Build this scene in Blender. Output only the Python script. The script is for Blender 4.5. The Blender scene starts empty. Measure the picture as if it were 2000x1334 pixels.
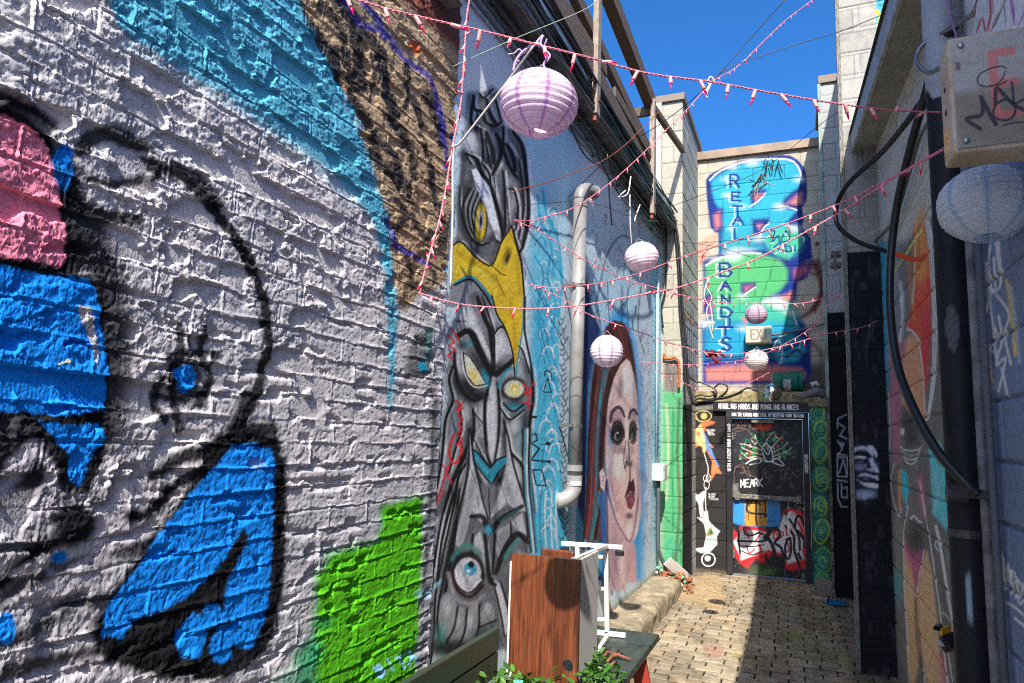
import bpy, math, random
import numpy as np
from mathutils import Matrix, Vector

# ---------------------------------------------------------------- camera, sky, sun, exposure
SC = bpy.context.scene
COL = SC.collection
F_PX, EYE = 1333.0, 1.62                      # focal length in photo pixels (2000 wide), eye height in metres
_a = np.array([560.0, 205.0, F_PX]); _a /= np.linalg.norm(_a)
_h = np.array([1.0, 0.035, 0.0])
_up = np.cross(_a, _h); _up /= np.linalg.norm(_up)
_up = -_up if _up[1] > 0 else _up
_rt = np.cross(_a, _up)
MC = np.array([_rt, _a, _up])                 # world = MC @ camera (x right, y down, z forward); alley runs along +Y
cam = bpy.data.cameras.new('camera'); camo = bpy.data.objects.new('camera', cam); COL.objects.link(camo)
cam.lens, cam.sensor_width, cam.clip_start, cam.clip_end = F_PX / 2000 * 36, 36, 0.02, 500
_r, _u, _b = MC @ [1, 0, 0], MC @ [0, -1, 0], MC @ [0, 0, -1]
camo.matrix_world = Matrix(((_r[0], _u[0], _b[0], 0), (_r[1], _u[1], _b[1], 0), (_r[2], _u[2], _b[2], EYE), (0, 0, 0, 1)))
SC.camera = camo
SUN_DIR = np.array([-0.245, 1.0, -1.05])      # the way the light travels
_sd = -SUN_DIR / np.linalg.norm(SUN_DIR)
ELEV = math.asin(_sd[2]); AZ = math.atan2(_sd[0], _sd[1])
W = bpy.data.worlds.new('World'); SC.world = W; W.use_nodes = True
_nt = W.node_tree; _bg = _nt.nodes['Background']
_sky = _nt.nodes.new('ShaderNodeTexSky'); _sky.sky_type = 'NISHITA'; _sky.sun_disc = False
_sky.sun_elevation = ELEV; _sky.sun_rotation = AZ; _sky.altitude = 700; _sky.air_density = 0.70; _sky.dust_density = 3.5; _sky.ozone_density = 8.0
_hs = _nt.nodes.new('ShaderNodeHueSaturation'); _hs.inputs['Saturation'].default_value = 1.20   # clear, deep blue sky
_nt.links.new(_sky.outputs[0], _hs.inputs['Color']); _nt.links.new(_hs.outputs[0], _bg.inputs[0]); _bg.inputs[1].default_value = 0.15
try: W.cycles.sampling_method = 'MANUAL'; W.cycles.sample_map_resolution = 1024
except Exception: pass
sun = bpy.data.lights.new('sun', 'SUN'); sun.energy = 4.0; sun.angle = math.radians(0.5); sun.color = (1.0, 0.95, 0.87)
suno = bpy.data.objects.new('sun', sun); COL.objects.link(suno)
suno.rotation_euler = Vector(SUN_DIR).to_track_quat('-Z', 'Y').to_euler(); suno.location = (2, -6, 9)
SC.view_settings.view_transform = 'Standard'; SC.view_settings.look = 'None'
SC.view_settings.exposure = 1.15; SC.view_settings.gamma = 1.0; SC.view_settings.use_curve_mapping = False
try:
    SC.cycles.use_denoising = False; SC.cycles.filter_width = 1.05; SC.cycles.use_adaptive_sampling = False; SC.cycles.sample_clamp_indirect = 4.0; SC.cycles.max_bounces = 8; SC.cycles.diffuse_bounces = 6
except Exception: pass

# ---------------------------------------------------------------- measuring
XL, XR, YB, YU = -1.50, 0.62, 9.30, 9.60      # left wall, right wall, door wall, upper back wall
def ray(u, v): return MC @ np.array([u - 1000.0, v - 667.0, F_PX])
def onX(u, v, x): d = ray(u, v); t = x / d[0]; return np.array([x, t * d[1], EYE + t * d[2]])
def onY(u, v, y): d = ray(u, v); t = y / d[1]; return np.array([t * d[0], y, EYE + t * d[2]])
def onZ(u, v, z=0.0): d = ray(u, v); t = (z - EYE) / d[2]; return np.array([t * d[0], t * d[1], z])
def at(u, v, zc): return MC @ (np.array([u - 1000.0, v - 667.0, F_PX]) / F_PX * zc) + [0, 0, EYE]
def proj(P):
    P = np.asarray(P, float); c = (P - [0, 0, EYE]) @ MC
    z = np.maximum(c[..., 2], 0.05)
    return 1000 + F_PX * c[..., 0] / z, 667 + F_PX * c[..., 1] / z

# ---------------------------------------------------------------- noise (numpy)
def _hash(ix, iy, seed):
    n = (ix.astype(np.int64) * 374761393 + iy.astype(np.int64) * 668265263 + seed * 974711) & 0xffffffff
    n = ((n ^ (n >> 13)) * 1274126177) & 0xffffffff
    return ((n ^ (n >> 16)) & 0xffff) / 65535.0
def vnoise(x, y, seed=0):
    ix = np.floor(x); iy = np.floor(y); fx = x - ix; fy = y - iy
    fx = fx * fx * (3 - 2 * fx); fy = fy * fy * (3 - 2 * fy)
    a = _hash(ix, iy, seed); b = _hash(ix + 1, iy, seed); c = _hash(ix, iy + 1, seed); d = _hash(ix + 1, iy + 1, seed)
    return (a + (b - a) * fx) * (1 - fy) + (c + (d - c) * fx) * fy
def fbm(x, y, seed=0, n=4):
    s = np.zeros_like(x); a = 0.5; t = 0.0
    for i in range(n):
        s += a * vnoise(x * 2 ** i + 17.3 * i, y * 2 ** i + 9.1 * i, seed + i); t += a; a *= 0.55
    return s / t
def sstep(a, b, x):
    t = np.clip((x - a) / (b - a), 0, 1); return t * t * (3 - 2 * t)

# ---------------------------------------------------------------- paint brush on points
def lin(c):
    c = np.asarray(c, float) / 255.0
    return np.where(c <= 0.04045, c / 12.92, ((c + 0.055) / 1.055) ** 2.4)
def catmull(p, n=6, closed=False):
    p = np.asarray(p, float); m = len(p)
    if m < 3: return p
    q = np.vstack([p[-1:], p, p[:2]]) if closed else np.vstack([2 * p[0] - p[1], p, 2 * p[-1] - p[-2]])
    t = np.linspace(0, 1, n, endpoint=False)[:, None]; out = []
    for i in range(1, len(q) - 2):
        a, b, c, d = q[i - 1], q[i], q[i + 1], q[i + 2]
        out.append(0.5 * (2 * b + (c - a) * t + (2 * a - 5 * b + 4 * c - d) * t ** 2 + (3 * b - a - 3 * c + d) * t ** 3))
    out = np.vstack(out)
    return out if closed else np.vstack([out, p[-1:]])
class Paint:
    """colours carried by the points of a surface; shapes are traced on it in photo units and kept in wall space"""
    def __init__(s, u, v, base, gain=1.0, wob=0.0, wobf=0.05, seed=1):
        s.gain = gain
        s.u0, s.v0 = u, v
        if wob:
            s.u = u + (fbm(u * wobf, v * wobf, seed, 3) - .5) * 2 * wob; s.v = v + (fbm(u * wobf, v * wobf, seed + 7, 3) - .5) * 2 * wob
        else: s.u, s.v = u, v
        s.c = np.tile(s.col(base), (u.size, 1)); s.T(0, 0, 1)
    def col(s, c): return np.clip(lin(c) * s.gain, 0.004, 0.85)
    def T(s, ox, oy, k): s.ox, s.oy, s.k = ox, oy, k; return s
    def _pts(s, p): return np.asarray(p, float) / s.k + [s.ox, s.oy]
    def _mix(s, idx, a, c):
        c = s.col(c); s.c[idx] += (c - s.c[idx]) * a[:, None]
    def _box(s, p, m):
        lo = p.min(0) - m; hi = p.max(0) + m
        return np.nonzero((s.u > lo[0]) & (s.u < hi[0]) & (s.v > lo[1]) & (s.v < hi[1]))[0]
    @staticmethod
    def _segd(x, y, p, closed, w=None):
        best = np.full(x.shape, 1e9); n = len(p)
        for i in range(n if closed else n - 1):
            ax, ay = p[i]; bx, by = p[(i + 1) % n]; dx, dy = bx - ax, by - ay; L = dx * dx + dy * dy + 1e-9
            t = np.clip(((x - ax) * dx + (y - ay) * dy) / L, 0, 1)
            d = np.hypot(x - ax - t * dx, y - ay - t * dy)
            if w is not None: d = d - (w[i] + (w[(i + 1) % n] - w[i]) * t)
            best = np.minimum(best, d)
        return best
    def poly(s, p, c, soft=1.5, a=1.0, smooth=False, crop=True):
        p = s._pts(p)
        if smooth: p = catmull(p, 5, True)
        k = s._box(p, soft + 1)
        if not k.size: return s
        x, y = s.u[k], s.v[k]; ins = np.zeros(k.size, bool); n = len(p)
        for i in range(n):
            ax, ay = p[i]; bx, by = p[(i + 1) % n]
            if ay == by: continue
            ins ^= ((ay > y) != (by > y)) & (x < (bx - ax) * (y - ay) / (by - ay) + ax)
        d = s._segd(x, y, p, True); d = np.where(ins, -d, d)
        s._mix(k, a * (1 - sstep(-soft, soft, d)), c); return s
    def line(s, p, c, w=3, soft=None, a=1.0, smooth=True, taper=0.0):
        p = s._pts(p); w = w / s.k / 2; soft = max(.6, w * .35) if soft is None else soft
        if smooth: p = catmull(p, 5)
        n = len(p); t = np.linspace(0, 1, n)
        ww = w * (1 - taper * np.abs(2 * t - 1) ** 2)
        k = s._box(p, w + soft + 1)
        if k.size: s._mix(k, a * (1 - sstep(-soft, soft, s._segd(s.u[k], s.v[k], p, False, ww))), c)
        return s
    def ell(s, cx, cy, rx, ry, c, soft=1.5, a=1.0, rot=0.0):
        cx, cy = cx / s.k + s.ox, cy / s.k + s.oy; rx /= s.k; ry /= s.k; m = max(rx, ry) + soft + 1
        k = np.nonzero((np.abs(s.u - cx) < m) & (np.abs(s.v - cy) < m))[0]
        if k.size:
            dx, dy = s.u[k] - cx, s.v[k] - cy; ca, sa = math.cos(rot), math.sin(rot)
            r = np.hypot((dx * ca + dy * sa) / rx, (-dx * sa + dy * ca) / ry); d = (r - 1) * min(rx, ry)
            s._mix(k, a * (1 - sstep(-soft, soft, d)), c)
        return s
    def ring(s, cx, cy, rx, ry, c, w=3, soft=None, a=1.0, rot=0.0, a0=0, a1=360):
        t = np.radians(np.linspace(a0, a1, 26)); x, y = rx * np.cos(t), ry * np.sin(t); ca, sa = math.cos(rot), math.sin(rot)
        return s.line(np.c_[cx + x * ca - y * sa, cy + x * sa + y * ca], c, w, soft, a, smooth=False)
    def speck(s, c, thr, f, a=1.0, seed=3, lo=None):
        n = fbm(s.u0 * f, s.v0 * f, seed, 3); s._mix(np.arange(s.u.size), a * sstep(thr, thr + .06, n), c); return s
    def text(s, t, x, y, h, c, w=3, adv=.8, wid=.62, ang=0.0, vert=False, seed=0, soft=None, a=1.0, jit=.05):
        for pl in strokes(t, x, y, h, adv, wid, ang, vert, seed, jit): s.line(pl, c, w, soft, a, smooth=False)
        return s
GLY = {
 'A': ['0,0 .5,1 1,0', '.22,.42 .78,.42'], 'B': ['0,0 0,1 .7,1 .9,.78 .65,.54 0,.52', '.65,.54 1,.28 .7,0 0,0'], 'C': ['1,.85 .6,1 .15,.8 0,.45 .2,.1 .6,0 1,.15'],
 'D': ['0,0 0,1 .6,.95 1,.55 .7,.08 0,0'], 'E': ['1,1 0,1 0,0 1,0', '0,.52 .8,.52'], 'F': ['1,1 0,1 0,0', '0,.52 .75,.52'], 'G': ['1,.85 .6,1 .15,.8 0,.45 .2,.1 .6,0 1,.15 1,.45 .6,.45'],
 'H': ['0,0 0,1', '1,0 1,1', '0,.5 1,.5'], 'I': ['.5,0 .5,1'], 'J': ['.8,1 .8,.2 .5,0 .15,.2'], 'K': ['0,0 0,1', '1,1 0,.45 1,0'], 'L': ['0,1 0,0 .9,0'], 'M': ['0,0 0,1 .5,.4 1,1 1,0'],
 'N': ['0,0 0,1 1,0 1,1'], 'O': ['.5,1 .1,.8 0,.45 .15,.1 .5,0 .85,.1 1,.45 .9,.8 .5,1'], 'P': ['0,0 0,1 .75,1 1,.75 .75,.5 0,.48'], 'Q': ['.5,1 .1,.8 0,.45 .5,0 1,.45 .9,.8 .5,1', '.6,.3 1,-.1'],
 'R': ['0,0 0,1 .75,1 1,.76 .7,.52 0,.5', '.5,.5 1,0'], 'S': ['.95,.88 .5,1 .1,.82 .2,.58 .75,.44 .95,.2 .6,0 .05,.12'], 'T': ['0,1 1,1', '.5,1 .5,0'], 'U': ['0,1 .05,.2 .5,0 .95,.2 1,1'],
 'V': ['0,1 .5,0 1,1'], 'W': ['0,1 .25,0 .5,.7 .75,0 1,1'], 'X': ['0,0 1,1', '0,1 1,0'], 'Y': ['0,1 .5,.5 1,1', '.5,.5 .5,0'], 'Z': ['0,1 1,1 0,0 1,0'],
 '@': ['.7,.35 .45,.3 .35,.5 .5,.7 .7,.65 .7,.35 .95,.4 1,.7 .6,1 .15,.85 0,.45 .2,.08 .6,0'], "'": ['.5,1 .5,.8'], '.': ['.4,0 .5,.05'], '4': ['.7,0 .7,1 0,.35 1,.35'], '2': ['.05,.8 .5,1 .9,.75 0,0 1,0'],
 '/': ['0,0 1,1'], '-': ['.1,.5 .9,.5']}
def strokes(t, x, y, h, adv=.8, wid=.62, ang=0.0, vert=False, seed=0, jit=.05):
    R = random.Random(seed); out = []; ca, sa = math.cos(ang), math.sin(ang); cx = 0.0
    for ch in t:
        for g in GLY.get(ch.upper(), []):
            pl = []
            for q in g.split():
                gx, gy = map(float, q.split(',')); gx += R.uniform(-jit, jit); gy += R.uniform(-jit, jit)
                px, py = (cx + gx * wid * h, -gy * h) if not vert else (gx * wid * h, cx - gy * h)
                pl.append((x + px * ca - py * sa, y + px * sa + py * ca))
            out.append(pl)
        cx += adv * h * (1 + R.uniform(-.06, .06)) if ch != ' ' else adv * h * .7
    return out

# ---------------------------------------------------------------- objects
def tag(o, label, cat, group=None):
    o['label'] = label; o['category'] = cat
    if group: o['group'] = group
    return o
def thing(name, label, cat, loc, group=None):
    o = bpy.data.objects.new(name, None); COL.objects.link(o); o.location = tuple(map(float, loc)); o.empty_display_size = .1
    return tag(o, label, cat, group)
def adopt(o, parent):
    if parent is not None:
        o.parent = parent
        loc = Vector(parent.location); p = parent.parent
        while p is not None: p = p.parent
        if parent.type == 'EMPTY': o.matrix_parent_inverse = Matrix.Translation(loc).inverted()
    return o
def mesh_from(name, V, Fq, mat, colors=None, smooth=True):
    me = bpy.data.meshes.new(name); V = np.asarray(V, np.float32); Fq = np.asarray(Fq, np.int32)
    me.vertices.add(len(V)); me.vertices.foreach_set('co', V.ravel())
    k = Fq.shape[1]; me.loops.add(Fq.size); me.loops.foreach_set('vertex_index', Fq.ravel())
    me.polygons.add(len(Fq)); me.polygons.foreach_set('loop_start', np.arange(0, Fq.size, k, dtype=np.int32))
    me.polygons.foreach_set('loop_total', np.full(len(Fq), k, np.int32))
    me.polygons.foreach_set('use_smooth', np.full(len(Fq), smooth, bool))
    if colors is not None:
        at_ = me.attributes.new('paint', 'FLOAT_COLOR', 'POINT')
        at_.data.foreach_set('color', np.c_[colors, np.ones(len(colors))].astype(np.float32).ravel())
    me.materials.append(mat); me.update(calc_edges=True)
    return me
class MB:
    """collects faces for one mesh object"""
    def __init__(s): s.v, s.f, s.c = [], [], []; s.cc = None
    def add(s, V, Fs):
        b = len(s.v); s.v += [tuple(map(float, q)) for q in V]; s.f += [tuple(b + i for i in f) for f in Fs]
        if s.cc is not None: s.c += [tuple(s.cc)] * len(V)
        return s
    def hexa(s, P): return s.add(P, [(0, 3, 2, 1), (4, 5, 6, 7), (0, 1, 5, 4), (1, 2, 6, 5), (2, 3, 7, 6), (3, 0, 4, 7)])
    def box(s, x0, x1, y0, y1, z0, z1, rot=None, piv=None):
        P = np.array([(x0, y0, z0), (x1, y0, z0), (x1, y1, z0), (x0, y1, z0), (x0, y0, z1), (x1, y0, z1), (x1, y1, z1), (x0, y1, z1)], float)
        if rot is not None:
            c = np.array(piv if piv is not None else P.mean(0)); P = (P - c) @ np.array(rot.to_3x3()).T + c
        return s.hexa(P)
    def bar(s, a, b, w, h, up=(0, 0, 1)):
        a, b = np.array(a, float), np.array(b, float); d = b - a; d /= np.linalg.norm(d)
        x = np.cross(d, up); x /= np.linalg.norm(x) + 1e-12; y = np.cross(x, d); x = x * w / 2; y = y * h / 2
        return s.hexa([a - x - y, a + x - y, b + x - y, b - x - y, a - x + y, a + x + y, b + x + y, b - x + y])
    def tube(s, P, r, n=6, cap=True):
        P = np.asarray(P, float); m = len(P); r = np.broadcast_to(np.asarray(r, float), (m,)); D = np.gradient(P, axis=0); D /= np.linalg.norm(D, axis=1)[:, None] + 1e-12
        ref = np.array([0, 0, 1.0]) if abs(D[0][2]) < .9 else np.array([1.0, 0, 0]); x = np.cross(D[0], ref); x /= np.linalg.norm(x); V = []
        for i in range(m):
            x = x - D[i] * x.dot(D[i]); x /= np.linalg.norm(x) + 1e-12; y = np.cross(D[i], x)
            for j in range(n):
                t = 2 * math.pi * j / n; V.append(P[i] + (x * math.cos(t) + y * math.sin(t)) * r[i])
        Fs = [(i * n + j, i * n + (j + 1) % n, (i + 1) * n + (j + 1) % n, (i + 1) * n + j) for i in range(m - 1) for j in range(n)]
        if cap: Fs += [tuple(range(n - 1, -1, -1)), tuple((m - 1) * n + j for j in range(n))]
        return s.add(V, Fs)
    def lathe(s, prof, c=(0, 0, 0), n=24, axis=(0, 0, 1)):
        q = Vector((0, 0, 1)).rotation_difference(Vector(axis)).to_matrix(); V = []
        for r, z in prof:
            for j in range(n):
                t = 2 * math.pi * j / n; p = q @ Vector((r * math.cos(t), r * math.sin(t), z)); V.append((p.x + c[0], p.y + c[1], p.z + c[2]))
        m = len(prof); Fs = [(i * n + j, i * n + (j + 1) % n, (i + 1) * n + (j + 1) % n, (i + 1) * n + j) for i in range(m - 1) for j in range(n)]
        return s.add(V, Fs)
    def mesh(s, name, mat, smooth=False):
        me = bpy.data.meshes.new(name); me.from_pydata(s.v, [], s.f); me.materials.append(mat)
        if smooth: me.polygons.foreach_set('use_smooth', np.ones(len(me.polygons), bool))
        if s.c:
            at_ = me.attributes.new('paint', 'FLOAT_COLOR', 'POINT')
            at_.data.foreach_set('color', np.c_[np.array(s.c), np.ones(len(s.c))].astype(np.float32).ravel())
        me.update(); return me
    def build(s, name, mat, parent=None, smooth=False, bevel=0.0, kind=None):
        o = bpy.data.objects.new(name, s.mesh(name, mat, smooth)); COL.objects.link(o); adopt(o, parent)
        if bevel:
            b = o.modifiers.new('edge', 'BEVEL'); b.width = bevel; b.segments = 2; b.limit_method = 'ANGLE'
        if kind: o['kind'] = kind
        return o
def sheet(us, vs, frame, hf, paint, mat, parent, idf=None, piece='block', rest='mortar', flip=False, top=300, restkind=None):
    """one height-field surface, cut along its joints into pieces (objects) and the joint mesh"""
    U, V = np.meshgrid(us, vs, indexing='ij'); Hh = hf(U, V) if hf else np.zeros_like(U)
    P0 = frame(U, V, np.zeros_like(U)).reshape(-1, 3); P = frame(U, V, Hh).reshape(-1, 3)
    pu, pv = proj(P0); C = paint(pu, pv, U.ravel(), V.ravel())
    nu, nv = U.shape; I = np.arange(nu * nv).reshape(nu, nv)
    Q = np.stack([I[:-1, :-1], I[1:, :-1], I[1:, 1:], I[:-1, 1:]], -1).reshape(-1, 4)
    if flip: Q = Q[:, ::-1]
    if idf is None:
        o = bpy.data.objects.new(rest, mesh_from(rest, P, Q, mat, C)); COL.objects.link(o); adopt(o, parent); return [o]
    uc = ((us[:-1] + us[1:]) / 2); vc = ((vs[:-1] + vs[1:]) / 2); UC, VC = np.meshgrid(uc, vc, indexing='ij')
    ids = idf(UC, VC).ravel(); order = np.argsort(ids, kind='stable'); sid = ids[order]
    cuts = np.nonzero(np.diff(sid))[0] + 1; groups = np.split(order, cuts); out = []; jf = []; small = []; pieces = []
    for g in groups:
        if ids[g[0]] < 0: jf.append(g); continue
        q = Q[g]; c = q[:, 0]; vis = (pu[c] > 0) & (pu[c] < 2000) & (pv[c] > 0) & (pv[c] < 1334)
        if vis.sum() < 4: small.append(g); continue
        a = np.c_[pu, pv][q]; ar = np.abs(np.cross(a[:, 2] - a[:, 0], a[:, 3] - a[:, 1])) * vis
        pieces.append((ar.sum(), g))
    pieces.sort(key=lambda t: -t[0])
    small += [g for _, g in pieces[top:]]
    def emit(nm, g, kind=None):
        q = Q[g]; uniq, inv = np.unique(q, return_inverse=True)
        o = bpy.data.objects.new(nm, mesh_from(nm, P[uniq], inv.reshape(q.shape), mat, C[uniq])); COL.objects.link(o); adopt(o, parent)
        if kind: o['kind'] = kind
        out.append(o)
    for _, g in pieces[:top]: emit(piece, g)
    if jf: emit(rest, np.concatenate(jf), 'stuff')
    if small: emit(piece + '_courses_beyond_view' if False else 'outer_' + piece + 's', np.concatenate(small), 'stuff')
    return out
def grade(a, b, n, fine=None):
    return np.linspace(a, b, n)
def joined(*ar):
    o = [np.asarray(ar[0])]
    for q in ar[1:]: o.append(np.asarray(q)[1:])
    return np.concatenate(o)

# ---------------------------------------------------------------- materials
def _mat(name):
    m = bpy.data.materials.new(name); m.use_nodes = True; return m, m.node_tree, m.node_tree.nodes['Principled BSDF']
def _bump(nt, b, layers):
    N = nt.nodes; L = nt.links; tc = N.new('ShaderNodeTexCoord'); prev = None
    for kind, sc, st, det in layers:
        if kind == 'n':
            t = N.new('ShaderNodeTexNoise'); t.inputs['Scale'].default_value = sc; t.inputs['Detail'].default_value = det; t.inputs['Roughness'].default_value = .62; out = t.outputs['Fac']
        else:
            t = N.new('ShaderNodeTexVoronoi'); t.inputs['Scale'].default_value = sc; out = t.outputs['Distance']
        L.new(tc.outputs['Object'], t.inputs['Vector'])
        bp = N.new('ShaderNodeBump'); bp.inputs['Strength'].default_value = st; bp.inputs['Distance'].default_value = 1.0 / sc * .35
        L.new(out, bp.inputs['Height'])
        if prev: L.new(prev, bp.inputs['Normal'])
        prev = bp.outputs['Normal']
    if prev: L.new(prev, b.inputs['Normal'])
def paint_mat(name, layers, rough=.75, var=.25, vscale=30, spec=.3):
    m, nt, b = _mat(name); N, L = nt.nodes, nt.links
    a = N.new('ShaderNodeAttribute'); a.attribute_name = 'paint'
    tc = N.new('ShaderNodeTexCoord'); t = N.new('ShaderNodeTexNoise'); t.inputs['Scale'].default_value = vscale; t.inputs['Detail'].default_value = 7; t.inputs['Roughness'].default_value = .7
    L.new(tc.outputs['Object'], t.inputs['Vector'])
    mr = N.new('ShaderNodeMapRange'); mr.inputs['From Min'].default_value = .3; mr.inputs['From Max'].default_value = .7; mr.inputs['To Min'].default_value = 1 - var; mr.inputs['To Max'].default_value = 1 + var * .6
    L.new(t.outputs['Fac'], mr.inputs['Value'])
    mx = N.new('ShaderNodeMix'); mx.data_type = 'RGBA'; mx.blend_type = 'MULTIPLY'; mx.inputs['Factor'].default_value = 1
    L.new(a.outputs['Color'], mx.inputs['A']); L.new(mr.outputs[0], mx.inputs['B']); L.new(mx.outputs['Result'], b.inputs['Base Color'])
    b.inputs['Roughness'].default_value = rough; b.inputs['Specular IOR Level'].default_value = spec
    _bump(nt, b, layers); return m
def solid(name, c, rough=.6, metal=0.0, c2=None, scale=20, layers=(), spec=.5, stretch=None, trans=0.0):
    m, nt, b = _mat(name); N, L = nt.nodes, nt.links; c = tuple(lin(c)) + (1,)
    b.inputs['Base Color'].default_value = c; b.inputs['Roughness'].default_value = rough; b.inputs['Metallic'].default_value = metal; b.inputs['Specular IOR Level'].default_value = spec
    if c2 is not None:
        tc = N.new('ShaderNodeTexCoord'); t = N.new('ShaderNodeTexNoise'); t.inputs['Scale'].default_value = scale; t.inputs['Detail'].default_value = 6; t.inputs['Roughness'].default_value = .65
        src = tc.outputs['Object']
        if stretch:
            mp = N.new('ShaderNodeMapping'); mp.inputs['Scale'].default_value = stretch; L.new(src, mp.inputs['Vector']); src = mp.outputs[0]
        L.new(src, t.inputs['Vector'])
        r = N.new('ShaderNodeValToRGB'); r.color_ramp.elements[0].position = .35; r.color_ramp.elements[1].position = .65
        r.color_ramp.elements[0].color = c; r.color_ramp.elements[1].color = tuple(lin(c2)) + (1,)
        L.new(t.outputs['Fac'], r.inputs[0]); L.new(r.outputs[0], b.inputs['Base Color'])
    if layers: _bump(nt, b, layers)
    return m
M_BRICK = paint_mat('painted_brick', [('n', 90, .22, 5), ('n', 320, .5, 4)], rough=.95, var=.22, vscale=120, spec=.08)
M_STUCCO = paint_mat('painted_stucco', [('n', 110, .25, 5), ('n', 320, .35, 3)], rough=.8, var=.2, vscale=90, spec=.2)
M_BLOCK = paint_mat('painted_concrete_block', [('n', 40, .25, 6), ('n', 150, .5, 5)], rough=.85, var=.2, vscale=35, spec=.2)
M_PANEL = paint_mat('painted_metal', [('n', 30, .12, 4)], rough=.5, var=.18, vscale=40, spec=.4)
M_PAVER = paint_mat('clay_paver', [('n', 70, .45, 6), ('n', 220, .5, 3)], rough=.9, var=.3, vscale=50, spec=.15)
M_PLAIN = paint_mat('matte_paint', [('n', 50, .1, 4)], rough=.6, var=.1, vscale=25)
M_WOOD = solid('weathered_timber', (118, 98, 80), .85, c2=(66, 51, 41), scale=14, layers=[('n', 40, .5, 6)], stretch=(14, 1.2, 14))
M_WOODV = solid('weathered_post', (172, 155, 136), .85, c2=(112, 94, 78), scale=12, layers=[('n', 40, .5, 6)], stretch=(14, 14, 1.0))
M_CABLE = solid('black_cable', (30, 30, 33), .42)
M_GREYCABLE = solid('grey_cable', (95, 92, 90), .5)
M_GREENCABLE = solid('green_cable', (24, 78, 68), .45)
M_WHITECABLE = solid('white_cord', (205, 195, 185), .6)
M_WIRE = solid('thin_wire', (52, 46, 44), .5)
M_CONC = solid('rough_concrete', (150, 138, 118), .95, c2=(105, 97, 84), scale=9, layers=[('n', 14, .5, 6), ('n', 90, .6, 5)])

# ================================================================ GROUND
BLK = (26, 26, 28)
base = MB().box(-40, 40, -40, 60, -.30, -.035).build('ground', solid('bedding_sand', (88, 78, 62), .95, c2=(60, 54, 44), scale=25)); base['kind'] = 'structure'
PL, PW = .226, .1125
def paver_cell(X, Y):
    wx = (fbm(X * 9, Y * 9, 5, 2) - .5) * .004; wy = (fbm(X * 5, Y * 5, 11, 2) - .5) * .007
    yy = (Y + wy + .05) / PW; row = np.floor(yy); fy = (yy - row) * PW
    off = _hash(row, row * 0, 21) * .16 + (row % 2) * .5
    xx = (X + wx + .013 * Y) / PL + off; c = np.floor(xx); fx = (xx - c) * PL
    return row, c, fx, fy
def paver_h(X, Y):
    r, c, fx, fy = paver_cell(X, Y)
    d = np.minimum(np.minimum(fx, PL - fx), np.minimum(fy, PW - fy)); q = np.hypot(np.maximum(.02 - np.minimum(fx, PL - fx), 0), np.maximum(.02 - np.minimum(fy, PW - fy), 0))
    d = np.minimum(d, .02 - q + .004)
    tilt = (_hash(r, c, 3) - .5) * .004 + (_hash(r, c, 8) - .5) * .02 * (fx - PL / 2) + (_hash(r, c, 9) - .5) * .03 * (fy - PW / 2)
    d = np.minimum(d, np.minimum(fy, PW - fy) * .7)
    return -.014 + .014 * sstep(.002, .009, d) + tilt + (fbm(X * 60, Y * 60, 2, 2) - .5) * .002
def paver_id(X, Y):
    r, c, fx, fy = paver_cell(X, Y)
    d = np.minimum(np.minimum(fx, PL - fx), np.minimum(fy, PW - fy))
    return np.where(d < .0045, -1, ((r + 200) * 400 + (c + 200))).astype(int)
def paver_paint(u, v, X, Y):
    p = Paint(u, v, (152, 132, 104), 1.0)
    r, c, fx, fy = paver_cell(X, Y); t = _hash(r, c, 31)[:, None]; t2 = _hash(r, c, 32)[:, None]
    p.c = lin((160, 146, 123)) * (.82 + .32 * t) * np.where(t2 > .75, [1.06, .97, .90], [1, 1, 1]) 
    p.speck((96, 84, 64), .55, .03, .35, 4)
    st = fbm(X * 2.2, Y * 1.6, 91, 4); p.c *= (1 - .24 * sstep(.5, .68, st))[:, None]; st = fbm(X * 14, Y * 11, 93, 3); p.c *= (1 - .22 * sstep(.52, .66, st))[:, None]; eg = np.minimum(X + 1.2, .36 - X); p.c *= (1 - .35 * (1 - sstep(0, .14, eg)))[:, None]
    j = (np.minimum(fx, PL - fx) < .005) | (np.minimum(fy, PW - fy) < .0075)
    p.c[j] = lin((44, 40, 30))
    for (x, y, rx, ry, c_, a) in [(1560, 1240, 22, 7, (150, 165, 40), .6), (1605, 1280, 40, 12, (90, 125, 50), .45), (1440, 1275, 10, 4, (215, 200, 60), .5), (1398, 1273, 16, 7, (205, 105, 105), .55), (1385, 1262, 12, 4, (205, 120, 110), .4),
                                (1468, 1295, 8, 5, (150, 165, 40), .5), (1550, 1262, 12, 5, (140, 150, 50), .5), (1585, 1318, 30, 10, (70, 85, 90), .4), (1650, 1285, 14, 8, (140, 160, 40), .4)]:
        p.ell(x, y, rx, ry, c_, 7, a * .45)
    return p.c
FG = lambda U, V, H_: np.stack([U, V, H_], -1)
pav = thing('pavement', 'brick paver alley floor', 'pavement', (0, 6, 0)); del pav['label']; del pav['category']; pav['kind'] = 'structure'
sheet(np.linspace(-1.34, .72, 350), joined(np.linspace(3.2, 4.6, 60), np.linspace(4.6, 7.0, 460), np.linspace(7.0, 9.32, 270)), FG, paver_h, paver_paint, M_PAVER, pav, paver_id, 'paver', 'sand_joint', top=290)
b_ = MB(); b_.box(-1.6, .8, -4, 3.2, -.1, -.004); o = b_.build('pavement_behind', M_CONC); o['kind'] = 'structure'
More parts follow.
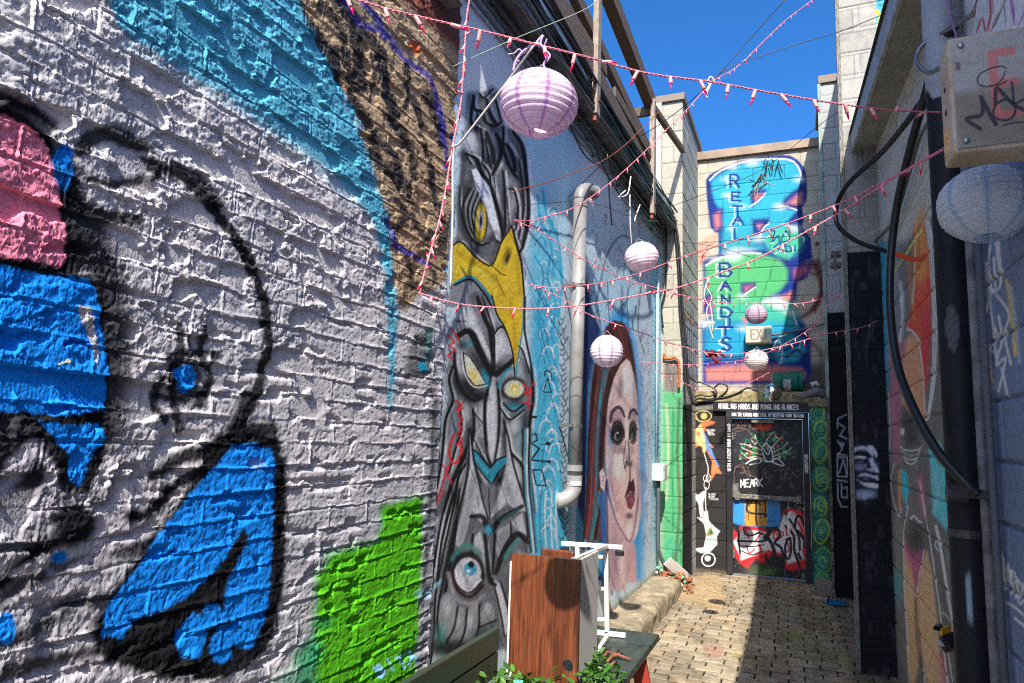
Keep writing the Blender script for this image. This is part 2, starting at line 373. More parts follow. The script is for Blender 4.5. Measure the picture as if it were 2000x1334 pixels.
# concrete apron by the rubble
def apron():
    mb = MB(); pts = [(1335, 1150), (1345, 1128), (1378, 1124), (1405, 1128), (1412, 1143), (1408, 1157), (1421, 1159), (1411, 1187), (1376, 1180), (1350, 1172), (1318, 1168)]
    P = [onZ(*q, .016) for q in pts]; Q = [(q[0], q[1], -.02) for q in P]; n = len(P)
    mb.add(P + Q, [tuple(range(n))] + [(i, n + i, n + (i + 1) % n, (i + 1) % n) for i in range(n)]); return mb
tag(apron().build('concrete_patch', solid('sandy_concrete', (176, 150, 112), .95, c2=(140, 118, 88), scale=14, layers=[('n', 60, .5, 6)])), 'pale sandy concrete patch set in the pavers by the rubble', 'concrete patch')

# ================================================================ LEFT BRICK WALL
CH, BL = .072, .222
Y_EDGE = 2.745
def brick_cell(Y, Z):
    z = Z + (fbm(Y * 2.2, Z * 2.2, 41, 2) - .5) * .022 + (fbm(Y * 14, Z * 14, 42, 2) - .5) * .010
    y = Y + (fbm(Y * 12, Z * 12, 43, 2) - .5) * .018
    k = np.floor(z / CH); fz = z - k * CH; off = (k % 2) * .5 + _hash(k, k * 0, 44) * .22
    yy = y / BL + off; c = np.floor(yy); fy = (yy - c) * BL
    return k, c, fy, fz
def brick_h(Y, Z):
    k, c, fy, fz = brick_cell(Y, Z)
    # where the wall is rough (thick smeared mortar with broken holes) and where the courses read clean
    rough = sstep(.35, .65, .54 + (1.60 - Y) * .42 + (Z - 1.85) * .34 + (fbm(Y * 2.3, Z * 2.3, 50, 2) - .5) * 1.1)
    face = (_hash(k, c, 51) - .5) * .0045 + (_hash(k, c, 52) - .5) * .035 * (fz - CH / 2) + (_hash(k, c, 53) - .5) * .02 * (fy - BL / 2)
    face += (fbm(Y * 22, Z * 22, 54, 3) - .5) * .0028
    dz = np.minimum(fz, CH - fz); dy = np.minimum(fy, BL - fy); below = CH - fz
    # squeezed mortar on the bed joints: a thin ledge that ends sharply on its underside
    bedamp = np.clip(fbm(Y * 8, k * 7.7, 55, 3) * 4.2 - 1.45, .05, 1.7) * .0036
    bead = np.exp(-(fz / .007) ** 2) * bedamp
    bead = np.where(below < .0045, np.maximum(bead, bedamp * .95), bead)
    groove = -.0034 * np.exp(-((below - .008) / .0032) ** 2) * sstep(.35, .5, fbm(Y * 9, k * 3.1, 84, 2))
    perp = np.exp(-(dy / .0042) ** 2) * .0032 * np.clip(fbm(Y * 9, Z * 9, 56, 2) * 3 - .9, -.5, 1)
    clean = face + bead + groove + perp
    # thick crust, broken away in ragged patches
    wy = (fbm(Y * 18, Z * 18, 60, 5) - .5) * .085; wz = (fbm(Y * 18, Z * 18, 61, 5) - .5) * .060
    m = fbm((Y + wy) * 7.5 + 3.3 * _hash(k, k * 0, 69), (Z + wz) * 9.0 + .9 * k, 62, 3)
    cov = m + .105 * rough - .06 * np.exp(-((below - .022) / .016) ** 2) + .03 * np.exp(-(fz / .014) ** 2) + (_hash(k, c, 77) - .5) * .05
    plate = sstep(.488, .506, cov)
    crumb = fbm(Y * 85, Z * 85, 63, 3) - .5; lump = fbm(Y * 9, Z * 17, 64, 3) - .5
    edge = np.exp(-((cov - .505) / .02) ** 2)
    crust = .0068 + (_hash(k, c, 78) - .5) * .0045 + (_hash(k, c, 79) - .5) * .05 * (fz - CH / 2) + (_hash(k, c, 80) - .5) * .03 * (fy - BL / 2) + .0085 * lump + .0052 * crumb * (1 + 2.5 * edge) + bead * .5 + groove + perp * .8 - .004 * np.exp(-((dy - .006) / .003) ** 2) * (fbm(Y * 6, Z * 6, 83, 2) > .5)
    frag = sstep(.50, .512, fbm((Y + wy * .8) * 17, (Z + wz * .8) * 26, 85, 3)); crust = crust + .0032 * frag
    hole = face * .6 - .002
    crusted = hole + (crust - hole) * plate
    crack = np.abs(fbm((Y + wy * .7) * 7, (Z + wz * .7) * 14, 66, 3) - .5)
    crusted -= .005 * np.exp(-(crack / .006) ** 2) * plate
    chip = sstep(.632, .645, fbm((Y + wy) * 11, (Z + wz) * 17, 67, 2)) * sstep(.03, .012, dz)
    crk = np.abs(fbm((Y + wy * .5) * 6, (Z + wz * .5) * 9, 81, 3) - .5)
    clean = clean - chip * .009 - .003 * np.exp(-(crk / .0045) ** 2) - .0026 * np.exp(-(np.abs(fbm((Y + wy * .5) * 11, (Z + wz * .5) * 16, 95, 3) - .5) / .005) ** 2) + (fbm(Y * 95, Z * 95, 68, 3) - .5) * .0042
    clean = clean + .0014 * sstep(.53, .542, fbm((Y + wy * .8) * 15, (Z + wz * .8) * 22, 86, 3))
    w = sstep(.35, .65, rough)
    h = clean * (1 - w) + crusted * w
    h += (_hash(np.round(Y * 9000), np.round(Z * 9000), 90) - .5) * (.0008 + .0009 * w)
    return h * (.80 + .26 * sstep(2.2, .9, Y)) + .004
def brick_id(Y, Z):
    k, c, fy, fz = brick_cell(Y, Z)
    j = (np.minimum(fz, CH - fz) < .0045) | (np.minimum(fy, BL - fy) < .004)
    return np.where(j, -1, (k + 20) * 200 + (c + 60)).astype(int)
G1, BLUE, PINK, CYAN, TAN, GREEN = (184, 179, 179), (26, 128, 216), (222, 128, 146), (84, 160, 182), (164, 140, 110), (84, 172, 30)
def brick_paint(u, v, Y, Z):
    p = Paint(u, v, G1, GAIN_L, 6, .09, 3); p.speck((202, 194, 192), .5, .008, .5, 5); p.speck((160, 159, 165), .55, .012, .5, 9)
    K, DK = BLK, (52, 52, 58)
    # tan, brown and old red brick at the top
    p.poly([(540, -60), (1000, -60), (960, 120), (930, 300), (905, 480), (860, 560), (815, 575), (790, 610), (770, 590), (755, 480), (735, 380), (700, 260), (640, 130), (590, 50)], TAN, 4)
    p.poly([(740, -40), (960, -40), (920, 160), (880, 90), (820, 40)], (112, 66, 56), 12); p.poly([(800, -40), (980, -40), (920, 110)], (92, 74, 68), 10, .7)
    p.ell(808, 95, 7, 14, (196, 92, 52), 3, 1, -.7); p.speck((140, 118, 92), .52, .02, .0, 5)
    for q, w in [([(565, 0), (600, 60), (640, 110), (650, 190)], 26), ([(600, 70), (640, 170), (665, 240)], 22), ([(648, 100), (655, 180)], 16), ([(665, 0), (690, 70), (700, 170)], 22), ([(700, 60), (735, 100), (750, 180), (765, 230)], 18),
                 ([(750, 150), (760, 200), (772, 225)], 12), ([(790, 120), (795, 190), (785, 215)], 10), ([(805, 190), (815, 215), (820, 245)], 12), ([(655, 190), (652, 225)], 10), ([(680, 150), (682, 230)], 12), ([(720, 300), (750, 330), (770, 350)], 16),
                 ([(745, 225), (770, 250), (790, 290)], 10), ([(830, 190), (855, 230), (862, 280)], 16), ([(770, 390), (790, 420), (770, 450)], 12), ([(840, 340), (850, 400)], 8), ([(730, 270), (765, 300), (780, 370)], 10)]:
        p.line(q, (48, 47, 49), w * 1.15, 2.5, .93)
    for q, w in [([(620, 10), (660, 60), (672, 130)], 16), ([(690, 200), (720, 250), (735, 300)], 14), ([(780, 250), (800, 300), (806, 350)], 14), ([(820, 260), (835, 310), (838, 350)], 10), ([(760, 320), (790, 360), (800, 400)], 12), ([(850, 400), (862, 440), (858, 480)], 12), ([(800, 420), (820, 460), (835, 470)], 12), ([(740, 400), (755, 440)], 10), ([(780, 480), (800, 530), (805, 560)], 12), ([(838, 520), (850, 545)], 10), ([(640, 20), (690, 20)], 10), ([(730, 130), (720, 200)], 8)]: p.line(q, (46, 45, 48), w, 2.5, .85)
    p.line([(668, 0), (700, 45), (745, 65), (790, 115), (840, 160), (862, 240), (872, 330)], (66, 60, 140), 11, 3, .85); p.line([(705, 5), (735, 40), (748, 75)], (76, 70, 150), 14, 3, .85)
    p.line([(752, 425), (768, 475), (800, 498), (838, 515)], (72, 66, 150), 10, 2, .85); p.line([(880, 260), (890, 330)], (60, 58, 130), 8, 2, .8)
    # cyan sweep
    p.poly([(190, -60), (560, -60), (600, 70), (640, 150), (688, 240), (722, 320), (745, 400), (760, 480), (768, 560), (775, 640), (768, 720), (764, 800), (756, 800), (757, 700), (752, 560), (742, 500), (722, 430), (690, 385), (640, 330), (590, 295), (510, 245), (430, 185), (330, 130), (225, 60)], CYAN, 7)
    p.line([(240, 85), (430, 190), (590, 300), (690, 390)], (142, 190, 205), 26, 14, .45); p.line([(600, 60), (650, 160), (700, 250)], (70, 160, 190), 8, 4, .8)
    p.line([(750, 560), (762, 640), (765, 740)], (98, 168, 186), 12, 4, .8)
    p.line([(225, 60), (330, 132), (430, 190)], (120, 100, 96), 5, 3, .6)
    # pink cheek and its black edge
    p.poly([(-1200, 150), (0, 195), (55, 218), (95, 262), (120, 300), (150, 330), (160, 420), (165, 510), (130, 560), (-1200, 520)], K, 14)
    p.poly([(-1200, 200), (0, 222), (55, 250), (90, 300), (108, 380), (118, 440), (124, 500), (112, 522), (55, 508), (-1200, 478)], PINK, 4)
    p.line([(0, 190), (60, 215), (100, 245)], K, 26, 10)
    # dark halo right of the eye shapes
    p.poly([(125, 380), (205, 430), (235, 560), (245, 700), (240, 800), (215, 880), (190, 860), (200, 760), (190, 640), (160, 540)], (34, 34, 38), 22, .95)
    p.line([(150, 420), (220, 540), (240, 700), (225, 830)], (60, 60, 66), 40, 26, .55)
    p.ell(115, 330, 20, 42, (20, 96, 160), 5); p.ell(118, 305, 16, 20, BLUE, 4)
    for q, w in [([(150, 290), (200, 262), (262, 282), (300, 320)], 34), ([(165, 350), (215, 360), (300, 345)], 18), ([(300, 330), (380, 352), (420, 400)], 24), ([(140, 400), (190, 420), (260, 430)], 26), ([(330, 320), (350, 335)], 22)]: p.line(q, K, w, 6, .9)
    p.line([(255, 300), (300, 305), (335, 325)], G1, 12, 4, .7)
    # big soft black arc
    p.line([(330, 330), (400, 392), (452, 462), (497, 545), (514, 620), (517, 690), (502, 760), (462, 835), (405, 905), (330, 955)], K, 21, 4, .96)
    p.line([(300, 930), (360, 890), (420, 880), (470, 840), (530, 838)], K, 26, 8, .95)
    # blue eye, first
    p.poly([(-1200, 500), (0, 512), (80, 530), (168, 538), (200, 600), (212, 700), (214, 790), (196, 900), (165, 960), (120, 960), (-1200, 860)], K, 6)
    BLUE1 = True
    p.poly([(148, 598), (168, 600), (182, 640), (188, 690), (183, 718), (176, 690), (164, 640), (150, 620)], (186, 178, 176), 2)
    # eye socket scribble with blue dot
    for q, w in [([(345, 640), (345, 700), (330, 740), (340, 800), (350, 840)], 16), ([(395, 640), (390, 700), (410, 740), (385, 790)], 14), ([(320, 700), (360, 690), (410, 690)], 14), ([(300, 770), (350, 780), (400, 770)], 14), ([(310, 740), (300, 790), (320, 820)], 18), ([(420, 690), (405, 720)], 10), ([(365, 655), (370, 680)], 8)]: p.line(q, K, w, 4.5, .92)
    p.ell(357, 738, 36, 40, K, 9, .85); p.ell(357, 738, 23, 26, BLUE, 2)
    p.line([(480, 770), (445, 850), (400, 880)], K, 26, 8, .9)
    # lower left: black sweeps over grey
    p.poly([(-1200, 790), (30, 815), (90, 850), (110, 930), (150, 975), (210, 940), (260, 860), (200, 1000), (150, 1040), (60, 1090), (-1200, 1150)], (58, 57, 61), 16, .6)
    for q, w in [([(60, 870), (20, 930), (-20, 960)], 30), ([(95, 950), (50, 1010), (-20, 1060)], 26)]: p.line(q, (172, 166, 172), w, 10, .85)
    p.ell(140, 1025, 44, 42, (34, 34, 36), 12); p.line([(190, 1000), (235, 1030), (260, 1080)], (178, 170, 174), 26, 10, .9)
    p.line([(0, 1140), (70, 1075), (130, 1040)], K, 30, 10); p.line([(-20, 1190), (80, 1120), (230, 1085), (330, 1040)], K, 28, 9, .85); p.ell(112, 1087, 18, 13, BLUE, 4)
    p.line([(60, 1180), (130, 1140), (190, 1120)], (168, 162, 166), 26, 10, .85); p.line([(-20, 1260), (60, 1230), (140, 1180), (230, 1170)], K, 30, 9, .85)
    p.line([(90, 1250), (150, 1215), (200, 1200)], (150, 146, 150), 22, 10, .8); p.line([(-20, 1320), (100, 1290), (260, 1270), (330, 1250)], K, 32, 9, .85); p.line([(40, 1330), (120, 1305), (200, 1290)], (158, 152, 156), 20, 10, .8)
    p.ell(5, 1225, 18, 32, BLUE, 3); p.line([(330, 960), (290, 1000), (250, 1010)], K, 26, 9)
    p.line([(250, 900), (290, 950), (330, 930)], (150, 146, 150), 16, 8, .6)
    for q, w, c in [([(10, 905), (45, 880), (85, 900), (95, 940)], 16, (176, 170, 174)), ([(0, 1010), (40, 985), (80, 1000)], 22, (168, 162, 168)), ([(165, 985), (200, 1010), (215, 1060)], 14, (182, 176, 178)), ([(20, 1120), (70, 1100), (100, 1120)], 14, (160, 155, 160)), ([(140, 1110), (190, 1090), (240, 1100)], 16, (176, 170, 174)), ([(30, 1195), (80, 1180), (110, 1200)], 12, (150, 146, 150)), ([(0, 1285), (50, 1265), (90, 1275)], 16, (164, 158, 162)), ([(150, 1255), (185, 1240), (210, 1262)], 12, (150, 146, 150)), ([(240, 1300), (300, 1290), (360, 1330)], 20, (170, 165, 168)), ([(220, 960), (262, 975), (290, 960)], 14, (180, 174, 176))]: p.line(q, c, w, 6, .85)
    p.poly([(-1200, 515), (0, 520), (70, 536), (165, 546), (190, 600), (203, 700), (206, 775), (196, 800), (120, 812), (60, 806), (-1200, 780)], BLUE, 3); p.poly([(66, 822), (120, 830), (192, 828), (196, 860), (176, 886), (162, 920), (146, 952), (128, 938), (124, 888), (96, 852)], BLUE, 3); p.poly([(148, 598), (168, 600), (182, 640), (188, 690), (183, 718), (176, 690), (164, 640), (150, 620)], (186, 178, 176), 2)
    # second blue shape (a tooth-like drop) with its black outline and wedge
    p.poly([(420, 850), (480, 835), (545, 850), (556, 920), (548, 1060), (542, 1180), (520, 1260), (450, 1310), (330, 1330), (200, 1290), (170, 1230), (240, 1120), (330, 1000), (400, 900)], K, 10)
    p.poly([(452, 872), (500, 868), (532, 882), (534, 960), (528, 1090), (521, 1200), (498, 1250), (462, 1262), (440, 1230), (436, 1170), (440, 1120), (474, 1035), (425, 1110), (345, 1180), (265, 1212), (235, 1246), (196, 1240), (200, 1200), (268, 1105), (330, 1015), (395, 935)], BLUE, 4)
    p.poly([(474, 1032), (482, 1050), (450, 1120), (436, 1165), (400, 1180), (330, 1205), (300, 1204), (370, 1160), (425, 1105)], K, 5)
    for (x, y, rx, ry, r) in [(372, 1242, 29, 46, .25), (410, 1204, 17, 27, .3), (446, 1226, 26, 34, -.5), (428, 1266, 23, 30, -.4), (478, 1246, 22, 22, 0)]: p.ell(x, y, rx, ry, BLUE, 3, 1, r)
    p.line([(400, 1270), (412, 1230), (440, 1215)], K, 9, 3); p.line([(545, 900), (545, 1040), (536, 1170), (512, 1255), (460, 1300), (380, 1318)], K, 24, 7); p.ell(500, 905, 14, 9, (150, 160, 180), 6, .5)
    # green
    p.poly([(742, 986), (826, 968), (824, 1060), (818, 1190), (810, 1400), (560, 1400), (585, 1310), (606, 1240), (612, 1130), (640, 1075), (735, 1052)], (58, 150, 70), 14, .8)
    p.poly([(748, 988), (825, 970), (822, 1060), (816, 1190), (808, 1400), (590, 1400), (618, 1300), (618, 1130), (648, 1085), (738, 1058)], GREEN, 6)
    p.ell(598, 1282, 26, 36, (38, 146, 96), 14, .8, .7); p.ell(630, 1215, 16, 12, (40, 150, 90), 8, .6); p.ell(575, 1330, 40, 20, (50, 150, 110), 14, .7)
    p.text('SITA', 735, 1322, 22, (140, 196, 220), 7, 1.05, .8, -.35, seed=4, jit=.12)
    # edge strip by the mural
    p.poly([(790, 690), (815, 650), (842, 640), (842, 735), (790, 740)], (70, 74, 70), 8, .8); p.ell(824, 717, 9, 12, (30, 150, 180), 3); p.line([(836, 640), (834, 700)], (60, 130, 130), 10, 4, .6)
    p.poly([(838, 860), (858, 780), (866, 1000), (840, 1190), (826, 1334), (812, 1334), (822, 1190), (832, 1000)], (120, 122, 128), 8, .75); p.line([(848, 760), (838, 1000), (822, 1180)], (64, 64, 68), 9, 4, .8)
    p.ell(832, 1160, 18, 8, (140, 190, 205), 5, .6); p.line([(845, 620), (862, 590)], (196, 48, 50), 8, 3, .0)
    p.ell(740, 840, 60, 20, (196, 182, 186), 20, .5); p.ell(650, 1010, 60, 14, (140, 136, 146), 20, .4)
    return p.c
GAIN_L = 1.2
FLW = lambda U, V, H_: np.stack([XL + H_, U, V], -1)
_ypx = np.array([onX(q, 700, XL)[1] for q in np.r_[np.linspace(-330, -45, 70), np.linspace(-40, 872, 470)]])
_ypx = np.append(_ypx[_ypx < Y_EDGE - .004], Y_EDGE)
yb = joined(np.linspace(-2.5, _ypx[0], 110), _ypx)
zb = joined(np.linspace(0, .62, 40), np.linspace(.62, 3.6, 780), np.linspace(3.6, 4.3, 30))
bw = thing('brick_wall', 'painted brick wall with thick rough mortar, blue, grey, green and cyan graffiti', 'wall', (XL, 1.5, 0))
sheet(yb, zb, FLW, brick_h, brick_paint, M_BRICK, bw, brick_id, 'brick', 'mortar')
for (u0, v0, ln, tl) in [(107, 717, .035, .012)]:
    b = onX(u0, v0, XL) + [.012, 0, 0]; mb = MB(); tip = b + [ln, -.004, tl]; mb.tube([b - [.02, 0, 0], tip], .0022, 8); mb.lathe([(0, .002), (.005, .002), (.005, -.001), (0, -.001)], tip, 10, (1, 0, .3))
    tag(mb.build('nail', solid('pale_nail', (200, 180, 150), .5)), 'bare nail sticking out of the bright blue patch', 'nail')

# ================================================================ LEFT STUCCO WALL: eagle, stone faces, woman
Y_END = 8.19
def KL(p, q, w):
    q = np.asarray(q, float)
    p.line(q + [-w * .9 - 4, 0], (46, 46, 50), w * 2.6 + 16, 6, .55); p.line(q + [w * 1.3 + 3, -2], (222, 222, 226), w * .8 + 4, 2.0, .7, taper=.6)
    p.line(q, (20, 20, 22), w * 1.35, None, .97, taper=.3)
def eagle(p):
    K, GR, LG, DG, TE, YE, RD = (20, 20, 22), (126, 126, 131), (200, 200, 204), (56, 56, 60), (44, 134, 152), (206, 174, 40), (196, 34, 44)
    W = (205, 222, 226)
    # sky-blue field and cyan swirls to the right of the totem
    p.T(820, 150, 2.964)
    p.poly([(560, 300), (900, 150), (960, 1334), (600, 1334)], (150, 190, 202), 20, .8)
    p.T(0, 0, 1)
    p.poly([(1036, 470), (1062, 360), (1080, 420), (1112, 600), (1112, 1080), (1036, 1080)], (70, 172, 200), 10, .75); p.poly([(1038, 620), (1112, 560), (1112, 1100), (1036, 1100)], (52, 164, 198), 12, .75)
    R = random.Random(5)
    for i in range(34):
        y = 420 + i * 19; x0 = 1038 + R.uniform(0, 8); r = R.uniform(9, 20)
        p.ring(1072 + R.uniform(-14, 16), y + R.uniform(-8, 8), r * .8, r * 1.5, W, R.uniform(2, 4), 1.2, .75, 0, 180, 360); p.ring(1070 + R.uniform(-14, 14), y + 4, r * .55, r, (30, 130, 168), R.uniform(2, 3), 1, .8, 0, 180, 360)
    for x in (1046, 1056, 1066, 1078, 1088): p.line([(x, 960), (x - 2, 1010), (x + 1, 1080)], R.choice([W, (30, 120, 160)]), 3, 1, .8)
    for pts in [[(1050, 380), (1056, 430), (1075, 470), (1082, 540)], [(1060, 370), (1068, 420), (1090, 470), (1100, 560)], [(1045, 500), (1062, 540), (1050, 600), (1060, 660)], [(1075, 500), (1070, 540), (1085, 590), (1080, 640)], [(1090, 500), (1098, 560), (1090, 620)]]: p.line(pts, (30, 150, 180), 4, 1.2, .9)
    # leaf-mark strip beside the pipe
    p.poly([(1092, 650), (1112, 420), (1128, 420), (1112, 760), (1108, 1000), (1120, 1120), (1100, 1000), (1094, 800)], (176, 186, 196), 4, .9)
    for i in range(44):
        y = 620 + i * 10; x = 1100 + R.uniform(-5, 6); p.line([(x - 4, y + R.uniform(-4, 2)), (x, y + 5), (x + 5, y - 2)], (44, 52, 60), 2.4, .8, .85)
    # totem body
    p.T(820, 150, 2.964)
    p.poly([(310, 110), (380, 80), (440, 60), (480, 150), (490, 280), (590, 340), (620, 500), (638, 750), (622, 900), (580, 1010), (610, 1334), (150, 1334), (185, 1200), (205, 960), (230, 640), (240, 330), (290, 250)], GR, 3)
    p.ell(300, 380, 60, 60, LG, 12, .7); p.ell(430, 820, 40, 120, LG, 10, .6); p.ell(440, 200, 30, 50, LG, 6, .7); p.ell(550, 720, 20, 60, LG, 6, .7); p.ell(270, 780, 40, 150, DG, 12, .8); p.ell(450, 440, 40, 60, DG, 8, .6)
    p.ell(330, 1010, 120, 50, DG, 16, .7); p.ell(580, 560, 26, 200, DG, 8, .55); p.ell(330, 270, 30, 40, DG, 8, .7)
    for q, w in [([(310, 110), (320, 190), (360, 200), (380, 260), (430, 285), (470, 265)], 14), ([(345, 95), (370, 122), (425, 70)], 9), ([(385, 130), (398, 200), (440, 275)], 16), ([(430, 110), (450, 180), (470, 255)], 10), ([(312, 112), (296, 250), (330, 295), (360, 305)], 14),
                 ([(352, 305), (366, 400), (365, 492)], 12), ([(385, 325), (415, 420), (428, 500)], 22), ([(378, 360), (392, 430), (410, 520)], 8), ([(440, 330), (470, 400), (460, 480), (420, 565)], 18), ([(482, 290), (486, 420), (530, 540), (565, 580)], 13), ([(500, 390), (540, 460), (552, 545)], 18),
                 ([(540, 320), (592, 400), (616, 560), (628, 800), (602, 960), (575, 1020)], 16), ([(575, 480), (596, 640), (600, 780), (570, 940)], 8), ([(265, 445), (330, 478), (360, 560), (410, 640), (468, 840), (482, 940)], 17), ([(262, 450), (300, 505)], 9), ([(300, 545), (345, 650), (390, 770), (450, 955)], 10),
                 ([(360, 500), (400, 560), (410, 640)], 9), ([(480, 545), (492, 700), (492, 900)], 12), ([(515, 650), (545, 655), (568, 760), (560, 860), (545, 900)], 9), ([(505, 690), (515, 850)], 5), ([(430, 580), (440, 700)], 4)]: KL(p, q, w)
    p.poly([(300, 540), (326, 532), (402, 640), (462, 890), (468, 955), (444, 940), (382, 770), (330, 640)], (208, 208, 212), 1.5, .95)
    for q, w in [([(290, 650), (250, 740), (262, 850), (300, 935), (350, 972), (402, 962)], 13), ([(312, 660), (278, 760), (290, 870), (330, 940)], 9), ([(340, 670), (300, 780), (318, 900), (345, 950)], 8), ([(360, 690), (326, 790)], 6), ([(235, 640), (232, 740), (256, 860), (300, 950)], 7)]: KL(p, q, w)
    p.ell(352, 840, 40, 118, K, 3, .9, .05); p.ell(352, 842, 30, 104, YE, 2, 1, .05); p.ell(354, 830, 15, 56, (228, 222, 200), 2, 1, .05); p.ell(354, 836, 8, 34, K, 1.2)
    p.line([(402, 960), (440, 900), (470, 950)], DG, 20, 6, .7)
    p.poly([(195, 975), (240, 958), (330, 1050), (415, 1090), (470, 960), (530, 868), (568, 1010), (590, 1100), (604, 1345), (470, 1345), (420, 1290), (360, 1215), (290, 1150), (220, 1182), (188, 1195)], YE, 1.5)
    p.line([(230, 1020), (330, 1090), (430, 1170), (500, 1300)], (150, 112, 28), 26, 8, .55); p.line([(560, 1030), (575, 1200), (580, 1330)], (150, 105, 30), 18, 6, .5); p.line([(240, 1130), (330, 1110), (420, 1200)], (226, 200, 80), 16, 6, .6)
    p.ell(505, 1035, 22, 50, (120, 96, 30), 4, .9, .3); p.ell(508, 1050, 10, 32, K, 2, .9, .3)
    for q, w in [([(188, 978), (240, 958), (330, 1050), (415, 1090), (470, 960), (530, 868)], 9), ([(530, 868), (568, 1010), (592, 1110), (606, 1334)], 10), ([(415, 1092), (470, 1140), (500, 1150)], 6), ([(440, 1160), (500, 1290)], 4)]: KL(p, q, w)
    p.line([(205, 1192), (290, 1155), (370, 1222), (440, 1330)], TE, 13); p.line([(200, 1205), (290, 1172), (352, 1230), (420, 1334)], K, 12)
    p.T(820, 580, 3.176)
    p.poly([(225, 0), (430, 0), (500, 100), (600, 340), (700, 440), (702, 620), (690, 800), (700, 1060), (720, 1340), (40, 1340), (120, 1100), (140, 900), (165, 700), (205, 420), (230, 240)], GR, 2, .75)
    p.ell(330, 200, 80, 110, LG, 22, .55); p.ell(520, 330, 40, 80, LG, 14, .6); p.ell(600, 760, 60, 80, DG, 20, .55); p.ell(300, 760, 40, 90, DG, 16, .6); p.ell(250, 1100, 50, 120, LG, 18, .5); p.ell(590, 1080, 50, 90, LG, 16, .5)
    p.ell(410, 60, 24, 90, DG, 8, .7); p.ell(640, 900, 30, 120, TE, 16, .5); p.ell(230, 720, 16, 90, (90, 130, 136), 8, .5)
    p.poly([(452, 0), (642, 0), (632, 200), (602, 400), (592, 505), (570, 320), (520, 180), (475, 100)], YE, 1.5); p.line([(560, 20), (585, 200), (592, 420)], (150, 108, 30), 16, 5, .5)
    p.line([(446, -10), (480, 110), (525, 185), (572, 325), (592, 500)], K, 11); p.line([(642, 0), (636, 200), (605, 400), (594, 505)], TE, 9); p.line([(652, 0), (650, 220), (690, 420), (700, 620)], K, 12)
    for q, w in [([(355, 0), (400, 130), (438, 230), (452, 470)], 20), ([(385, 0), (425, 110), (460, 240), (462, 470)], 9), ([(455, 240), (490, 195), (520, 190), (545, 235)], 10), ([(235, 240), (310, 215), (368, 330), (432, 462)], 32), ([(230, 150), (290, 150)], 7),
                 ([(410, 470), (470, 480), (530, 440), (575, 395)], 28), ([(440, 500), (406, 640), (402, 800), (425, 1000), (452, 1062)], 15), ([(480, 530), (492, 690), (484, 880), (455, 1060)], 13), ([(330, 690), (336, 800), (322, 960)], 11), ([(340, 720), (388, 782)], 8), ([(520, 765), (546, 900), (546, 1010)], 12), ([(335, 880), (385, 980), (430, 1050)], 6),
                 ([(215, 340), (218, 430), (250, 560), (330, 640), (420, 610)], 16), ([(205, 430), (180, 520), (205, 640), (160, 760), (142, 950), (120, 1100), (70, 1330)], 12), ([(335, 830), (270, 1000), (200, 1150), (150, 1334)], 20), ([(300, 1010), (235, 1130), (205, 1334)], 12), ([(240, 650), (260, 800), (225, 930), (180, 1090)], 10),
                 ([(690, 440), (704, 620), (684, 760), (672, 1000), (692, 1200), (704, 1334)], 15), ([(540, 850), (562, 960), (640, 1065), (656, 1334)], 14), ([(610, 300), (640, 340), (680, 470)], 8), ([(500, 690), (560, 760), (650, 700)], 9), ([(330, 1000), (345, 1100), (405, 1250), (440, 1345)], 26), ([(546, 1030), (500, 1140), (470, 1210), (440, 1340)], 20), ([(600, 1200), (560, 1270), (640, 1334)], 8)]: KL(p, q, w)
    p.ell(300, 570, 90, 56, K, 14, .85, .75); p.poly([(272, 345), (312, 372), (372, 470), (412, 540), (342, 552), (288, 482)], (192, 192, 176), 2); p.ell(335, 490, 22, 44, (214, 190, 60), 8, .9, -.4); p.line([(272, 345), (312, 372), (372, 470), (412, 540), (342, 552), (288, 482), (272, 345)], K, 8, smooth=False)
    p.line([(262, 360), (282, 480), (340, 560), (420, 548)], LG, 6); p.ell(408, 505, 14, 44, TE, 6, .9, -.3); p.ell(300, 290, 22, 14, TE, 6, .7); p.ell(265, 300, 22, 22, DG, 8, .8)
    p.ell(585, 570, 78, 72, K, 6, .95); p.ell(585, 570, 60, 52, (196, 196, 180), 3); p.ell(588, 572, 30, 34, (220, 190, 50), 8); p.ell(590, 574, 10, 10, (245, 240, 210), 3); p.ell(585, 680, 44, 18, TE, 8, .7); p.line([(490, 555), (520, 480), (570, 440)], TE, 18, 4, .8); p.line([(520, 660), (580, 710), (650, 660)], K, 12)
    p.poly([(455, 500), (440, 700), (428, 960), (452, 1010), (470, 900), (474, 700)], LG, 6, .6)
    p.poly([(324, 938), (360, 968), (436, 1062), (482, 1008), (544, 984), (548, 1024), (492, 1084), (446, 1165), (400, 1112), (330, 1012)], (42, 132, 154), 2); p.line([(324, 938), (360, 968), (436, 1062), (482, 1008), (544, 984), (548, 1024), (492, 1084), (446, 1165), (400, 1112), (330, 1012), (324, 938)], K, 11, smooth=False)
    p.line([(432, 1170), (430, 1260)], (60, 150, 190), 9); p.line([(350, 1000), (420, 1090)], (100, 180, 196), 6, 2, .6)
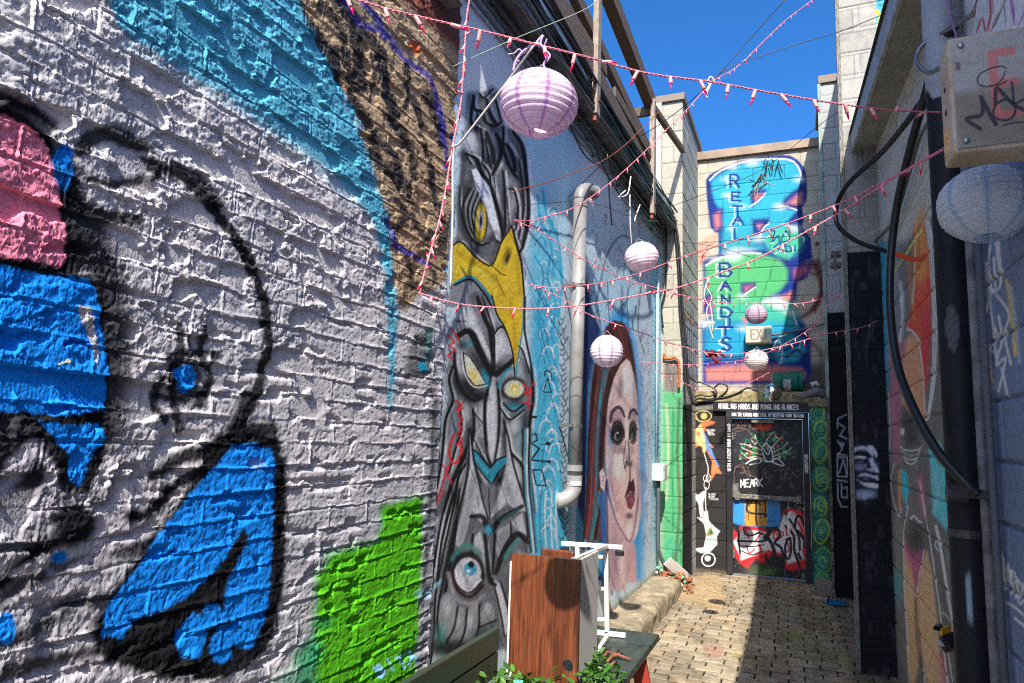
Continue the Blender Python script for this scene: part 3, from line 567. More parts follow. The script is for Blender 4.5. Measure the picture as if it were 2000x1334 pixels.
    for q, w in [([(188, 190), (232, 240), (238, 270)], 8), ([(178, 240), (215, 280), (185, 300), (218, 330), (175, 365), (205, 380)], 10), ([(222, 640), (268, 690), (228, 700), (270, 650)], 9), ([(246, 690), (244, 740), (268, 760), (240, 790), (266, 820), (235, 850), (262, 880), (230, 920), (266, 900)], 10),
                 ([(212, 850), (185, 940), (192, 1010), (222, 1030), (252, 990), (262, 920)], 14), ([(140, 1038), (200, 1160)], 8), ([(186, 1040), (150, 1122)], 10), ([(150, 1122), (96, 1290)], 9), ([(152, 1200), (106, 1280)], 6), ([(650, 540), (676, 575), (710, 528)], 9), ([(648, 590), (692, 582), (680, 610), (650, 592)], 10), ([(670, 600), (672, 690)], 6), ([(636, 656), (700, 662)], 7)]: p.line(q, RD, w, 1.2)
    for q, w in [([(776, 490), (776, 464), (796, 456), (816, 470), (816, 502)], 7), ([(796, 505), (766, 590), (816, 592), (796, 505)], 6), ([(698, 745), (722, 745)], 14), ([(684, 862), (720, 846), (730, 888), (690, 912), (684, 862)], 8), ([(700, 912), (742, 940), (690, 1012), (800, 1022)], 10), ([(700, 1072), (756, 1074), (782, 1172), (722, 1166), (702, 1074)], 8), ([(738, 916), (800, 910)], 4), ([(765, 945), (762, 1060)], 4)]: p.line(q, K, w, .8, smooth=False)
    p.ell(796, 910, 14, 12, K, 1); p.ell(800, 1022, 12, 10, K, 1)
    p.T(820, 950, 3.473)
    p.poly([(150, 100), (740, 0), (760, 460), (620, 1000), (60, 1300), (80, 900), (130, 500)], GR, 10, .6)
    p.ell(420, 270, 130, 90, K, 26, .92); p.ell(560, 520, 70, 130, K, 24, .9, .4); p.ell(300, 1050, 160, 110, (36, 36, 38), 26, .9); p.ell(300, 300, 40, 120, (120, 120, 124), 16, .6); p.ell(640, 260, 50, 80, (170, 170, 174), 14, .8)
    p.poly([(385, 0), (400, 60), (462, 224), (548, 60), (560, 0)], (176, 176, 180), 2); p.line([(385, 0), (398, 60), (462, 224), (548, 50)], K, 10, smooth=False); p.line([(468, 0), (460, 150)], (60, 150, 180), 6)
    for q, w in [([(230, 40), (190, 200), (158, 330), (132, 500), (118, 640)], 14), ([(190, 60), (140, 260), (110, 450), (70, 700)], 10), ([(270, 20), (240, 200), (200, 400), (170, 600)], 16), ([(330, 0), (386, 180), (330, 330), (240, 440)], 20), ([(120, 640), (100, 800), (95, 1000), (70, 1230)], 10), ([(210, 420), (180, 640), (140, 800), (120, 1100)], 22),
                 ([(460, 240), (540, 165), (690, 130)], 22), ([(370, 210), (460, 250)], 14), ([(620, 100), (560, 140), (600, 180), (660, 130)], 8), ([(690, 130), (740, 300), (745, 440)], 9), ([(600, 240), (615, 330), (540, 480)], 12), ([(660, 190), (650, 260), (720, 350), (720, 440)], 9), ([(500, 290), (510, 440), (545, 470)], 9), ([(380, 330), (385, 440), (450, 545)], 9), ([(458, 360), (468, 520)], 11), ([(485, 370), (490, 500)], 6)]: KL(p, q, w)
    p.poly([(505, 300), (600, 240), (608, 320), (545, 450), (515, 420)], (176, 176, 180), 2, .9); p.poly([(385, 340), (448, 380), (450, 540), (395, 450)], (184, 184, 188), 2, .9); p.poly([(600, 240), (655, 190), (650, 250), (610, 320)], (200, 200, 204), 2, .9)
    p.poly([(465, 545), (520, 600), (560, 760), (578, 940), (540, 950), (520, 800), (480, 660)], (204, 204, 208), 2); p.line([(465, 545), (520, 800), (536, 950)], K, 9); p.line([(470, 540), (525, 600), (565, 760), (582, 940)], K, 8)
    p.ell(300, 470, 60, 30, (70, 132, 122), 12, .8); p.ell(335, 635, 112, 134, K, 8, .95); p.ell(335, 640, 84, 96, (186, 186, 190), 3); p.ell(344, 585, 40, 44, (54, 140, 168), 3); p.ell(352, 556, 18, 22, K, 3); p.ell(330, 600, 14, 10, (150, 200, 210), 3, .8)
    p.line([(240, 640), (280, 720), (340, 745), (420, 650)], (212, 212, 214), 14); p.line([(225, 660), (270, 735), (340, 765), (430, 690)], (66, 26, 26), 18); p.line([(205, 640), (240, 740), (320, 800), (400, 770)], (140, 140, 144), 20, 5, .9); p.ell(430, 590, 12, 60, (70, 140, 124), 8, .6, -.3)
    p.line([(535, 520), (590, 420), (650, 330), (690, 370)], K, 36); p.line([(560, 510), (620, 410), (680, 360)], (70, 140, 128), 22, 6, .9); p.poly([(560, 570), (620, 500), (640, 600), (600, 610)], (190, 190, 194), 2)
    for q in [[(195, 730), (250, 805), (216, 960), (165, 850)], [(268, 822), (312, 832), (288, 985), (214, 962)], [(330, 820), (428, 700), (412, 900), (296, 985)], [(430, 822), (500, 808), (522, 890), (424, 932)]]: p.poly(q, (176, 176, 178), 3); p.line(q + q[:1], K, 9, smooth=False)
    p.ell(140, 1040, 22, 60, (60, 140, 124), 12, .7); p.ell(470, 975, 50, 16, (70, 160, 160), 8, .6); p.line([(405, 950), (402, 1010)], (200, 220, 230), 6); p.line([(80, 690), (150, 640)], (150, 196, 210), 14, 5, .7); p.ell(440, 292, 30, 14, (80, 180, 205), 6, .9); p.ell(520, 220, 40, 20, (50, 110, 130), 8, .7)
    for q in [[(735, 20), (750, 200), (752, 440)], [(715, 60), (730, 260), (738, 440)]]: p.line(q, (70, 160, 182), 7)
def eagle_lines(p):
    K, GR, LG, DG, TE, YE, RD = (20, 20, 22), (126, 126, 131), (200, 200, 204), (56, 56, 60), (44, 134, 152), (206, 174, 40), (196, 34, 44)
    W = (205, 222, 226)
    # totem body
    p.T(820, 150, 2.964)
    for q, w in [([(310, 110), (320, 190), (360, 200), (380, 260), (430, 285), (470, 265)], 14), ([(345, 95), (370, 122), (425, 70)], 9), ([(385, 130), (398, 200), (440, 275)], 16), ([(430, 110), (450, 180), (470, 255)], 10), ([(312, 112), (296, 250), (330, 295), (360, 305)], 14),
                 ([(352, 305), (366, 400), (365, 492)], 12), ([(385, 325), (415, 420), (428, 500)], 22), ([(378, 360), (392, 430), (410, 520)], 8), ([(440, 330), (470, 400), (460, 480), (420, 565)], 18), ([(482, 290), (486, 420), (530, 540), (565, 580)], 13), ([(500, 390), (540, 460), (552, 545)], 18),
                 ([(540, 320), (592, 400), (616, 560), (628, 800), (602, 960), (575, 1020)], 16), ([(575, 480), (596, 640), (600, 780), (570, 940)], 8), ([(265, 445), (330, 478), (360, 560), (410, 640), (468, 840), (482, 940)], 17), ([(262, 450), (300, 505)], 9), ([(300, 545), (345, 650), (390, 770), (450, 955)], 10),
                 ([(360, 500), (400, 560), (410, 640)], 9), ([(480, 545), (492, 700), (492, 900)], 12), ([(515, 650), (545, 655), (568, 760), (560, 860), (545, 900)], 9), ([(505, 690), (515, 850)], 5), ([(430, 580), (440, 700)], 4)]: p.line(q, (18, 18, 20), w * 1.3, None, .97, taper=.3)
    p.poly([(300, 540), (326, 532), (402, 640), (462, 890), (468, 955), (444, 940), (382, 770), (330, 640)], (208, 208, 212), 1.5, .95)
    for q, w in [([(290, 650), (250, 740), (262, 850), (300, 935), (350, 972), (402, 962)], 13), ([(312, 660), (278, 760), (290, 870), (330, 940)], 9), ([(340, 670), (300, 780), (318, 900), (345, 950)], 8), ([(360, 690), (326, 790)], 6), ([(235, 640), (232, 740), (256, 860), (300, 950)], 7)]: p.line(q, (18, 18, 20), w * 1.3, None, .97, taper=.3)
    p.ell(352, 840, 40, 118, K, 3, .9, .05); p.ell(352, 842, 30, 104, YE, 2, 1, .05); p.ell(354, 830, 15, 56, (228, 222, 200), 2, 1, .05); p.ell(354, 836, 8, 34, K, 1.2)
    p.line([(402, 960), (440, 900), (470, 950)], DG, 20, 6, .7)
    p.poly([(195, 975), (240, 958), (330, 1050), (415, 1090), (470, 960), (530, 868), (568, 1010), (590, 1100), (604, 1345), (470, 1345), (420, 1290), (360, 1215), (290, 1150), (220, 1182), (188, 1195)], YE, 1.5)
    p.line([(230, 1020), (330, 1090), (430, 1170), (500, 1300)], (150, 112, 28), 26, 8, .55); p.line([(560, 1030), (575, 1200), (580, 1330)], (150, 105, 30), 18, 6, .5); p.line([(240, 1130), (330, 1110), (420, 1200)], (226, 200, 80), 16, 6, .6)
    p.ell(505, 1035, 22, 50, (120, 96, 30), 4, .9, .3); p.ell(508, 1050, 10, 32, K, 2, .9, .3)
    for q, w in [([(188, 978), (240, 958), (330, 1050), (415, 1090), (470, 960), (530, 868)], 9), ([(530, 868), (568, 1010), (592, 1110), (606, 1334)], 10), ([(415, 1092), (470, 1140), (500, 1150)], 6), ([(440, 1160), (500, 1290)], 4)]: p.line(q, (18, 18, 20), w * 1.3, None, .97, taper=.3)
    p.line([(205, 1192), (290, 1155), (370, 1222), (440, 1330)], TE, 13); p.line([(200, 1205), (290, 1172), (352, 1230), (420, 1334)], K, 12)
    p.T(820, 580, 3.176)
    p.poly([(452, 0), (642, 0), (632, 200), (602, 400), (592, 505), (570, 320), (520, 180), (475, 100)], YE, 1.5); p.line([(560, 20), (585, 200), (592, 420)], (150, 108, 30), 16, 5, .5)
    p.line([(446, -10), (480, 110), (525, 185), (572, 325), (592, 500)], K, 11); p.line([(642, 0), (636, 200), (605, 400), (594, 505)], TE, 9); p.line([(652, 0), (650, 220), (690, 420), (700, 620)], K, 12)
    for q, w in [([(355, 0), (400, 130), (438, 230), (452, 470)], 20), ([(385, 0), (425, 110), (460, 240), (462, 470)], 9), ([(455, 240), (490, 195), (520, 190), (545, 235)], 10), ([(235, 240), (310, 215), (368, 330), (432, 462)], 32), ([(230, 150), (290, 150)], 7),
                 ([(410, 470), (470, 480), (530, 440), (575, 395)], 28), ([(440, 500), (406, 640), (402, 800), (425, 1000), (452, 1062)], 15), ([(480, 530), (492, 690), (484, 880), (455, 1060)], 13), ([(330, 690), (336, 800), (322, 960)], 11), ([(340, 720), (388, 782)], 8), ([(520, 765), (546, 900), (546, 1010)], 12), ([(335, 880), (385, 980), (430, 1050)], 6),
                 ([(215, 340), (218, 430), (250, 560), (330, 640), (420, 610)], 16), ([(205, 430), (180, 520), (205, 640), (160, 760), (142, 950), (120, 1100), (70, 1330)], 12), ([(335, 830), (270, 1000), (200, 1150), (150, 1334)], 20), ([(300, 1010), (235, 1130), (205, 1334)], 12), ([(240, 650), (260, 800), (225, 930), (180, 1090)], 10),
                 ([(690, 440), (704, 620), (684, 760), (672, 1000), (692, 1200), (704, 1334)], 15), ([(540, 850), (562, 960), (640, 1065), (656, 1334)], 14), ([(610, 300), (640, 340), (680, 470)], 8), ([(500, 690), (560, 760), (650, 700)], 9), ([(330, 1000), (345, 1100), (405, 1250), (440, 1345)], 26), ([(546, 1030), (500, 1140), (470, 1210), (440, 1340)], 20), ([(600, 1200), (560, 1270), (640, 1334)], 8)]: p.line(q, (18, 18, 20), w * 1.3, None, .97, taper=.3)
    p.ell(300, 570, 90, 56, K, 14, .85, .75); p.poly([(272, 345), (312, 372), (372, 470), (412, 540), (342, 552), (288, 482)], (192, 192, 176), 2); p.ell(335, 490, 22, 44, (214, 190, 60), 8, .9, -.4); p.line([(272, 345), (312, 372), (372, 470), (412, 540), (342, 552), (288, 482), (272, 345)], K, 8, smooth=False)
    p.line([(262, 360), (282, 480), (340, 560), (420, 548)], LG, 6); p.ell(408, 505, 14, 44, TE, 6, .9, -.3); p.ell(300, 290, 22, 14, TE, 6, .7); p.ell(265, 300, 22, 22, DG, 8, .8)
    p.ell(585, 570, 78, 72, K, 6, .95); p.ell(585, 570, 60, 52, (196, 196, 180), 3); p.ell(588, 572, 30, 34, (220, 190, 50), 8); p.ell(590, 574, 10, 10, (245, 240, 210), 3); p.ell(585, 680, 44, 18, TE, 8, .7); p.line([(490, 555), (520, 480), (570, 440)], TE, 18, 4, .8); p.line([(520, 660), (580, 710), (650, 660)], K, 12)
    p.poly([(455, 500), (440, 700), (428, 960), (452, 1010), (470, 900), (474, 700)], LG, 6, .6)
    p.poly([(324, 938), (360, 968), (436, 1062), (482, 1008), (544, 984), (548, 1024), (492, 1084), (446, 1165), (400, 1112), (330, 1012)], (42, 132, 154), 2); p.line([(324, 938), (360, 968), (436, 1062), (482, 1008), (544, 984), (548, 1024), (492, 1084), (446, 1165), (400, 1112), (330, 1012), (324, 938)], K, 11, smooth=False)
    p.line([(432, 1170), (430, 1260)], (60, 150, 190), 9); p.line([(350, 1000), (420, 1090)], (100, 180, 196), 6, 2, .6)
    for q, w in [([(188, 190), (232, 240), (238, 270)], 8), ([(178, 240), (215, 280), (185, 300), (218, 330), (175, 365), (205, 380)], 10), ([(222, 640), (268, 690), (228, 700), (270, 650)], 9), ([(246, 690), (244, 740), (268, 760), (240, 790), (266, 820), (235, 850), (262, 880), (230, 920), (266, 900)], 10),
                 ([(212, 850), (185, 940), (192, 1010), (222, 1030), (252, 990), (262, 920)], 14), ([(140, 1038), (200, 1160)], 8), ([(186, 1040), (150, 1122)], 10), ([(150, 1122), (96, 1290)], 9), ([(152, 1200), (106, 1280)], 6), ([(650, 540), (676, 575), (710, 528)], 9), ([(648, 590), (692, 582), (680, 610), (650, 592)], 10), ([(670, 600), (672, 690)], 6), ([(636, 656), (700, 662)], 7)]: p.line(q, RD, w, 1.2)
    for q, w in [([(776, 490), (776, 464), (796, 456), (816, 470), (816, 502)], 7), ([(796, 505), (766, 590), (816, 592), (796, 505)], 6), ([(698, 745), (722, 745)], 14), ([(684, 862), (720, 846), (730, 888), (690, 912), (684, 862)], 8), ([(700, 912), (742, 940), (690, 1012), (800, 1022)], 10), ([(700, 1072), (756, 1074), (782, 1172), (722, 1166), (702, 1074)], 8), ([(738, 916), (800, 910)], 4), ([(765, 945), (762, 1060)], 4)]: p.line(q, K, w, .8, smooth=False)
    p.ell(796, 910, 14, 12, K, 1); p.ell(800, 1022, 12, 10, K, 1)
    p.T(820, 950, 3.473)
    p.poly([(385, 0), (400, 60), (462, 224), (548, 60), (560, 0)], (176, 176, 180), 2); p.line([(385, 0), (398, 60), (462, 224), (548, 50)], K, 10, smooth=False); p.line([(468, 0), (460, 150)], (60, 150, 180), 6)
    for q, w in [([(230, 40), (190, 200), (158, 330), (132, 500), (118, 640)], 14), ([(190, 60), (140, 260), (110, 450), (70, 700)], 10), ([(270, 20), (240, 200), (200, 400), (170, 600)], 16), ([(330, 0), (386, 180), (330, 330), (240, 440)], 20), ([(120, 640), (100, 800), (95, 1000), (70, 1230)], 10), ([(210, 420), (180, 640), (140, 800), (120, 1100)], 22),
                 ([(460, 240), (540, 165), (690, 130)], 22), ([(370, 210), (460, 250)], 14), ([(620, 100), (560, 140), (600, 180), (660, 130)], 8), ([(690, 130), (740, 300), (745, 440)], 9), ([(600, 240), (615, 330), (540, 480)], 12), ([(660, 190), (650, 260), (720, 350), (720, 440)], 9), ([(500, 290), (510, 440), (545, 470)], 9), ([(380, 330), (385, 440), (450, 545)], 9), ([(458, 360), (468, 520)], 11), ([(485, 370), (490, 500)], 6)]: p.line(q, (18, 18, 20), w * 1.3, None, .97, taper=.3)
    p.poly([(505, 300), (600, 240), (608, 320), (545, 450), (515, 420)], (176, 176, 180), 2, .9); p.poly([(385, 340), (448, 380), (450, 540), (395, 450)], (184, 184, 188), 2, .9); p.poly([(600, 240), (655, 190), (650, 250), (610, 320)], (200, 200, 204), 2, .9)
    p.poly([(465, 545), (520, 600), (560, 760), (578, 940), (540, 950), (520, 800), (480, 660)], (204, 204, 208), 2); p.line([(465, 545), (520, 800), (536, 950)], K, 9); p.line([(470, 540), (525, 600), (565, 760), (582, 940)], K, 8)
    p.ell(300, 470, 60, 30, (70, 132, 122), 12, .8); p.ell(335, 635, 112, 134, K, 8, .95); p.ell(335, 640, 84, 96, (186, 186, 190), 3); p.ell(344, 585, 40, 44, (54, 140, 168), 3); p.ell(352, 556, 18, 22, K, 3); p.ell(330, 600, 14, 10, (150, 200, 210), 3, .8)
    p.line([(240, 640), (280, 720), (340, 745), (420, 650)], (212, 212, 214), 14); p.line([(225, 660), (270, 735), (340, 765), (430, 690)], (66, 26, 26), 18); p.line([(205, 640), (240, 740), (320, 800), (400, 770)], (140, 140, 144), 20, 5, .9); p.ell(430, 590, 12, 60, (70, 140, 124), 8, .6, -.3)
    p.line([(535, 520), (590, 420), (650, 330), (690, 370)], K, 36); p.line([(560, 510), (620, 410), (680, 360)], (70, 140, 128), 22, 6, .9); p.poly([(560, 570), (620, 500), (640, 600), (600, 610)], (190, 190, 194), 2)
    for q in [[(195, 730), (250, 805), (216, 960), (165, 850)], [(268, 822), (312, 832), (288, 985), (214, 962)], [(330, 820), (428, 700), (412, 900), (296, 985)], [(430, 822), (500, 808), (522, 890), (424, 932)]]: p.poly(q, (176, 176, 178), 3); p.line(q + q[:1], K, 9, smooth=False)
    p.ell(140, 1040, 22, 60, (60, 140, 124), 12, .7); p.ell(470, 975, 50, 16, (70, 160, 160), 8, .6); p.line([(405, 950), (402, 1010)], (200, 220, 230), 6); p.line([(80, 690), (150, 640)], (150, 196, 210), 14, 5, .7); p.ell(440, 292, 30, 14, (80, 180, 205), 6, .9); p.ell(520, 220, 40, 20, (50, 110, 130), 8, .7)
    for q in [[(735, 20), (750, 200), (752, 440)], [(715, 60), (730, 260), (738, 440)]]: p.line(q, (70, 160, 182), 7)
def totem_depth(p):
    D = (24, 24, 27); p.T(820, 150, 2.964)
    for (x, y, rx, ry, a, r) in [(250, 560, 16, 150, .75, .05), (290, 620, 26, 60, .6, .3), (415, 470, 22, 50, .7, .2), (330, 250, 18, 44, .7, .3), (400, 230, 16, 46, .7, -.2), (525, 470, 16, 60, .75, -.2), (606, 620, 14, 220, .7, 0), (420, 940, 46, 24, .6, .4), (300, 1000, 60, 22, .6, .5), (480, 760, 12, 120, .6, 0)]: p.ell(x, y, rx, ry, D, 6, a, r)
    p.T(820, 580, 3.176)
    for (x, y, rx, ry, a, r) in [(470, 440, 60, 26, .85, -.3), (360, 400, 26, 90, .8, -.55), (230, 520, 30, 80, .75, -.2), (360, 620, 60, 26, .85, .1), (600, 660, 60, 26, .85, -.1), (520, 600, 22, 50, .8, .2), (345, 820, 14, 90, .6, 0), (535, 880, 14, 100, .65, -.1), (655, 820, 22, 130, .7, 0), (190, 760, 20, 140, .6, .15), (370, 1150, 30, 90, .8, -.35), (505, 1130, 30, 80, .8, .5), (250, 1180, 24, 150, .7, .4), (650, 1200, 20, 130, .6, 0), (300, 920, 18, 80, .6, .2), (410, 30, 16, 80, .7, 0)]: p.ell(x, y, rx, ry, D, 7, a, r)
    for (x, y, rx, ry, a, r) in [(300, 130, 40, 70, .6, -.3), (500, 280, 18, 60, .7, .2), (452, 760, 12, 180, .8, 0), (380, 760, 10, 90, .6, 0), (590, 800, 26, 40, .5, .3), (600, 1100, 22, 90, .6, -.2), (300, 1120, 16, 120, .6, .35), (290, 720, 20, 40, .5, 0)]: p.ell(x, y, rx, ry, (212, 212, 216), 7, a, r)
    p.T(820, 950, 3.473)
    for (x, y, rx, ry, a, r) in [(430, 240, 100, 36, .9, -.2), (240, 520, 26, 150, .8, .25), (470, 560, 26, 120, .85, -.3), (160, 900, 30, 200, .7, .1), (260, 900, 60, 30, .7, .6), (300, 1080, 150, 70, .85, 0), (450, 1020, 60, 90, .8, 0), (560, 400, 30, 100, .8, .5), (350, 420, 30, 40, .7, 0), (410, 120, 14, 60, .6, -.3), (520, 110, 14, 60, .6, .4), (600, 720, 20, 120, .6, 0)]: p.ell(x, y, rx, ry, D, 8, a, r)
    for (x, y, rx, ry, a, r) in [(200, 300, 10, 150, .7, .22), (150, 420, 8, 140, .6, .15), (430, 470, 14, 60, .7, -.2), (530, 760, 12, 140, .8, -.2), (335, 720, 50, 14, .7, 0), (225, 850, 16, 50, .6, .2), (340, 900, 26, 50, .6, .3), (470, 860, 24, 24, .6, 0)]: p.ell(x, y, rx, ry, (214, 214, 218), 6, a, r)
def totem_lower(p):
    K, L, G = (18, 18, 20), (184, 184, 188), (112, 112, 117); p.T(840, 586, 1.311)
    p.poly([(100, 470), (240, 470), (262, 640), (215, 640), (208, 896), (10, 896), (40, 640), (70, 540)], (96, 96, 100), 8, .92)
    for q, c, a in [([(102, 330), (112, 420), (140, 520), (150, 562), (132, 570), (108, 540), (80, 640), (62, 622), (88, 520)], L, .9), ([(196, 345), (215, 430), (246, 540), (226, 540), (196, 520), (152, 560), (186, 470), (198, 410)], L, .9), ([(112, 610), (128, 592), (140, 640), (142, 700), (128, 690), (112, 650)], L, .9), ([(150, 620), (158, 700), (148, 700), (143, 640)], (150, 150, 154), .9), ([(172, 590), (206, 570), (204, 610), (176, 660), (166, 640)], (164, 164, 168), .9), ([(206, 570), (236, 545), (246, 600), (225, 590)], L, .85), ([(160, 716), (178, 726), (196, 790), (204, 850), (188, 858), (176, 790)], (196, 196, 200), .95)]: p.poly(q, c, 3, a)
    for (x, y, rx, ry, a, r) in [(108, 480, 8, 60, .5, .2), (200, 480, 8, 50, .5, -.3), (126, 660, 8, 30, .5, 0), (190, 610, 16, 24, .5, .5), (86, 580, 8, 40, .5, .3)]: p.ell(x, y, rx, ry, (86, 86, 90), 5, a, r)
    for q, w in [([(105, 555), (135, 556), (152, 592), (182, 560), (236, 528)], 15), ([(150, 480), (152, 560)], 4), ([(140, 600), (152, 710), (168, 730)], 12), ([(110, 600), (108, 650), (135, 712)], 9), ([(166, 600), (160, 700)], 8), ([(168, 700), (190, 640), (222, 600), (250, 620)], 16), ([(206, 568), (205, 612), (172, 668)], 6), ([(246, 545), (250, 610)], 7), ([(100, 330), (96, 440), (64, 580), (40, 690), (20, 790)], 8), ([(80, 400), (62, 520), (36, 640), (20, 720)], 7), ([(70, 560), (58, 640), (44, 720), (30, 800)], 10), ([(160, 712), (178, 790), (190, 862)], 6), ([(180, 722), (200, 790), (208, 850)], 6), ([(120, 500), (125, 530)], 3), ([(200, 345), (216, 430), (250, 540)], 6), ([(104, 330), (114, 420), (148, 562)], 6)]: p.line(q, K, w, None, .96, taper=.3)
    p.ell(150, 588, 10, 12, (60, 150, 176), 4, .9); p.line([(180, 566), (205, 548), (228, 536)], (40, 92, 104), 5, 2, .8); p.line([(190, 660), (206, 636), (226, 614)], (58, 128, 122), 9, 3, .9)
    p.line([(60, 664), (78, 636), (100, 628), (126, 650)], (64, 122, 112), 14, 4, .85); p.ell(97, 697, 44, 54, K, 4, .95); p.ell(97, 700, 33, 40, (186, 186, 190), 2); p.ell(103, 688, 16, 17, (58, 142, 172), 2); p.ell(105, 677, 8, 9, K, 1.5); p.ell(98, 694, 5, 4, (190, 220, 226), 1.5); p.line([(66, 690), (74, 726), (100, 744), (130, 716)], (206, 206, 208), 5, 1.2); p.line([(56, 700), (70, 742), (102, 760), (136, 732)], (52, 24, 26), 8, 1.5); p.line([(48, 700), (64, 760), (104, 778), (140, 756)], (140, 140, 144), 9, 3, .9)
    for q in [[(26, 770), (46, 750), (68, 782), (60, 830), (40, 862), (22, 820)], [(68, 790), (92, 794), (86, 850), (64, 884), (46, 868), (62, 832)], [(96, 794), (124, 776), (122, 838), (104, 880), (80, 880), (90, 846)], [(130, 788), (158, 778), (164, 820), (134, 836)]]: p.poly(q, (140, 140, 143), 3, .9, True); p.ell(np.mean([a for a, b in q]), np.mean([b for a, b in q]) - 14, 9, 16, (176, 176, 178), 5, .7)
    for q in [[(70, 786), (62, 836), (42, 876)], [(95, 792), (88, 850), (70, 890)], [(127, 780), (124, 842), (106, 886)], [(128, 838), (170, 820)], [(24, 760), (18, 830), (30, 890)]]: p.line(q, K, 6, 1.6, .95)
    p.ell(70, 890, 80, 22, (26, 26, 28), 10, .85); p.ell(140, 862, 36, 18, (40, 60, 60), 8, .8); p.ell(30, 850, 10, 26, (60, 140, 122), 6, .6)
    for i, c in enumerate([(24, 24, 26), (70, 150, 170), (200, 206, 210), (24, 24, 26), (60, 130, 150)]): p.line([(238 + i * 6, 330), (238 + i * 5, 460), (250 + i * 4, 560), (258 + i * 4, 645)], c, 4.5, 1.2, .9)
def woman_face(p):
    p.T(1094, 566, 1.5276); K, PU, SK = (26, 20, 28), (50, 30, 58), (212, 180, 174)
    HL = [(140, 108), (112, 200), (94, 320), (86, 450), (80, 600), (70, 745)]; HR = [(195, 205), (158, 262), (140, 350), (130, 470), (126, 600), (110, 745)]
    p.poly([(150, 98), (165, 92), (188, 96), (212, 150), (228, 250), (234, 360), (238, 520), (232, 640), (240, 400), (200, 215)] [:6] + [(205, 215), (140, 330), (132, 470), (128, 560), (118, 640), (112, 745), (70, 745), (80, 600), (86, 450), (94, 320), (112, 200), (138, 112)], (74, 34, 34), 2, .95)
    R = random.Random(44); A, B = np.array(HL, float), np.array(HR, float)
    for i in range(70):
        t = R.random(); q = A * (1 - t) + B * t; i0 = R.choice([0, 0, 0, 1, 2]); q = q[i0:] + [[R.uniform(-2, 2), 0] for _ in range(len(q) - i0)]; c = R.choice([(50, 22, 24), (92, 40, 36), (122, 56, 46), (36, 20, 34), (36, 18, 22), (142, 68, 54)]) if (t < .22 or t > .75 or R.random() < .3) else R.choice([(50, 110, 118), (62, 140, 146), (80, 60, 100), (70, 150, 170), (110, 70, 120)]); p.line(q, c, R.uniform(2, 5), 1.0, .8, taper=.6)
    for q, c, w in [([(104, 560), (92, 650), (76, 745)], (150, 44, 48), 5), ([(118, 600), (106, 680), (92, 745)], (44, 140, 150), 5), ([(130, 380), (124, 480), (122, 540)], (28, 18, 30), 7), ([(206, 160), (216, 220), (222, 280)], (40, 22, 24), 6), ([(172, 110), (186, 150), (194, 200)], (110, 48, 42), 5), ([(160, 104), (150, 170), (160, 230)], (50, 24, 26), 5)]: p.line(q, c, w, 1.2, .85)
    p.poly([(136, 600), (150, 640), (166, 696), (205, 752), (196, 800), (196, 896), (150, 896), (140, 760)], (196, 164, 170), 2); p.poly([(116, 610), (132, 600), (140, 760), (146, 896), (122, 896), (124, 740)], (38, 96, 160), 3, .9); p.ell(160, 800, 14, 90, (150, 116, 134), 8, .7); p.ell(185, 830, 6, 60, (222, 200, 190), 4, .6)
    p.poly([(198, 206), (180, 224), (160, 268), (146, 330), (137, 420), (136, 500), (141, 560), (149, 620), (166, 682), (190, 727), (207, 748), (222, 702), (231, 620), (235, 520), (234, 420), (229, 320), (219, 252), (207, 214)], SK, 1.6)
    for (x, y, rx, ry, c, a, r) in [(200, 270, 16, 50, (238, 222, 214), .8, 0), (166, 310, 14, 40, (196, 168, 170), .6, .2), (181, 292, 9, 34, (118, 112, 118), .75, .05), (224, 330, 6, 70, (130, 138, 158), .7, -.08), (150, 500, 9, 80, (130, 150, 178), .55, 0), (146, 400, 6, 60, (160, 130, 150), .6, .1), (178, 530, 18, 46, (238, 214, 208), .75, 0), (168, 600, 12, 50, (206, 160, 160), .6, -.2), (157, 600, 6, 60, (150, 120, 150), .6, -.18), (225, 540, 6, 70, (226, 196, 190), .7, 0), (231, 560, 3, 90, (150, 120, 140), .7, 0), (198, 430, 4, 56, (244, 230, 224), .85, 0), (184, 660, 12, 36, (190, 146, 152), .6, -.5), (208, 712, 9, 22, (242, 222, 216), .85, .1), (172, 478, 20, 12, (128, 104, 116), .6, .1), (214, 480, 8, 14, (150, 120, 130), .6, 0), (186, 570, 10, 24, (222, 186, 184), .6, 0), (222, 690, 5, 40, (170, 136, 146), .6, .2)]: p.ell(x, y, rx, ry, c, 4, a, r)
    p.ell(170, 384, 20, 30, (150, 116, 132), 5, .7, .1); p.ell(217, 386, 10, 28, (150, 118, 132), 4, .7); p.line([(150, 394), (155, 368), (168, 352), (181, 354), (192, 378)], PU, 11, 1.8, .95, taper=.35); p.line([(205, 384), (211, 364), (221, 358), (230, 372)], PU, 9, 1.6, .95, taper=.3)
    p.ell(153, 440, 8, 28, (60, 130, 180), 3, .7); p.ell(171, 428, 21, 38, (58, 40, 50), 4, .9, .1); p.ell(171, 430, 17, 29, (22, 16, 24), 3, .97, .1); p.ell(170, 438, 9, 12, (150, 146, 152), 1.2, .9); p.ell(173, 436, 7.5, 13, (48, 52, 62), 1.2); p.ell(173, 433, 4.5, 10, (14, 12, 16), .9); p.ell(171, 427, 2, 3, (240, 240, 244), .7); p.line([(154, 446), (158, 408), (172, 392), (188, 416), (190, 440)], K, 5, 1.0); p.line([(158, 452), (172, 462), (188, 446)], K, 3, 1.0, .9)
    for x in (160, 166, 174, 182): p.line([(x, 402), (x - 3, 384)], K, 2.2, .7, .9)
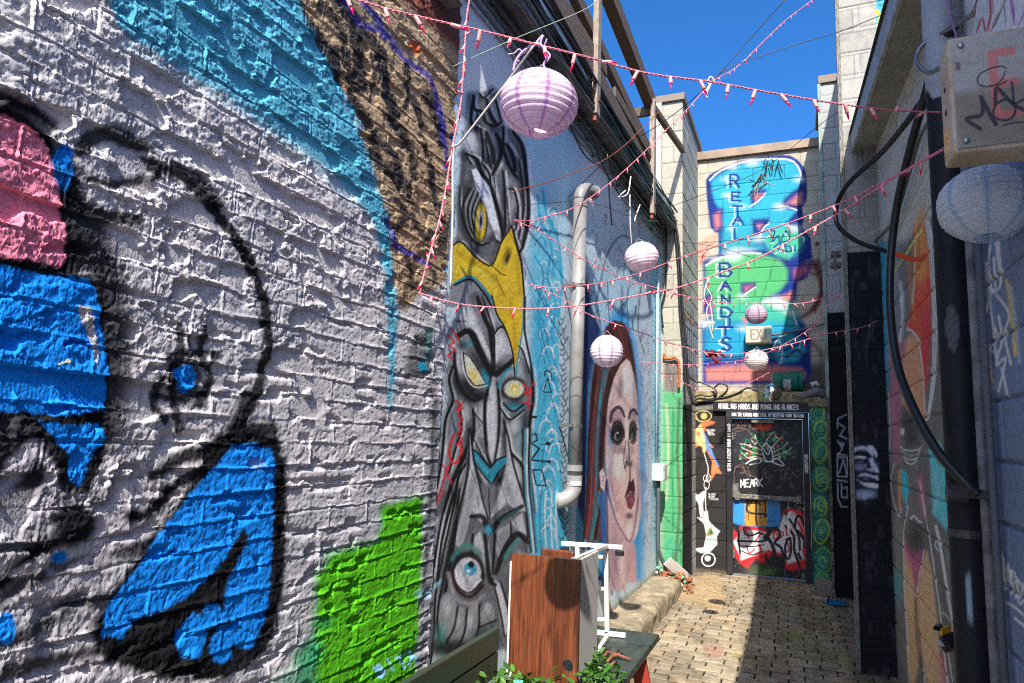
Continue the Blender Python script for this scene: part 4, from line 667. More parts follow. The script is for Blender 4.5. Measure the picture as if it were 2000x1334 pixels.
    p.ell(218, 424, 12, 34, (58, 40, 50), 3, .9); p.ell(218, 430, 8, 24, (22, 16, 24), 2, .95); p.ell(217, 438, 4, 10, (140, 136, 142), 1); p.ell(219, 437, 4, 11, (36, 40, 48), 1); p.line([(206, 446), (209, 408), (219, 394), (230, 418)], K, 4.5, 1.0); p.line([(208, 452), (219, 460), (229, 446)], K, 2.6, 1, .9)
    p.line([(195, 452), (191, 490), (190, 516), (196, 540)], (120, 90, 98), 4, 1.4, .9); p.line([(203, 452), (206, 490), (208, 530), (209, 566)], (70, 56, 66), 4.5, 1.4, .9); p.ell(201, 512, 6, 16, (96, 110, 130), 2.5, .7); p.line([(193, 532), (199, 512), (205, 524)], K, 4, 1.2); p.ell(212, 520, 3, 8, (60, 44, 52), 1.5, .8)
    p.poly([(193, 616), (200, 592), (207, 564), (212, 572), (220, 560), (225, 600), (216, 610), (205, 607)], (70, 24, 40), 1.2); p.poly([(195, 620), (206, 611), (223, 607), (223, 632), (212, 657), (201, 650)], (118, 54, 72), 1.4); p.ell(211, 604, 4, 3, (190, 160, 170), 1.5, .5); p.line([(193, 618), (205, 609), (224, 606)], K, 3.2, .9); p.ell(212, 630, 5, 7, (170, 100, 118), 3, .6); p.ell(206, 674, 10, 9, (84, 66, 82), 3, .85)
    p.line([(141, 566), (149, 622), (167, 686), (190, 730), (208, 752), (223, 706), (232, 620)], (56, 36, 78), 3.4, 1.4, .75); p.poly([(117, 545), (128, 532), (137, 560), (131, 602), (121, 588)], (214, 190, 194), 1.5); p.line([(122, 560), (130, 556), (128, 584)], (120, 80, 96), 2, 1); p.line([(138, 570), (141, 700), (146, 860)], (36, 30, 90), 5, 1.5, .85)
def woman(p):
    K = (28, 26, 36); p.T(1080, 550, 3.336)
    p.poly([(560, -300), (700, -300), (706, 1700), (540, 1900)], (178, 190, 204), 8, .9); p.poly([(640, -200), (712, -200), (712, 1700), (650, 1760)], (136, 196, 212), 6, .9)
    p.poly([(150, -100), (560, -100), (560, 300), (150, 300)], (150, 190, 208), 18, .7)
    R = random.Random(9)
    for i in range(90):
        x = 600 + R.uniform(-34, 34); y = R.uniform(300, 1720); a = R.uniform(-1, 1); p.line([(x, y), (x + 12 * a, y + R.uniform(8, 26)), (x + R.uniform(-10, 14), y + R.uniform(20, 40))], R.choice([(70, 66, 96), (60, 90, 110), (92, 80, 120)]), 3, .7, .8)
    for i in range(40):
        y = -60 + i * 45; p.line([(655 + R.uniform(-4, 4), y), (690, y + 20), (668, y + 48), (700, y + 60)], R.choice([(60, 160, 190), (220, 236, 240), (40, 120, 150)]), 6, 1.2, .8)
    for i in range(60):
        x = R.uniform(240, 560); y = R.uniform(-220, 260); p.line([(x, y), (x + R.uniform(-6, 6), y + R.uniform(12, 30))], (40, 56, 66), 4, .8, .7)
    p.poly([(195, 60), (215, -60), (260, 180), (320, 330), (250, 700), (246, 1700), (150, 1700), (175, 900)], (24, 46, 92), 4)
    p.poly([(150, 1450), (185, 1540), (240, 1720), (150, 1740)], (70, 160, 190), 4, .8)
    p.poly([(235, 700), (330, 300), (400, 190), (480, 200), (545, 400), (575, 620), (600, 1300), (585, 1950), (225, 1950)], (62, 150, 206), 10)
    p.poly([(345, 300), (395, 250), (430, 270), (470, 272), (505, 380), (530, 520), (545, 800), (400, 1000), (350, 1300), (240, 1340), (238, 800), (262, 560)], (112, 52, 48), 4)
    p.poly([(300, 860), (262, 1000), (232, 1340), (230, 1700), (330, 1700), (360, 1340)], (86, 44, 62), 6)
    for q, c, w in [([(330, 480), (290, 700), (262, 1000), (250, 1300)], (60, 120, 128), 28), ([(360, 560), (330, 800), (300, 1000), (262, 1330), (252, 1600)], (70, 44, 72), 22), ([(420, 330), (380, 520), (345, 760)], (140, 66, 56), 18), ([(480, 330), (500, 450), (520, 600)], (60, 40, 44), 14), ([(340, 900), (322, 1100), (300, 1300), (260, 1650)], (150, 40, 52), 14), ([(318, 850), (300, 1050)], (120, 160, 190), 8), ([(350, 1200), (322, 1420), (290, 1700)], (44, 150, 160), 14), ([(300, 1150), (270, 1400), (240, 1650)], (60, 36, 70), 14), ([(370, 640), (350, 850)], (50, 34, 60), 12), ([(440, 290), (400, 420)], (80, 36, 40), 10), ([(270, 600), (255, 800)], (150, 70, 58), 10)]: p.line(q, c, w, 3, .9)
    R = random.Random(14); CL = np.array([(395, 255), (300, 420), (250, 650), (236, 1000), (228, 1700)], float); CR = np.array([(470, 280), (440, 520), (362, 760), (345, 1150), (352, 1700)], float)
    for i in range(64):
        t = R.random(); q = CL * (1 - t) + CR * t + [[R.uniform(-5, 5), 0] for _ in range(5)]; i0 = R.choice([0, 0, 1, 2]); p.line(q[i0:i0 + R.choice([3, 4, 5])] if i0 < 2 else q[2:], R.choice([(58, 26, 28), (92, 42, 38), (128, 62, 50), (44, 22, 40), (60, 104, 116), (150, 76, 60), (36, 20, 26), (92, 60, 96)]), R.uniform(5, 13), 1.6, .7, taper=.5)
    FS = (208, 182, 180)
    p.poly([(500, 505), (445, 540), (395, 640), (360, 780), (345, 1000), (350, 1260), (400, 1500), (470, 1640), (520, 1690), (550, 1640), (575, 1500), (570, 1300), (556, 1050), (548, 800), (530, 600)], FS, 3)
    p.poly([(385, 1300), (430, 1500), (540, 1740), (545, 1960), (420, 1960), (400, 1600)], (190, 152, 158), 4); p.poly([(345, 1300), (400, 1450), (410, 1960), (350, 1960), (330, 1600)], (54, 120, 176), 6, .8)
    for (x, y, rx, ry, c, a, r) in [(480, 640, 34, 110, (238, 216, 206), .75, 0), (430, 720, 40, 120, (214, 190, 186), .5, 0), (395, 800, 28, 150, (150, 132, 150), .6, .12), (372, 1080, 24, 220, (120, 150, 178), .6, 0), (420, 1180, 44, 120, (232, 206, 198), .7, 0), (490, 1080, 12, 130, (246, 228, 220), .8, 0), (440, 860, 70, 40, (150, 110, 120), .45, .2), (440, 1080, 50, 36, (150, 112, 124), .5, .3), (535, 1180, 18, 170, (222, 180, 170), .6, 0), (548, 800, 12, 190, (120, 120, 150), .6, 0), (430, 1400, 40, 150, (222, 178, 168), .6, -.25), (400, 1400, 26, 130, (120, 156, 170), .55, -.3), (500, 1330, 50, 40, (226, 190, 182), .6, 0), (560, 1420, 16, 140, (170, 130, 140), .5, .1), (505, 1540, 40, 40, (242, 216, 210), .7, 0), (440, 690, 22, 90, (134, 122, 134), .6, 0), (520, 1300, 20, 60, (196, 150, 150), .5, 0), (470, 1560, 30, 80, (160, 122, 140), .5, -.4)]:
        p.ell(x, y, rx, ry, c, 9, a, r)
    p.line([(376, 870), (398, 785), (428, 786), (458, 836)], (46, 28, 52), 22, 4, .9); p.line([(500, 880), (516, 812), (542, 836)], (46, 28, 48), 20, 4, .9)
    p.ell(414, 985, 46, 82, (80, 150, 190), 8, .8, .2); p.ell(416, 985, 40, 72, (34, 24, 32), 5, .97, .2); p.ell(410, 995, 18, 34, (176, 172, 178), 2, 1, .2); p.ell(418, 992, 15, 36, (46, 52, 62), 2); p.ell(416, 990, 8, 22, K, 1.5); p.line([(385, 1020), (395, 930), (425, 905), (450, 960)], K, 12)
    p.ell(522, 972, 26, 70, (34, 24, 32), 4, .97); p.ell(520, 976, 11, 30, (160, 156, 162), 2); p.ell(522, 978, 9, 30, K, 1.5); p.line([(500, 985), (512, 912), (542, 940)], K, 10)
    p.line([(478, 1000), (470, 1120), (464, 1190), (486, 1236)], (110, 76, 80), 8, 2, .9); p.line([(500, 1010), (508, 1120), (512, 1230)], (52, 44, 52), 9, 2, .95); p.ell(498, 1175, 14, 36, (90, 120, 140), 4, .8); p.line([(470, 1215), (498, 1170), (512, 1215)], K, 8, 2)
    p.ell(440, 940, 60, 26, (120, 92, 104), 14, .5); p.ell(430, 1080, 36, 40, (150, 120, 128), 14, .5); p.ell(385, 900, 20, 130, (150, 130, 150), 10, .5); p.ell(470, 600, 50, 40, (180, 158, 160), 14, .5)
    p.T(1080, 850, 3.812)
    p.poly([(530, 470), (556, 412), (574, 335), (590, 325), (602, 306), (613, 400), (602, 436), (570, 436)], (78, 26, 44), 2); p.poly([(534, 478), (602, 438), (607, 500), (582, 554), (556, 546)], (150, 72, 92), 2); p.ell(586, 412, 12, 16, (214, 190, 200), 3, .9); p.line([(532, 474), (570, 440), (606, 434)], K, 8); p.ell(576, 506, 14, 20, (196, 130, 146), 5, .8)
    p.ell(572, 594, 24, 22, (90, 70, 90), 6, .85); p.ell(580, 690, 26, 40, (238, 210, 206), 8, .7)
    p.line([(392, 280), (405, 420), (440, 580), (480, 690), (552, 782), (592, 700), (622, 560), (640, 300), (622, 60)], (64, 40, 84), 6, 2, .65); p.line([(392, 300), (406, 600), (416, 900), (440, 1180)], (50, 36, 100), 14, 3, .85); p.poly([(340, 260), (370, 250), (392, 340), (372, 424), (350, 340)], (212, 196, 202), 3)
    p.line([(470, 700), (520, 800), (540, 1000)], (150, 110, 124), 26, 9, .7); p.line([(530, 830), (534, 1000), (510, 1180)], (206, 206, 150), 16, 6, .6); p.line([(500, 900), (490, 1180)], (110, 160, 200), 14, 6, .5)
    for i in range(8): p.line([(300 + i * 4, 1120 - i * 8), (390, 990 + i * 14)], (60, 34, 84), 5)
    p.T(0, 0, 1); R = random.Random(2)
    for q in [[(1215, 560), (1215, 640), (1225, 700)], [(1252, 560), (1246, 640), (1258, 690)]]: p.line(q, (60, 60, 66), 2, .8, .8)
def stucco_paint(u, v, Y, Z):
    p = Paint(u, v, (184, 200, 206), GAIN_S); p.speck((190, 190, 192), .5, .015, .5, 3)
    p.poly([(880, -200), (1300, -200), (1300, 480), (1180, 430), (1080, 330), (980, 200), (890, 180)], (204, 200, 196), 30, .9)
    eagle(p); totem_depth(p); eagle_lines(p); totem_lower(p); woman(p); woman_face(p)
    p.T(0, 0, 1)
    for i in range(70):
        R = random.Random(100 + i); x = R.uniform(1150, 1290); y = R.uniform(400, 590); p.line([(x, y), (x + R.uniform(-5, 5), y + R.uniform(6, 16))], (60, 74, 80), 1.6, .7, .7)
    p.line([(1165, 590), (1185, 500), (1215, 460), (1245, 480)], (40, 80, 100), 4, 2, .7)
    d = Z - .17 - .02 * vnoise(Y * 30, Z * 0, 4); a = (1 - sstep(0, .05, d)) * .8; p._mix(np.arange(u.size), a, (140, 128, 104))
    return p.c
GAIN_S = 1.3
def stucco_h(Y, Z): return (fbm(Y * 5, Z * 5, 70, 3) - .5) * .007 + (fbm(Y * 70, Z * 70, 71, 2) - .5) * .0016
_ys = np.array([onX(q, 700, XL)[1] for q in np.linspace(867, 1300, 330)]); _ys = _ys[_ys > Y_EDGE]
ys = np.concatenate([[Y_EDGE], _ys[_ys < Y_END], [Y_END]])
zs = np.concatenate([np.linspace(0, .2, 6)[:-1], np.linspace(.2, 3.6, 640), np.linspace(3.6, 4.3, 30)[1:]])
sheet(ys, zs, FLW, stucco_h, stucco_paint, M_STUCCO, None, None, rest='mural_wall')
o = bpy.data.objects['mural_wall']; tag(o, 'stucco wall painted with a grey eagle totem and a woman\'s face', 'wall')

# ================================================================ BACK OF THE ALLEY
GAIN_B, GAIN_R = .60, 3.6
def cmu(bw=.405, bh=.203, rec=.006, off=0.0, voff=0.0, seed=1, jw=.006):
    def cell(U, V):
        k = np.floor((V + voff) / bh); fv = (V + voff) - k * bh; uu = (U + off) / bw + (k % 2) * .5; c = np.floor(uu); return k, c, (uu - c) * bw, fv
    def hf(U, V):
        k, c, fu, fv = cell(U, V); d = np.minimum(np.minimum(fu, bw - fu), np.minimum(fv, bh - fv))
        return -rec * (1 - sstep(jw * .5, jw * 1.6, d)) + (_hash(k, c, seed) - .5) * .003 + (fbm(U * 40, V * 40, seed, 2) - .5) * .0015
    def idf(U, V):
        k, c, fu, fv = cell(U, V); d = np.minimum(np.minimum(fu, bw - fu), np.minimum(fv, bh - fv))
        return np.where(d < jw, -1, (k + 30) * 300 + c + 100).astype(int)
    def tone(P, U, V, amt=.12):
        k, c, fu, fv = cell(U, V); P.c *= (1 + (_hash(k, c, seed + 5) - .5) * amt * 2)[:, None]
        d = np.minimum(np.minimum(fu, bw - fu), np.minimum(fv, bh - fv)); j = (1 - sstep(jw * .3, jw * 1.3, d)) * .35; P.c *= (1 - j)[:, None]
    return hf, idf, tone
FY = lambda y0: (lambda U, V, H_: np.stack([U, y0 - H_, V], -1))
FXp = lambda x0: (lambda U, V, H_: np.stack([x0 + H_, U, V], -1))        # faces +X
FXm = lambda x0: (lambda U, V, H_: np.stack([x0 - H_, U, V], -1))        # faces -X
CREAM = (222, 212, 190)
NV, WH, CY, GN, PK = (34, 62, 150), (240, 246, 250), (58, 190, 218), (98, 204, 130), (228, 146, 138)
hfU, idU, tnU = cmu(off=.1, voff=.06, seed=3)
def upper_paint(u, v, X, Z):
    p = Paint(u, v, CREAM, GAIN_B); p.speck((200, 190, 168), .5, .02, .5, 3); p.ell(1480, 290, 120, 12, (206, 180, 140), 10, .5)
    p.T(1330, 250, 2.516)
    p.line([(92, 660), (108, 570), (190, 525)], (226, 150, 116), 30, 8, .6); p.line([(100, 660), (120, 590), (170, 560)], (206, 96, 80), 7, 2, .7); p.line([(112, 660), (130, 600), (180, 570)], (206, 96, 80), 6, 2, .7)
    p.line([(640, 640), (690, 760), (690, 830), (640, 900), (590, 930)], (126, 40, 38), 22, 5, .85); p.line([(600, 690), (660, 720), (690, 700)], (126, 48, 40), 12, 4, .8); p.line([(600, 1020), (670, 1080), (690, 1120)], (120, 60, 50), 22, 6, .7); p.ell(670, 570, 12, 10, (100, 66, 44), 3)
    p.poly([(590, 1180), (720, 1120), (720, 1300), (560, 1300)], (70, 66, 58), 14, .8)
    p.T(1370, 300, 5.8)
    N1 = [(50, 300), (90, 240), (260, 150), (440, 80), (640, 40), (880, 15), (1000, 20), (1090, 70), (1160, 150), (1190, 260), (1200, 420), (1190, 540), (1140, 620), (1160, 740), (1140, 830), (1240, 960), (1250, 1200), (1200, 1400), (1000, 1500), (200, 1250), (190, 900), (150, 890), (100, 830), (70, 600), (55, 420)]
    p.poly(N1, NV, 2.5, smooth=False)
    p.poly([(110, 310), (260, 200), (440, 120), (640, 80), (880, 60), (1010, 80), (1090, 150), (1150, 280), (1100, 380), (990, 460), (900, 560), (900, 620), (1080, 640), (1010, 720), (950, 800), (1080, 830), (1160, 960), (1120, 1090), (960, 1240), (830, 1180), (700, 1060), (680, 1100), (420, 1120), (240, 1160), (245, 860), (245, 620), (190, 610), (150, 540), (120, 430)], CY, 5)
    p.poly([(245, 940), (640, 940), (680, 1060), (660, 1130), (245, 1150)], (66, 176, 190), 20, .8)
    p.poly([(690, 990), (800, 880), (930, 830), (1060, 860), (1160, 960), (1120, 1090), (960, 1240), (830, 1180)], (84, 206, 166), 10); p.line([(690, 1000), (760, 1100), (860, 1190), (960, 1240), (1080, 1130), (1130, 1080)], NV, 22, 4, .8)
    p.poly([(560, 440), (600, 410), (735, 400), (735, 440), (640, 560), (560, 600)], NV, 5); p.poly([(600, 470), (690, 455), (610, 545)], PK, 7); p.poly([(570, 745), (760, 730), (770, 780), (680, 880), (620, 960), (590, 900)], NV, 5); p.poly([(625, 800), (690, 795), (650, 860)], PK, 5); p.poly([(600, 900), (690, 900), (700, 1050), (600, 1060)], NV, 20, .6)
    p.poly([(140, 700), (205, 660), (215, 820), (160, 855)], PK, 7); p.poly([(980, 560), (1130, 440), (1140, 560), (1060, 590)], PK, 8); p.poly([(900, 570), (1120, 590), (1080, 640)], NV, 6, .8)
    for q, w in [([(95, 300), (180, 220), (280, 165), (440, 105), (640, 70), (880, 60), (1020, 80), (1100, 160), (1140, 290)], 20), ([(545, 600), (640, 540), (725, 450)], 16), ([(890, 605), (980, 605), (1080, 640)], 16), ([(770, 785), (700, 850), (650, 960)], 16), ([(930, 800), (1010, 830), (1080, 860)], 20), ([(1110, 920), (1160, 960), (1155, 1000)], 14)]: p.line(q, WH, w, 1.4, .95)
    for x, y, r in [(570, 100, 70), (350, 150, 50), (890, 600, 60), (1110, 290, 50), (420, 1130, 110), (640, 960, 60), (560, 1120, 60), (1060, 850, 60), (270, 290, 30), (460, 600, 30), (340, 850, 30), (290, 470, 34)]: p.ell(x, y, r, r * .6, WH, 7, .7)
    def letter(ch, x, y, w, h, sl=0.12):
        for g in GLY[ch]:
            q = [tuple(map(float, t.split(','))) for t in g.split()]; pts = np.array([(x + a * w + (1 - b) * sl * h * .3, y + (1 - b) * h) for a, b in q])
            p.line(pts + [-34, 12], WH, 13, 1.0, .95, smooth=False); 
        for g in GLY[ch]:
            q = [tuple(map(float, t.split(','))) for t in g.split()]; pts = np.array([(x + a * w + (1 - b) * sl * h * .3, y + (1 - b) * h) for a, b in q]); p.line(pts, NV, 22, 1.0, .97, smooth=False)
    letter('R', 325, 240, 100, 140); letter('E', 345, 440, 95, 95); letter('T', 355, 595, 105, 95); letter('A', 355, 705, 120, 95); letter('L', 375, 850, 80, 120)
    for q in [[(770, 880), (830, 880), (800, 1000), (870, 930), (880, 1000)], [(960, 870), (900, 990), (990, 980), (990, 900), (950, 880)], [(820, 1060), (900, 1010), (870, 1110), (960, 1040), (950, 1120)], [(990, 1040), (1020, 1100), (960, 1110)], [(1060, 1040), (1060, 1110)]]: p.line(q, NV, 16, 1)
    for q in [[(740, 950), (790, 920)], [(940, 900), (985, 960)], [(830, 1140), (900, 1100), (970, 1140)], [(1035, 1050), (1035, 1110)], [(780, 1020), (820, 1010)]]: p.line(q, WH, 10, .8)
    p.T(1360, 490, 4.942)
    p.poly([(60, 110), (120, 60), (300, 10), (620, -10), (900, 90), (1100, 0), (1120, 170), (980, 310), (960, 480), (900, 520), (1040, 700), (1110, 900), (1110, 1180), (1050, 1290), (60, 1290), (50, 700), (100, 640), (160, 620), (60, 600), (70, 420)], NV, 5)
    p.poly([(1180, 60), (1230, 200), (1230, 420), (1150, 600), (1100, 560), (1190, 400), (1190, 230), (1120, 120)], (120, 36, 36), 5, .8)
    p.poly([(90, 140), (250, 60), (500, 20), (620, 30), (800, 80), (880, 180), (880, 290), (800, 390), (680, 450), (860, 490), (960, 560), (930, 640), (180, 660), (150, 400), (95, 420)], GN, 6)
    p.poly([(200, 520), (500, 500), (900, 500), (980, 620), (960, 740), (880, 760), (200, 700)], (72, 200, 176), 20, .9)
    p.poly([(80, 690), (480, 690), (880, 700), (960, 760), (760, 800), (700, 960), (720, 1020), (80, 1020)], (44, 176, 220), 12)
    p.poly([(90, 1130), (460, 1090), (1020, 1130), (1060, 1180), (1040, 1250), (100, 1255)], PK, 6); p.ell(500, 1110, 220, 16, (180, 130, 160), 8, .6)
    p.poly([(430, 310), (575, 305), (570, 350), (480, 420), (430, 420)], NV, 5); p.poly([(460, 345), (540, 335), (475, 395)], (222, 120, 130), 6); p.poly([(800, 450), (930, 390), (930, 480), (880, 490)], PK, 7); p.poly([(940, 190), (1080, 110), (1080, 200), (960, 280)], (206, 110, 140), 8); p.poly([(120, 450), (150, 440), (150, 590), (120, 600)], (206, 110, 150), 6); p.poly([(440, 640), (500, 650), (470, 710)], (226, 130, 140), 6)
    p.poly([(730, 960), (800, 820), (900, 790), (1040, 860), (1060, 960), (980, 1060), (800, 1090)], (54, 176, 200), 6); p.line([(840, 960), (1040, 880)], NV, 26, 3); p.line([(870, 1030), (960, 960), (1040, 1000)], NV, 24, 3)
    for q, w in [([(95, 140), (200, 80), (350, 40), (500, 20), (620, 25)], 20), ([(470, 420), (570, 350)], 16), ([(640, 490), (760, 480), (880, 510)], 22), ([(730, 970), (780, 860), (870, 800)], 16), ([(820, 1080), (830, 960), (810, 880)], 12), ([(930, 580), (970, 720)], 14), ([(70, 740), (90, 690), (170, 690)], 16), ([(1010, 870), (990, 940)], 10)]: p.line(q, WH, w, 1.4, .95)
    for x, y, r in [(350, 50, 90), (180, 80, 40), (760, 490, 90), (900, 590, 40), (90, 700, 60), (440, 750, 40), (440, 440, 40), (820, 540, 60)]: p.ell(x, y, r, r * .6, WH, 7, .7)
    letter('B', 225, 120, 115, 125); letter('A', 235, 295, 95, 85); letter('N', 245, 425, 75, 80); letter('D', 240, 545, 105, 95); letter('I', 265, 655, 110, 75); letter('T', 215, 735, 130, 75); letter('S', 240, 835, 95, 125)
    tnU(p, X, Z, .06); return p.c
ub = thing('upper_back_wall', 'concrete block wall with tall cyan, green and navy letter mural reading RETAL BANDITS', 'wall', (-.45, YU, 2.35))
sheet(np.linspace(-1.25, .5, 270), np.linspace(2.30, 5.62, 500), FY(YU), hfU, upper_paint, M_BLOCK, ub, idU, 'block', 'mortar')
mb = MB(); mb.box(-1.30, .50, YU - .05, YU + .3, 5.62, 5.74); mb.build('coping', solid('brown_metal_coping', (150, 126, 98), .5, c2=(120, 100, 80), scale=6), ub, bevel=.004)
mb = MB(); mb.box(-1.25, .6, YU + .01, YU + .25, 2.2, 5.62); mb.build('core', M_CONC, ub)

# left return wall: front face (with green lower half) and the side that runs to the back
hfP, idP, tnP = cmu(off=.35, voff=.02, seed=7)
def pil_paint(u, v, X, Z):
    p = Paint(u, v, (212, 204, 184), GAIN_B); p.T(1280, 560, 5.557)
    p.poly([(60, 1060), (120, 1110), (300, 1100), (340, 1200), (340, 3300), (60, 3300)], (106, 196, 136), 10)
    p.T(1280, 700, 2.779)
    for q, c, w in [([(130, 220), (120, 500), (130, 800), (110, 1100)], (92, 84, 70), 16), ([(60, 250), (70, 500), (60, 760)], (220, 214, 180), 14), ([(100, 300), (90, 600), (100, 900)], (60, 176, 110), 18), ([(90, 980), (60, 1020), (90, 1060), (110, 1010)], (50, 190, 160), 12), ([(120, 600), (150, 900)], (150, 120, 84), 8)]: p.line(q, c, w, 3, .75)
    p.T(1280, 560, 5.557); p.poly([(85, 780), (240, 780), (260, 1090), (230, 1150), (90, 1130)], (150, 140, 130), 4); 
    for x in (120, 160, 200, 235): p.line([(x, 800), (x + 4, 1100)], (112, 104, 98), 8, 3, .6)
    tnP(p, X, Z, .08); return p.c
rw = thing('left_return_wall', 'cream block pier with green brushed paint low down beside the electrical box', 'wall', (-1.4, 8.2, 0))
sheet(np.linspace(-1.66, -1.25, 90), np.linspace(0, 5.85, 420), FY(Y_END + .004), hfP, pil_paint, M_BLOCK, rw, idP, 'block', 'mortar')
hfS, idS, tnS = cmu(off=.1, voff=.02, seed=9)
def side_paint(u, v, Y, Z):
    p = Paint(u, v, (196, 194, 186), GAIN_B * 1.1); p.T(1280, 560, 5.557)
    p.poly([(295, 0), (340, 0), (340, 120), (295, 100)], (224, 160, 110), 8, .6)
    p.poly([(300, 300), (480, 520), (500, 1060), (420, 1160), (320, 1060)], (190, 196, 204), 6)
    for i in range(7): x = 325 + i * 24; p.line([(x, 420 + i * 14), (x - 6, 700), (x + 4, 1000), (x + 14, 960)], (56, 66, 84), 7, 1.2, .9)
    p.line([(310, 290), (340, 360), (370, 350), (400, 420), (440, 400), (490, 500)], (150, 66, 50), 26, 4, .9); p.line([(330, 950), (400, 1000), (420, 1130)], (160, 84, 60), 20, 4, .8)
    for x, y in [(340, 180), (370, 250), (400, 300), (430, 280), (360, 60)]: p.ring(x, y, 14, 40, (80, 86, 92), 5, 1, .7)
    p.T(0, 0, 1); p.poly([(1325, 792), (1352, 788), (1352, 1130), (1325, 1120)], (36, 38, 44), 2)
    p.T(1280, 700, 2.779)
    for y in (380, 500, 560, 620, 480): p.line([(155, y), (165, y - 30), (160, y + 20), (172, y - 10)], (120, 124, 130), 4, .8, .7)
    tnS(p, Y, Z, .08); return p.c
sheet(np.linspace(Y_END + .004, YU, 70), np.linspace(0, 5.85, 420), FXp(-1.25), hfS, side_paint, M_BLOCK, rw, idS, 'block', 'mortar')
mb = MB(); mb.box(-1.68, -1.222, Y_END - .03, YU + .3, 5.86, 5.95); mb.build('coping', solid('grey_brown_coping', (120, 104, 88), .6), rw, bevel=.004)

# door wall below the ledge
hfD, idD, tnD = cmu(off=.25, voff=.01, seed=12)
XD0, XD1 = -.862, .118
def fish_paint(u, v, X, Z):
    p = Paint(u, v, (50, 46, 46), .9); K = (50, 46, 46); p.T(1330, 770, 7.02)
    OR, YL, BU, SV = (222, 124, 76), (226, 190, 120), (104, 140, 200), (206, 216, 214)
    p.ring(305, 300, 112, 72, (222, 196, 120), 12); p.line([(200, 280), (240, 360), (290, 380)], (222, 196, 120), 10); p.ell(315, 300, 44, 44, (196, 190, 110), 2)
    p.poly([(275, 400), (330, 365), (420, 365), (470, 385), (440, 410), (350, 440), (320, 510), (290, 470)], OR, 2)
    p.poly([(275, 400), (210, 470), (180, 560), (195, 640), (195, 730), (240, 700), (290, 720), (300, 800), (330, 800), (350, 740), (340, 600), (300, 480)], YL, 2); p.ell(236, 542, 26, 30, (210, 100, 90), 3)
    p.poly([(270, 470), (340, 560), (390, 680), (450, 840), (530, 1000), (500, 990), (420, 860), (340, 740), (320, 580)], BU, 2); p.poly([(340, 750), (420, 860), (440, 880), (500, 990), (560, 1090), (480, 1080), (410, 1190), (410, 1060), (430, 930)], OR, 2); p.poly([(390, 670), (445, 725), (410, 730)], (210, 150, 130), 2); p.poly([(190, 640), (196, 730), (240, 705)], OR, 2)
    p.speck((240, 220, 190), .56, .35, .0, 8)
    p.line([(320, 810), (350, 920), (372, 1000), (370, 1090)], (222, 210, 200), 13); p.ring(340, 1150, 32, 46, (226, 220, 214), 9); p.ring(374, 1150, 28, 52, (226, 220, 214), 9); p.ring(352, 1240, 36, 66, (226, 220, 214), 9); p.line([(350, 1300), (330, 1400), (338, 1500)], (222, 210, 200), 10)
    p.text('COLOMBIA', 350, 505, 24, (214, 210, 206), 5, .62, .5, seed=1); p.text('BRASIL', 368, 535, 22, (214, 210, 206), 5, .62, .5, seed=2); p.text('MEXICO', 380, 560, 20, (214, 210, 206), 5, .7, .5, seed=3)
    p.T(1280, 700, 2.779)
    p.poly([(196, 722), (232, 742), (272, 712), (258, 790), (262, 860), (244, 862), (234, 790)], (226, 226, 222), 1.2); p.line([(275, 700), (272, 770), (275, 830)], (226, 220, 214), 5); p.poly([(262, 830), (284, 826), (290, 880), (312, 905), (352, 938), (334, 966), (336, 1010), (300, 1048), (250, 1058), (216, 1042), (222, 1030), (262, 1026), (276, 960), (264, 900), (226, 862), (258, 866)], SV, 1.2); p.poly([(276, 960), (296, 918), (318, 950), (290, 968)], (70, 120, 90), 1.5); p.line([(276, 962), (296, 916), (320, 952), (276, 962)], (214, 150, 60), 4, smooth=False)
    p.line([(216, 1044), (250, 1046)], (60, 60, 64), 3); p.ring(288, 1092, 36, 36, (220, 220, 216), 7); p.ell(284, 1085, 16, 16, (214, 214, 210), 1.5)
    p.text('EL', 290, 742, 9, (206, 204, 200), 2, .7, seed=5); p.text('WALE', 302, 742, 9, (206, 204, 200), 2, .7, seed=6); p.text('BUENO', 290, 756, 9, (206, 204, 200), 2, .7, seed=7); p.text('VIVIENDA', 296, 768, 8, (206, 204, 200), 2, .7, seed=8)
    p.T(0, 0, 1); p.poly([(1345, 795), (1412, 790), (1412, 798), (1345, 803)], (130, 126, 116), 2, .9); p.poly([(1340, 1108), (1420, 1116), (1420, 1140), (1340, 1130)], (120, 108, 82), 5, .7)
    tnD(p, X, Z, .15); return p.c
lw = thing('door_wall', 'black painted block wall beside the door with orange fish and white dolphin paintings', 'wall', (-1.05, YB, 0))
sheet(np.linspace(-1.25, XD0, 110), np.linspace(0, 2.16, 380), FY(YB), hfD, fish_paint, M_BLOCK, lw, idD, 'block', 'mortar')
mb = MB(); mb.box(-1.25, .36, YB - .02, YU + .02, 2.16, 2.30); mb.build('ledge', solid('mossy_ledge', (176, 160, 118), .95, c2=(104, 96, 62), scale=12, layers=[('n', 30, .7, 6)]), lw, bevel=.006)

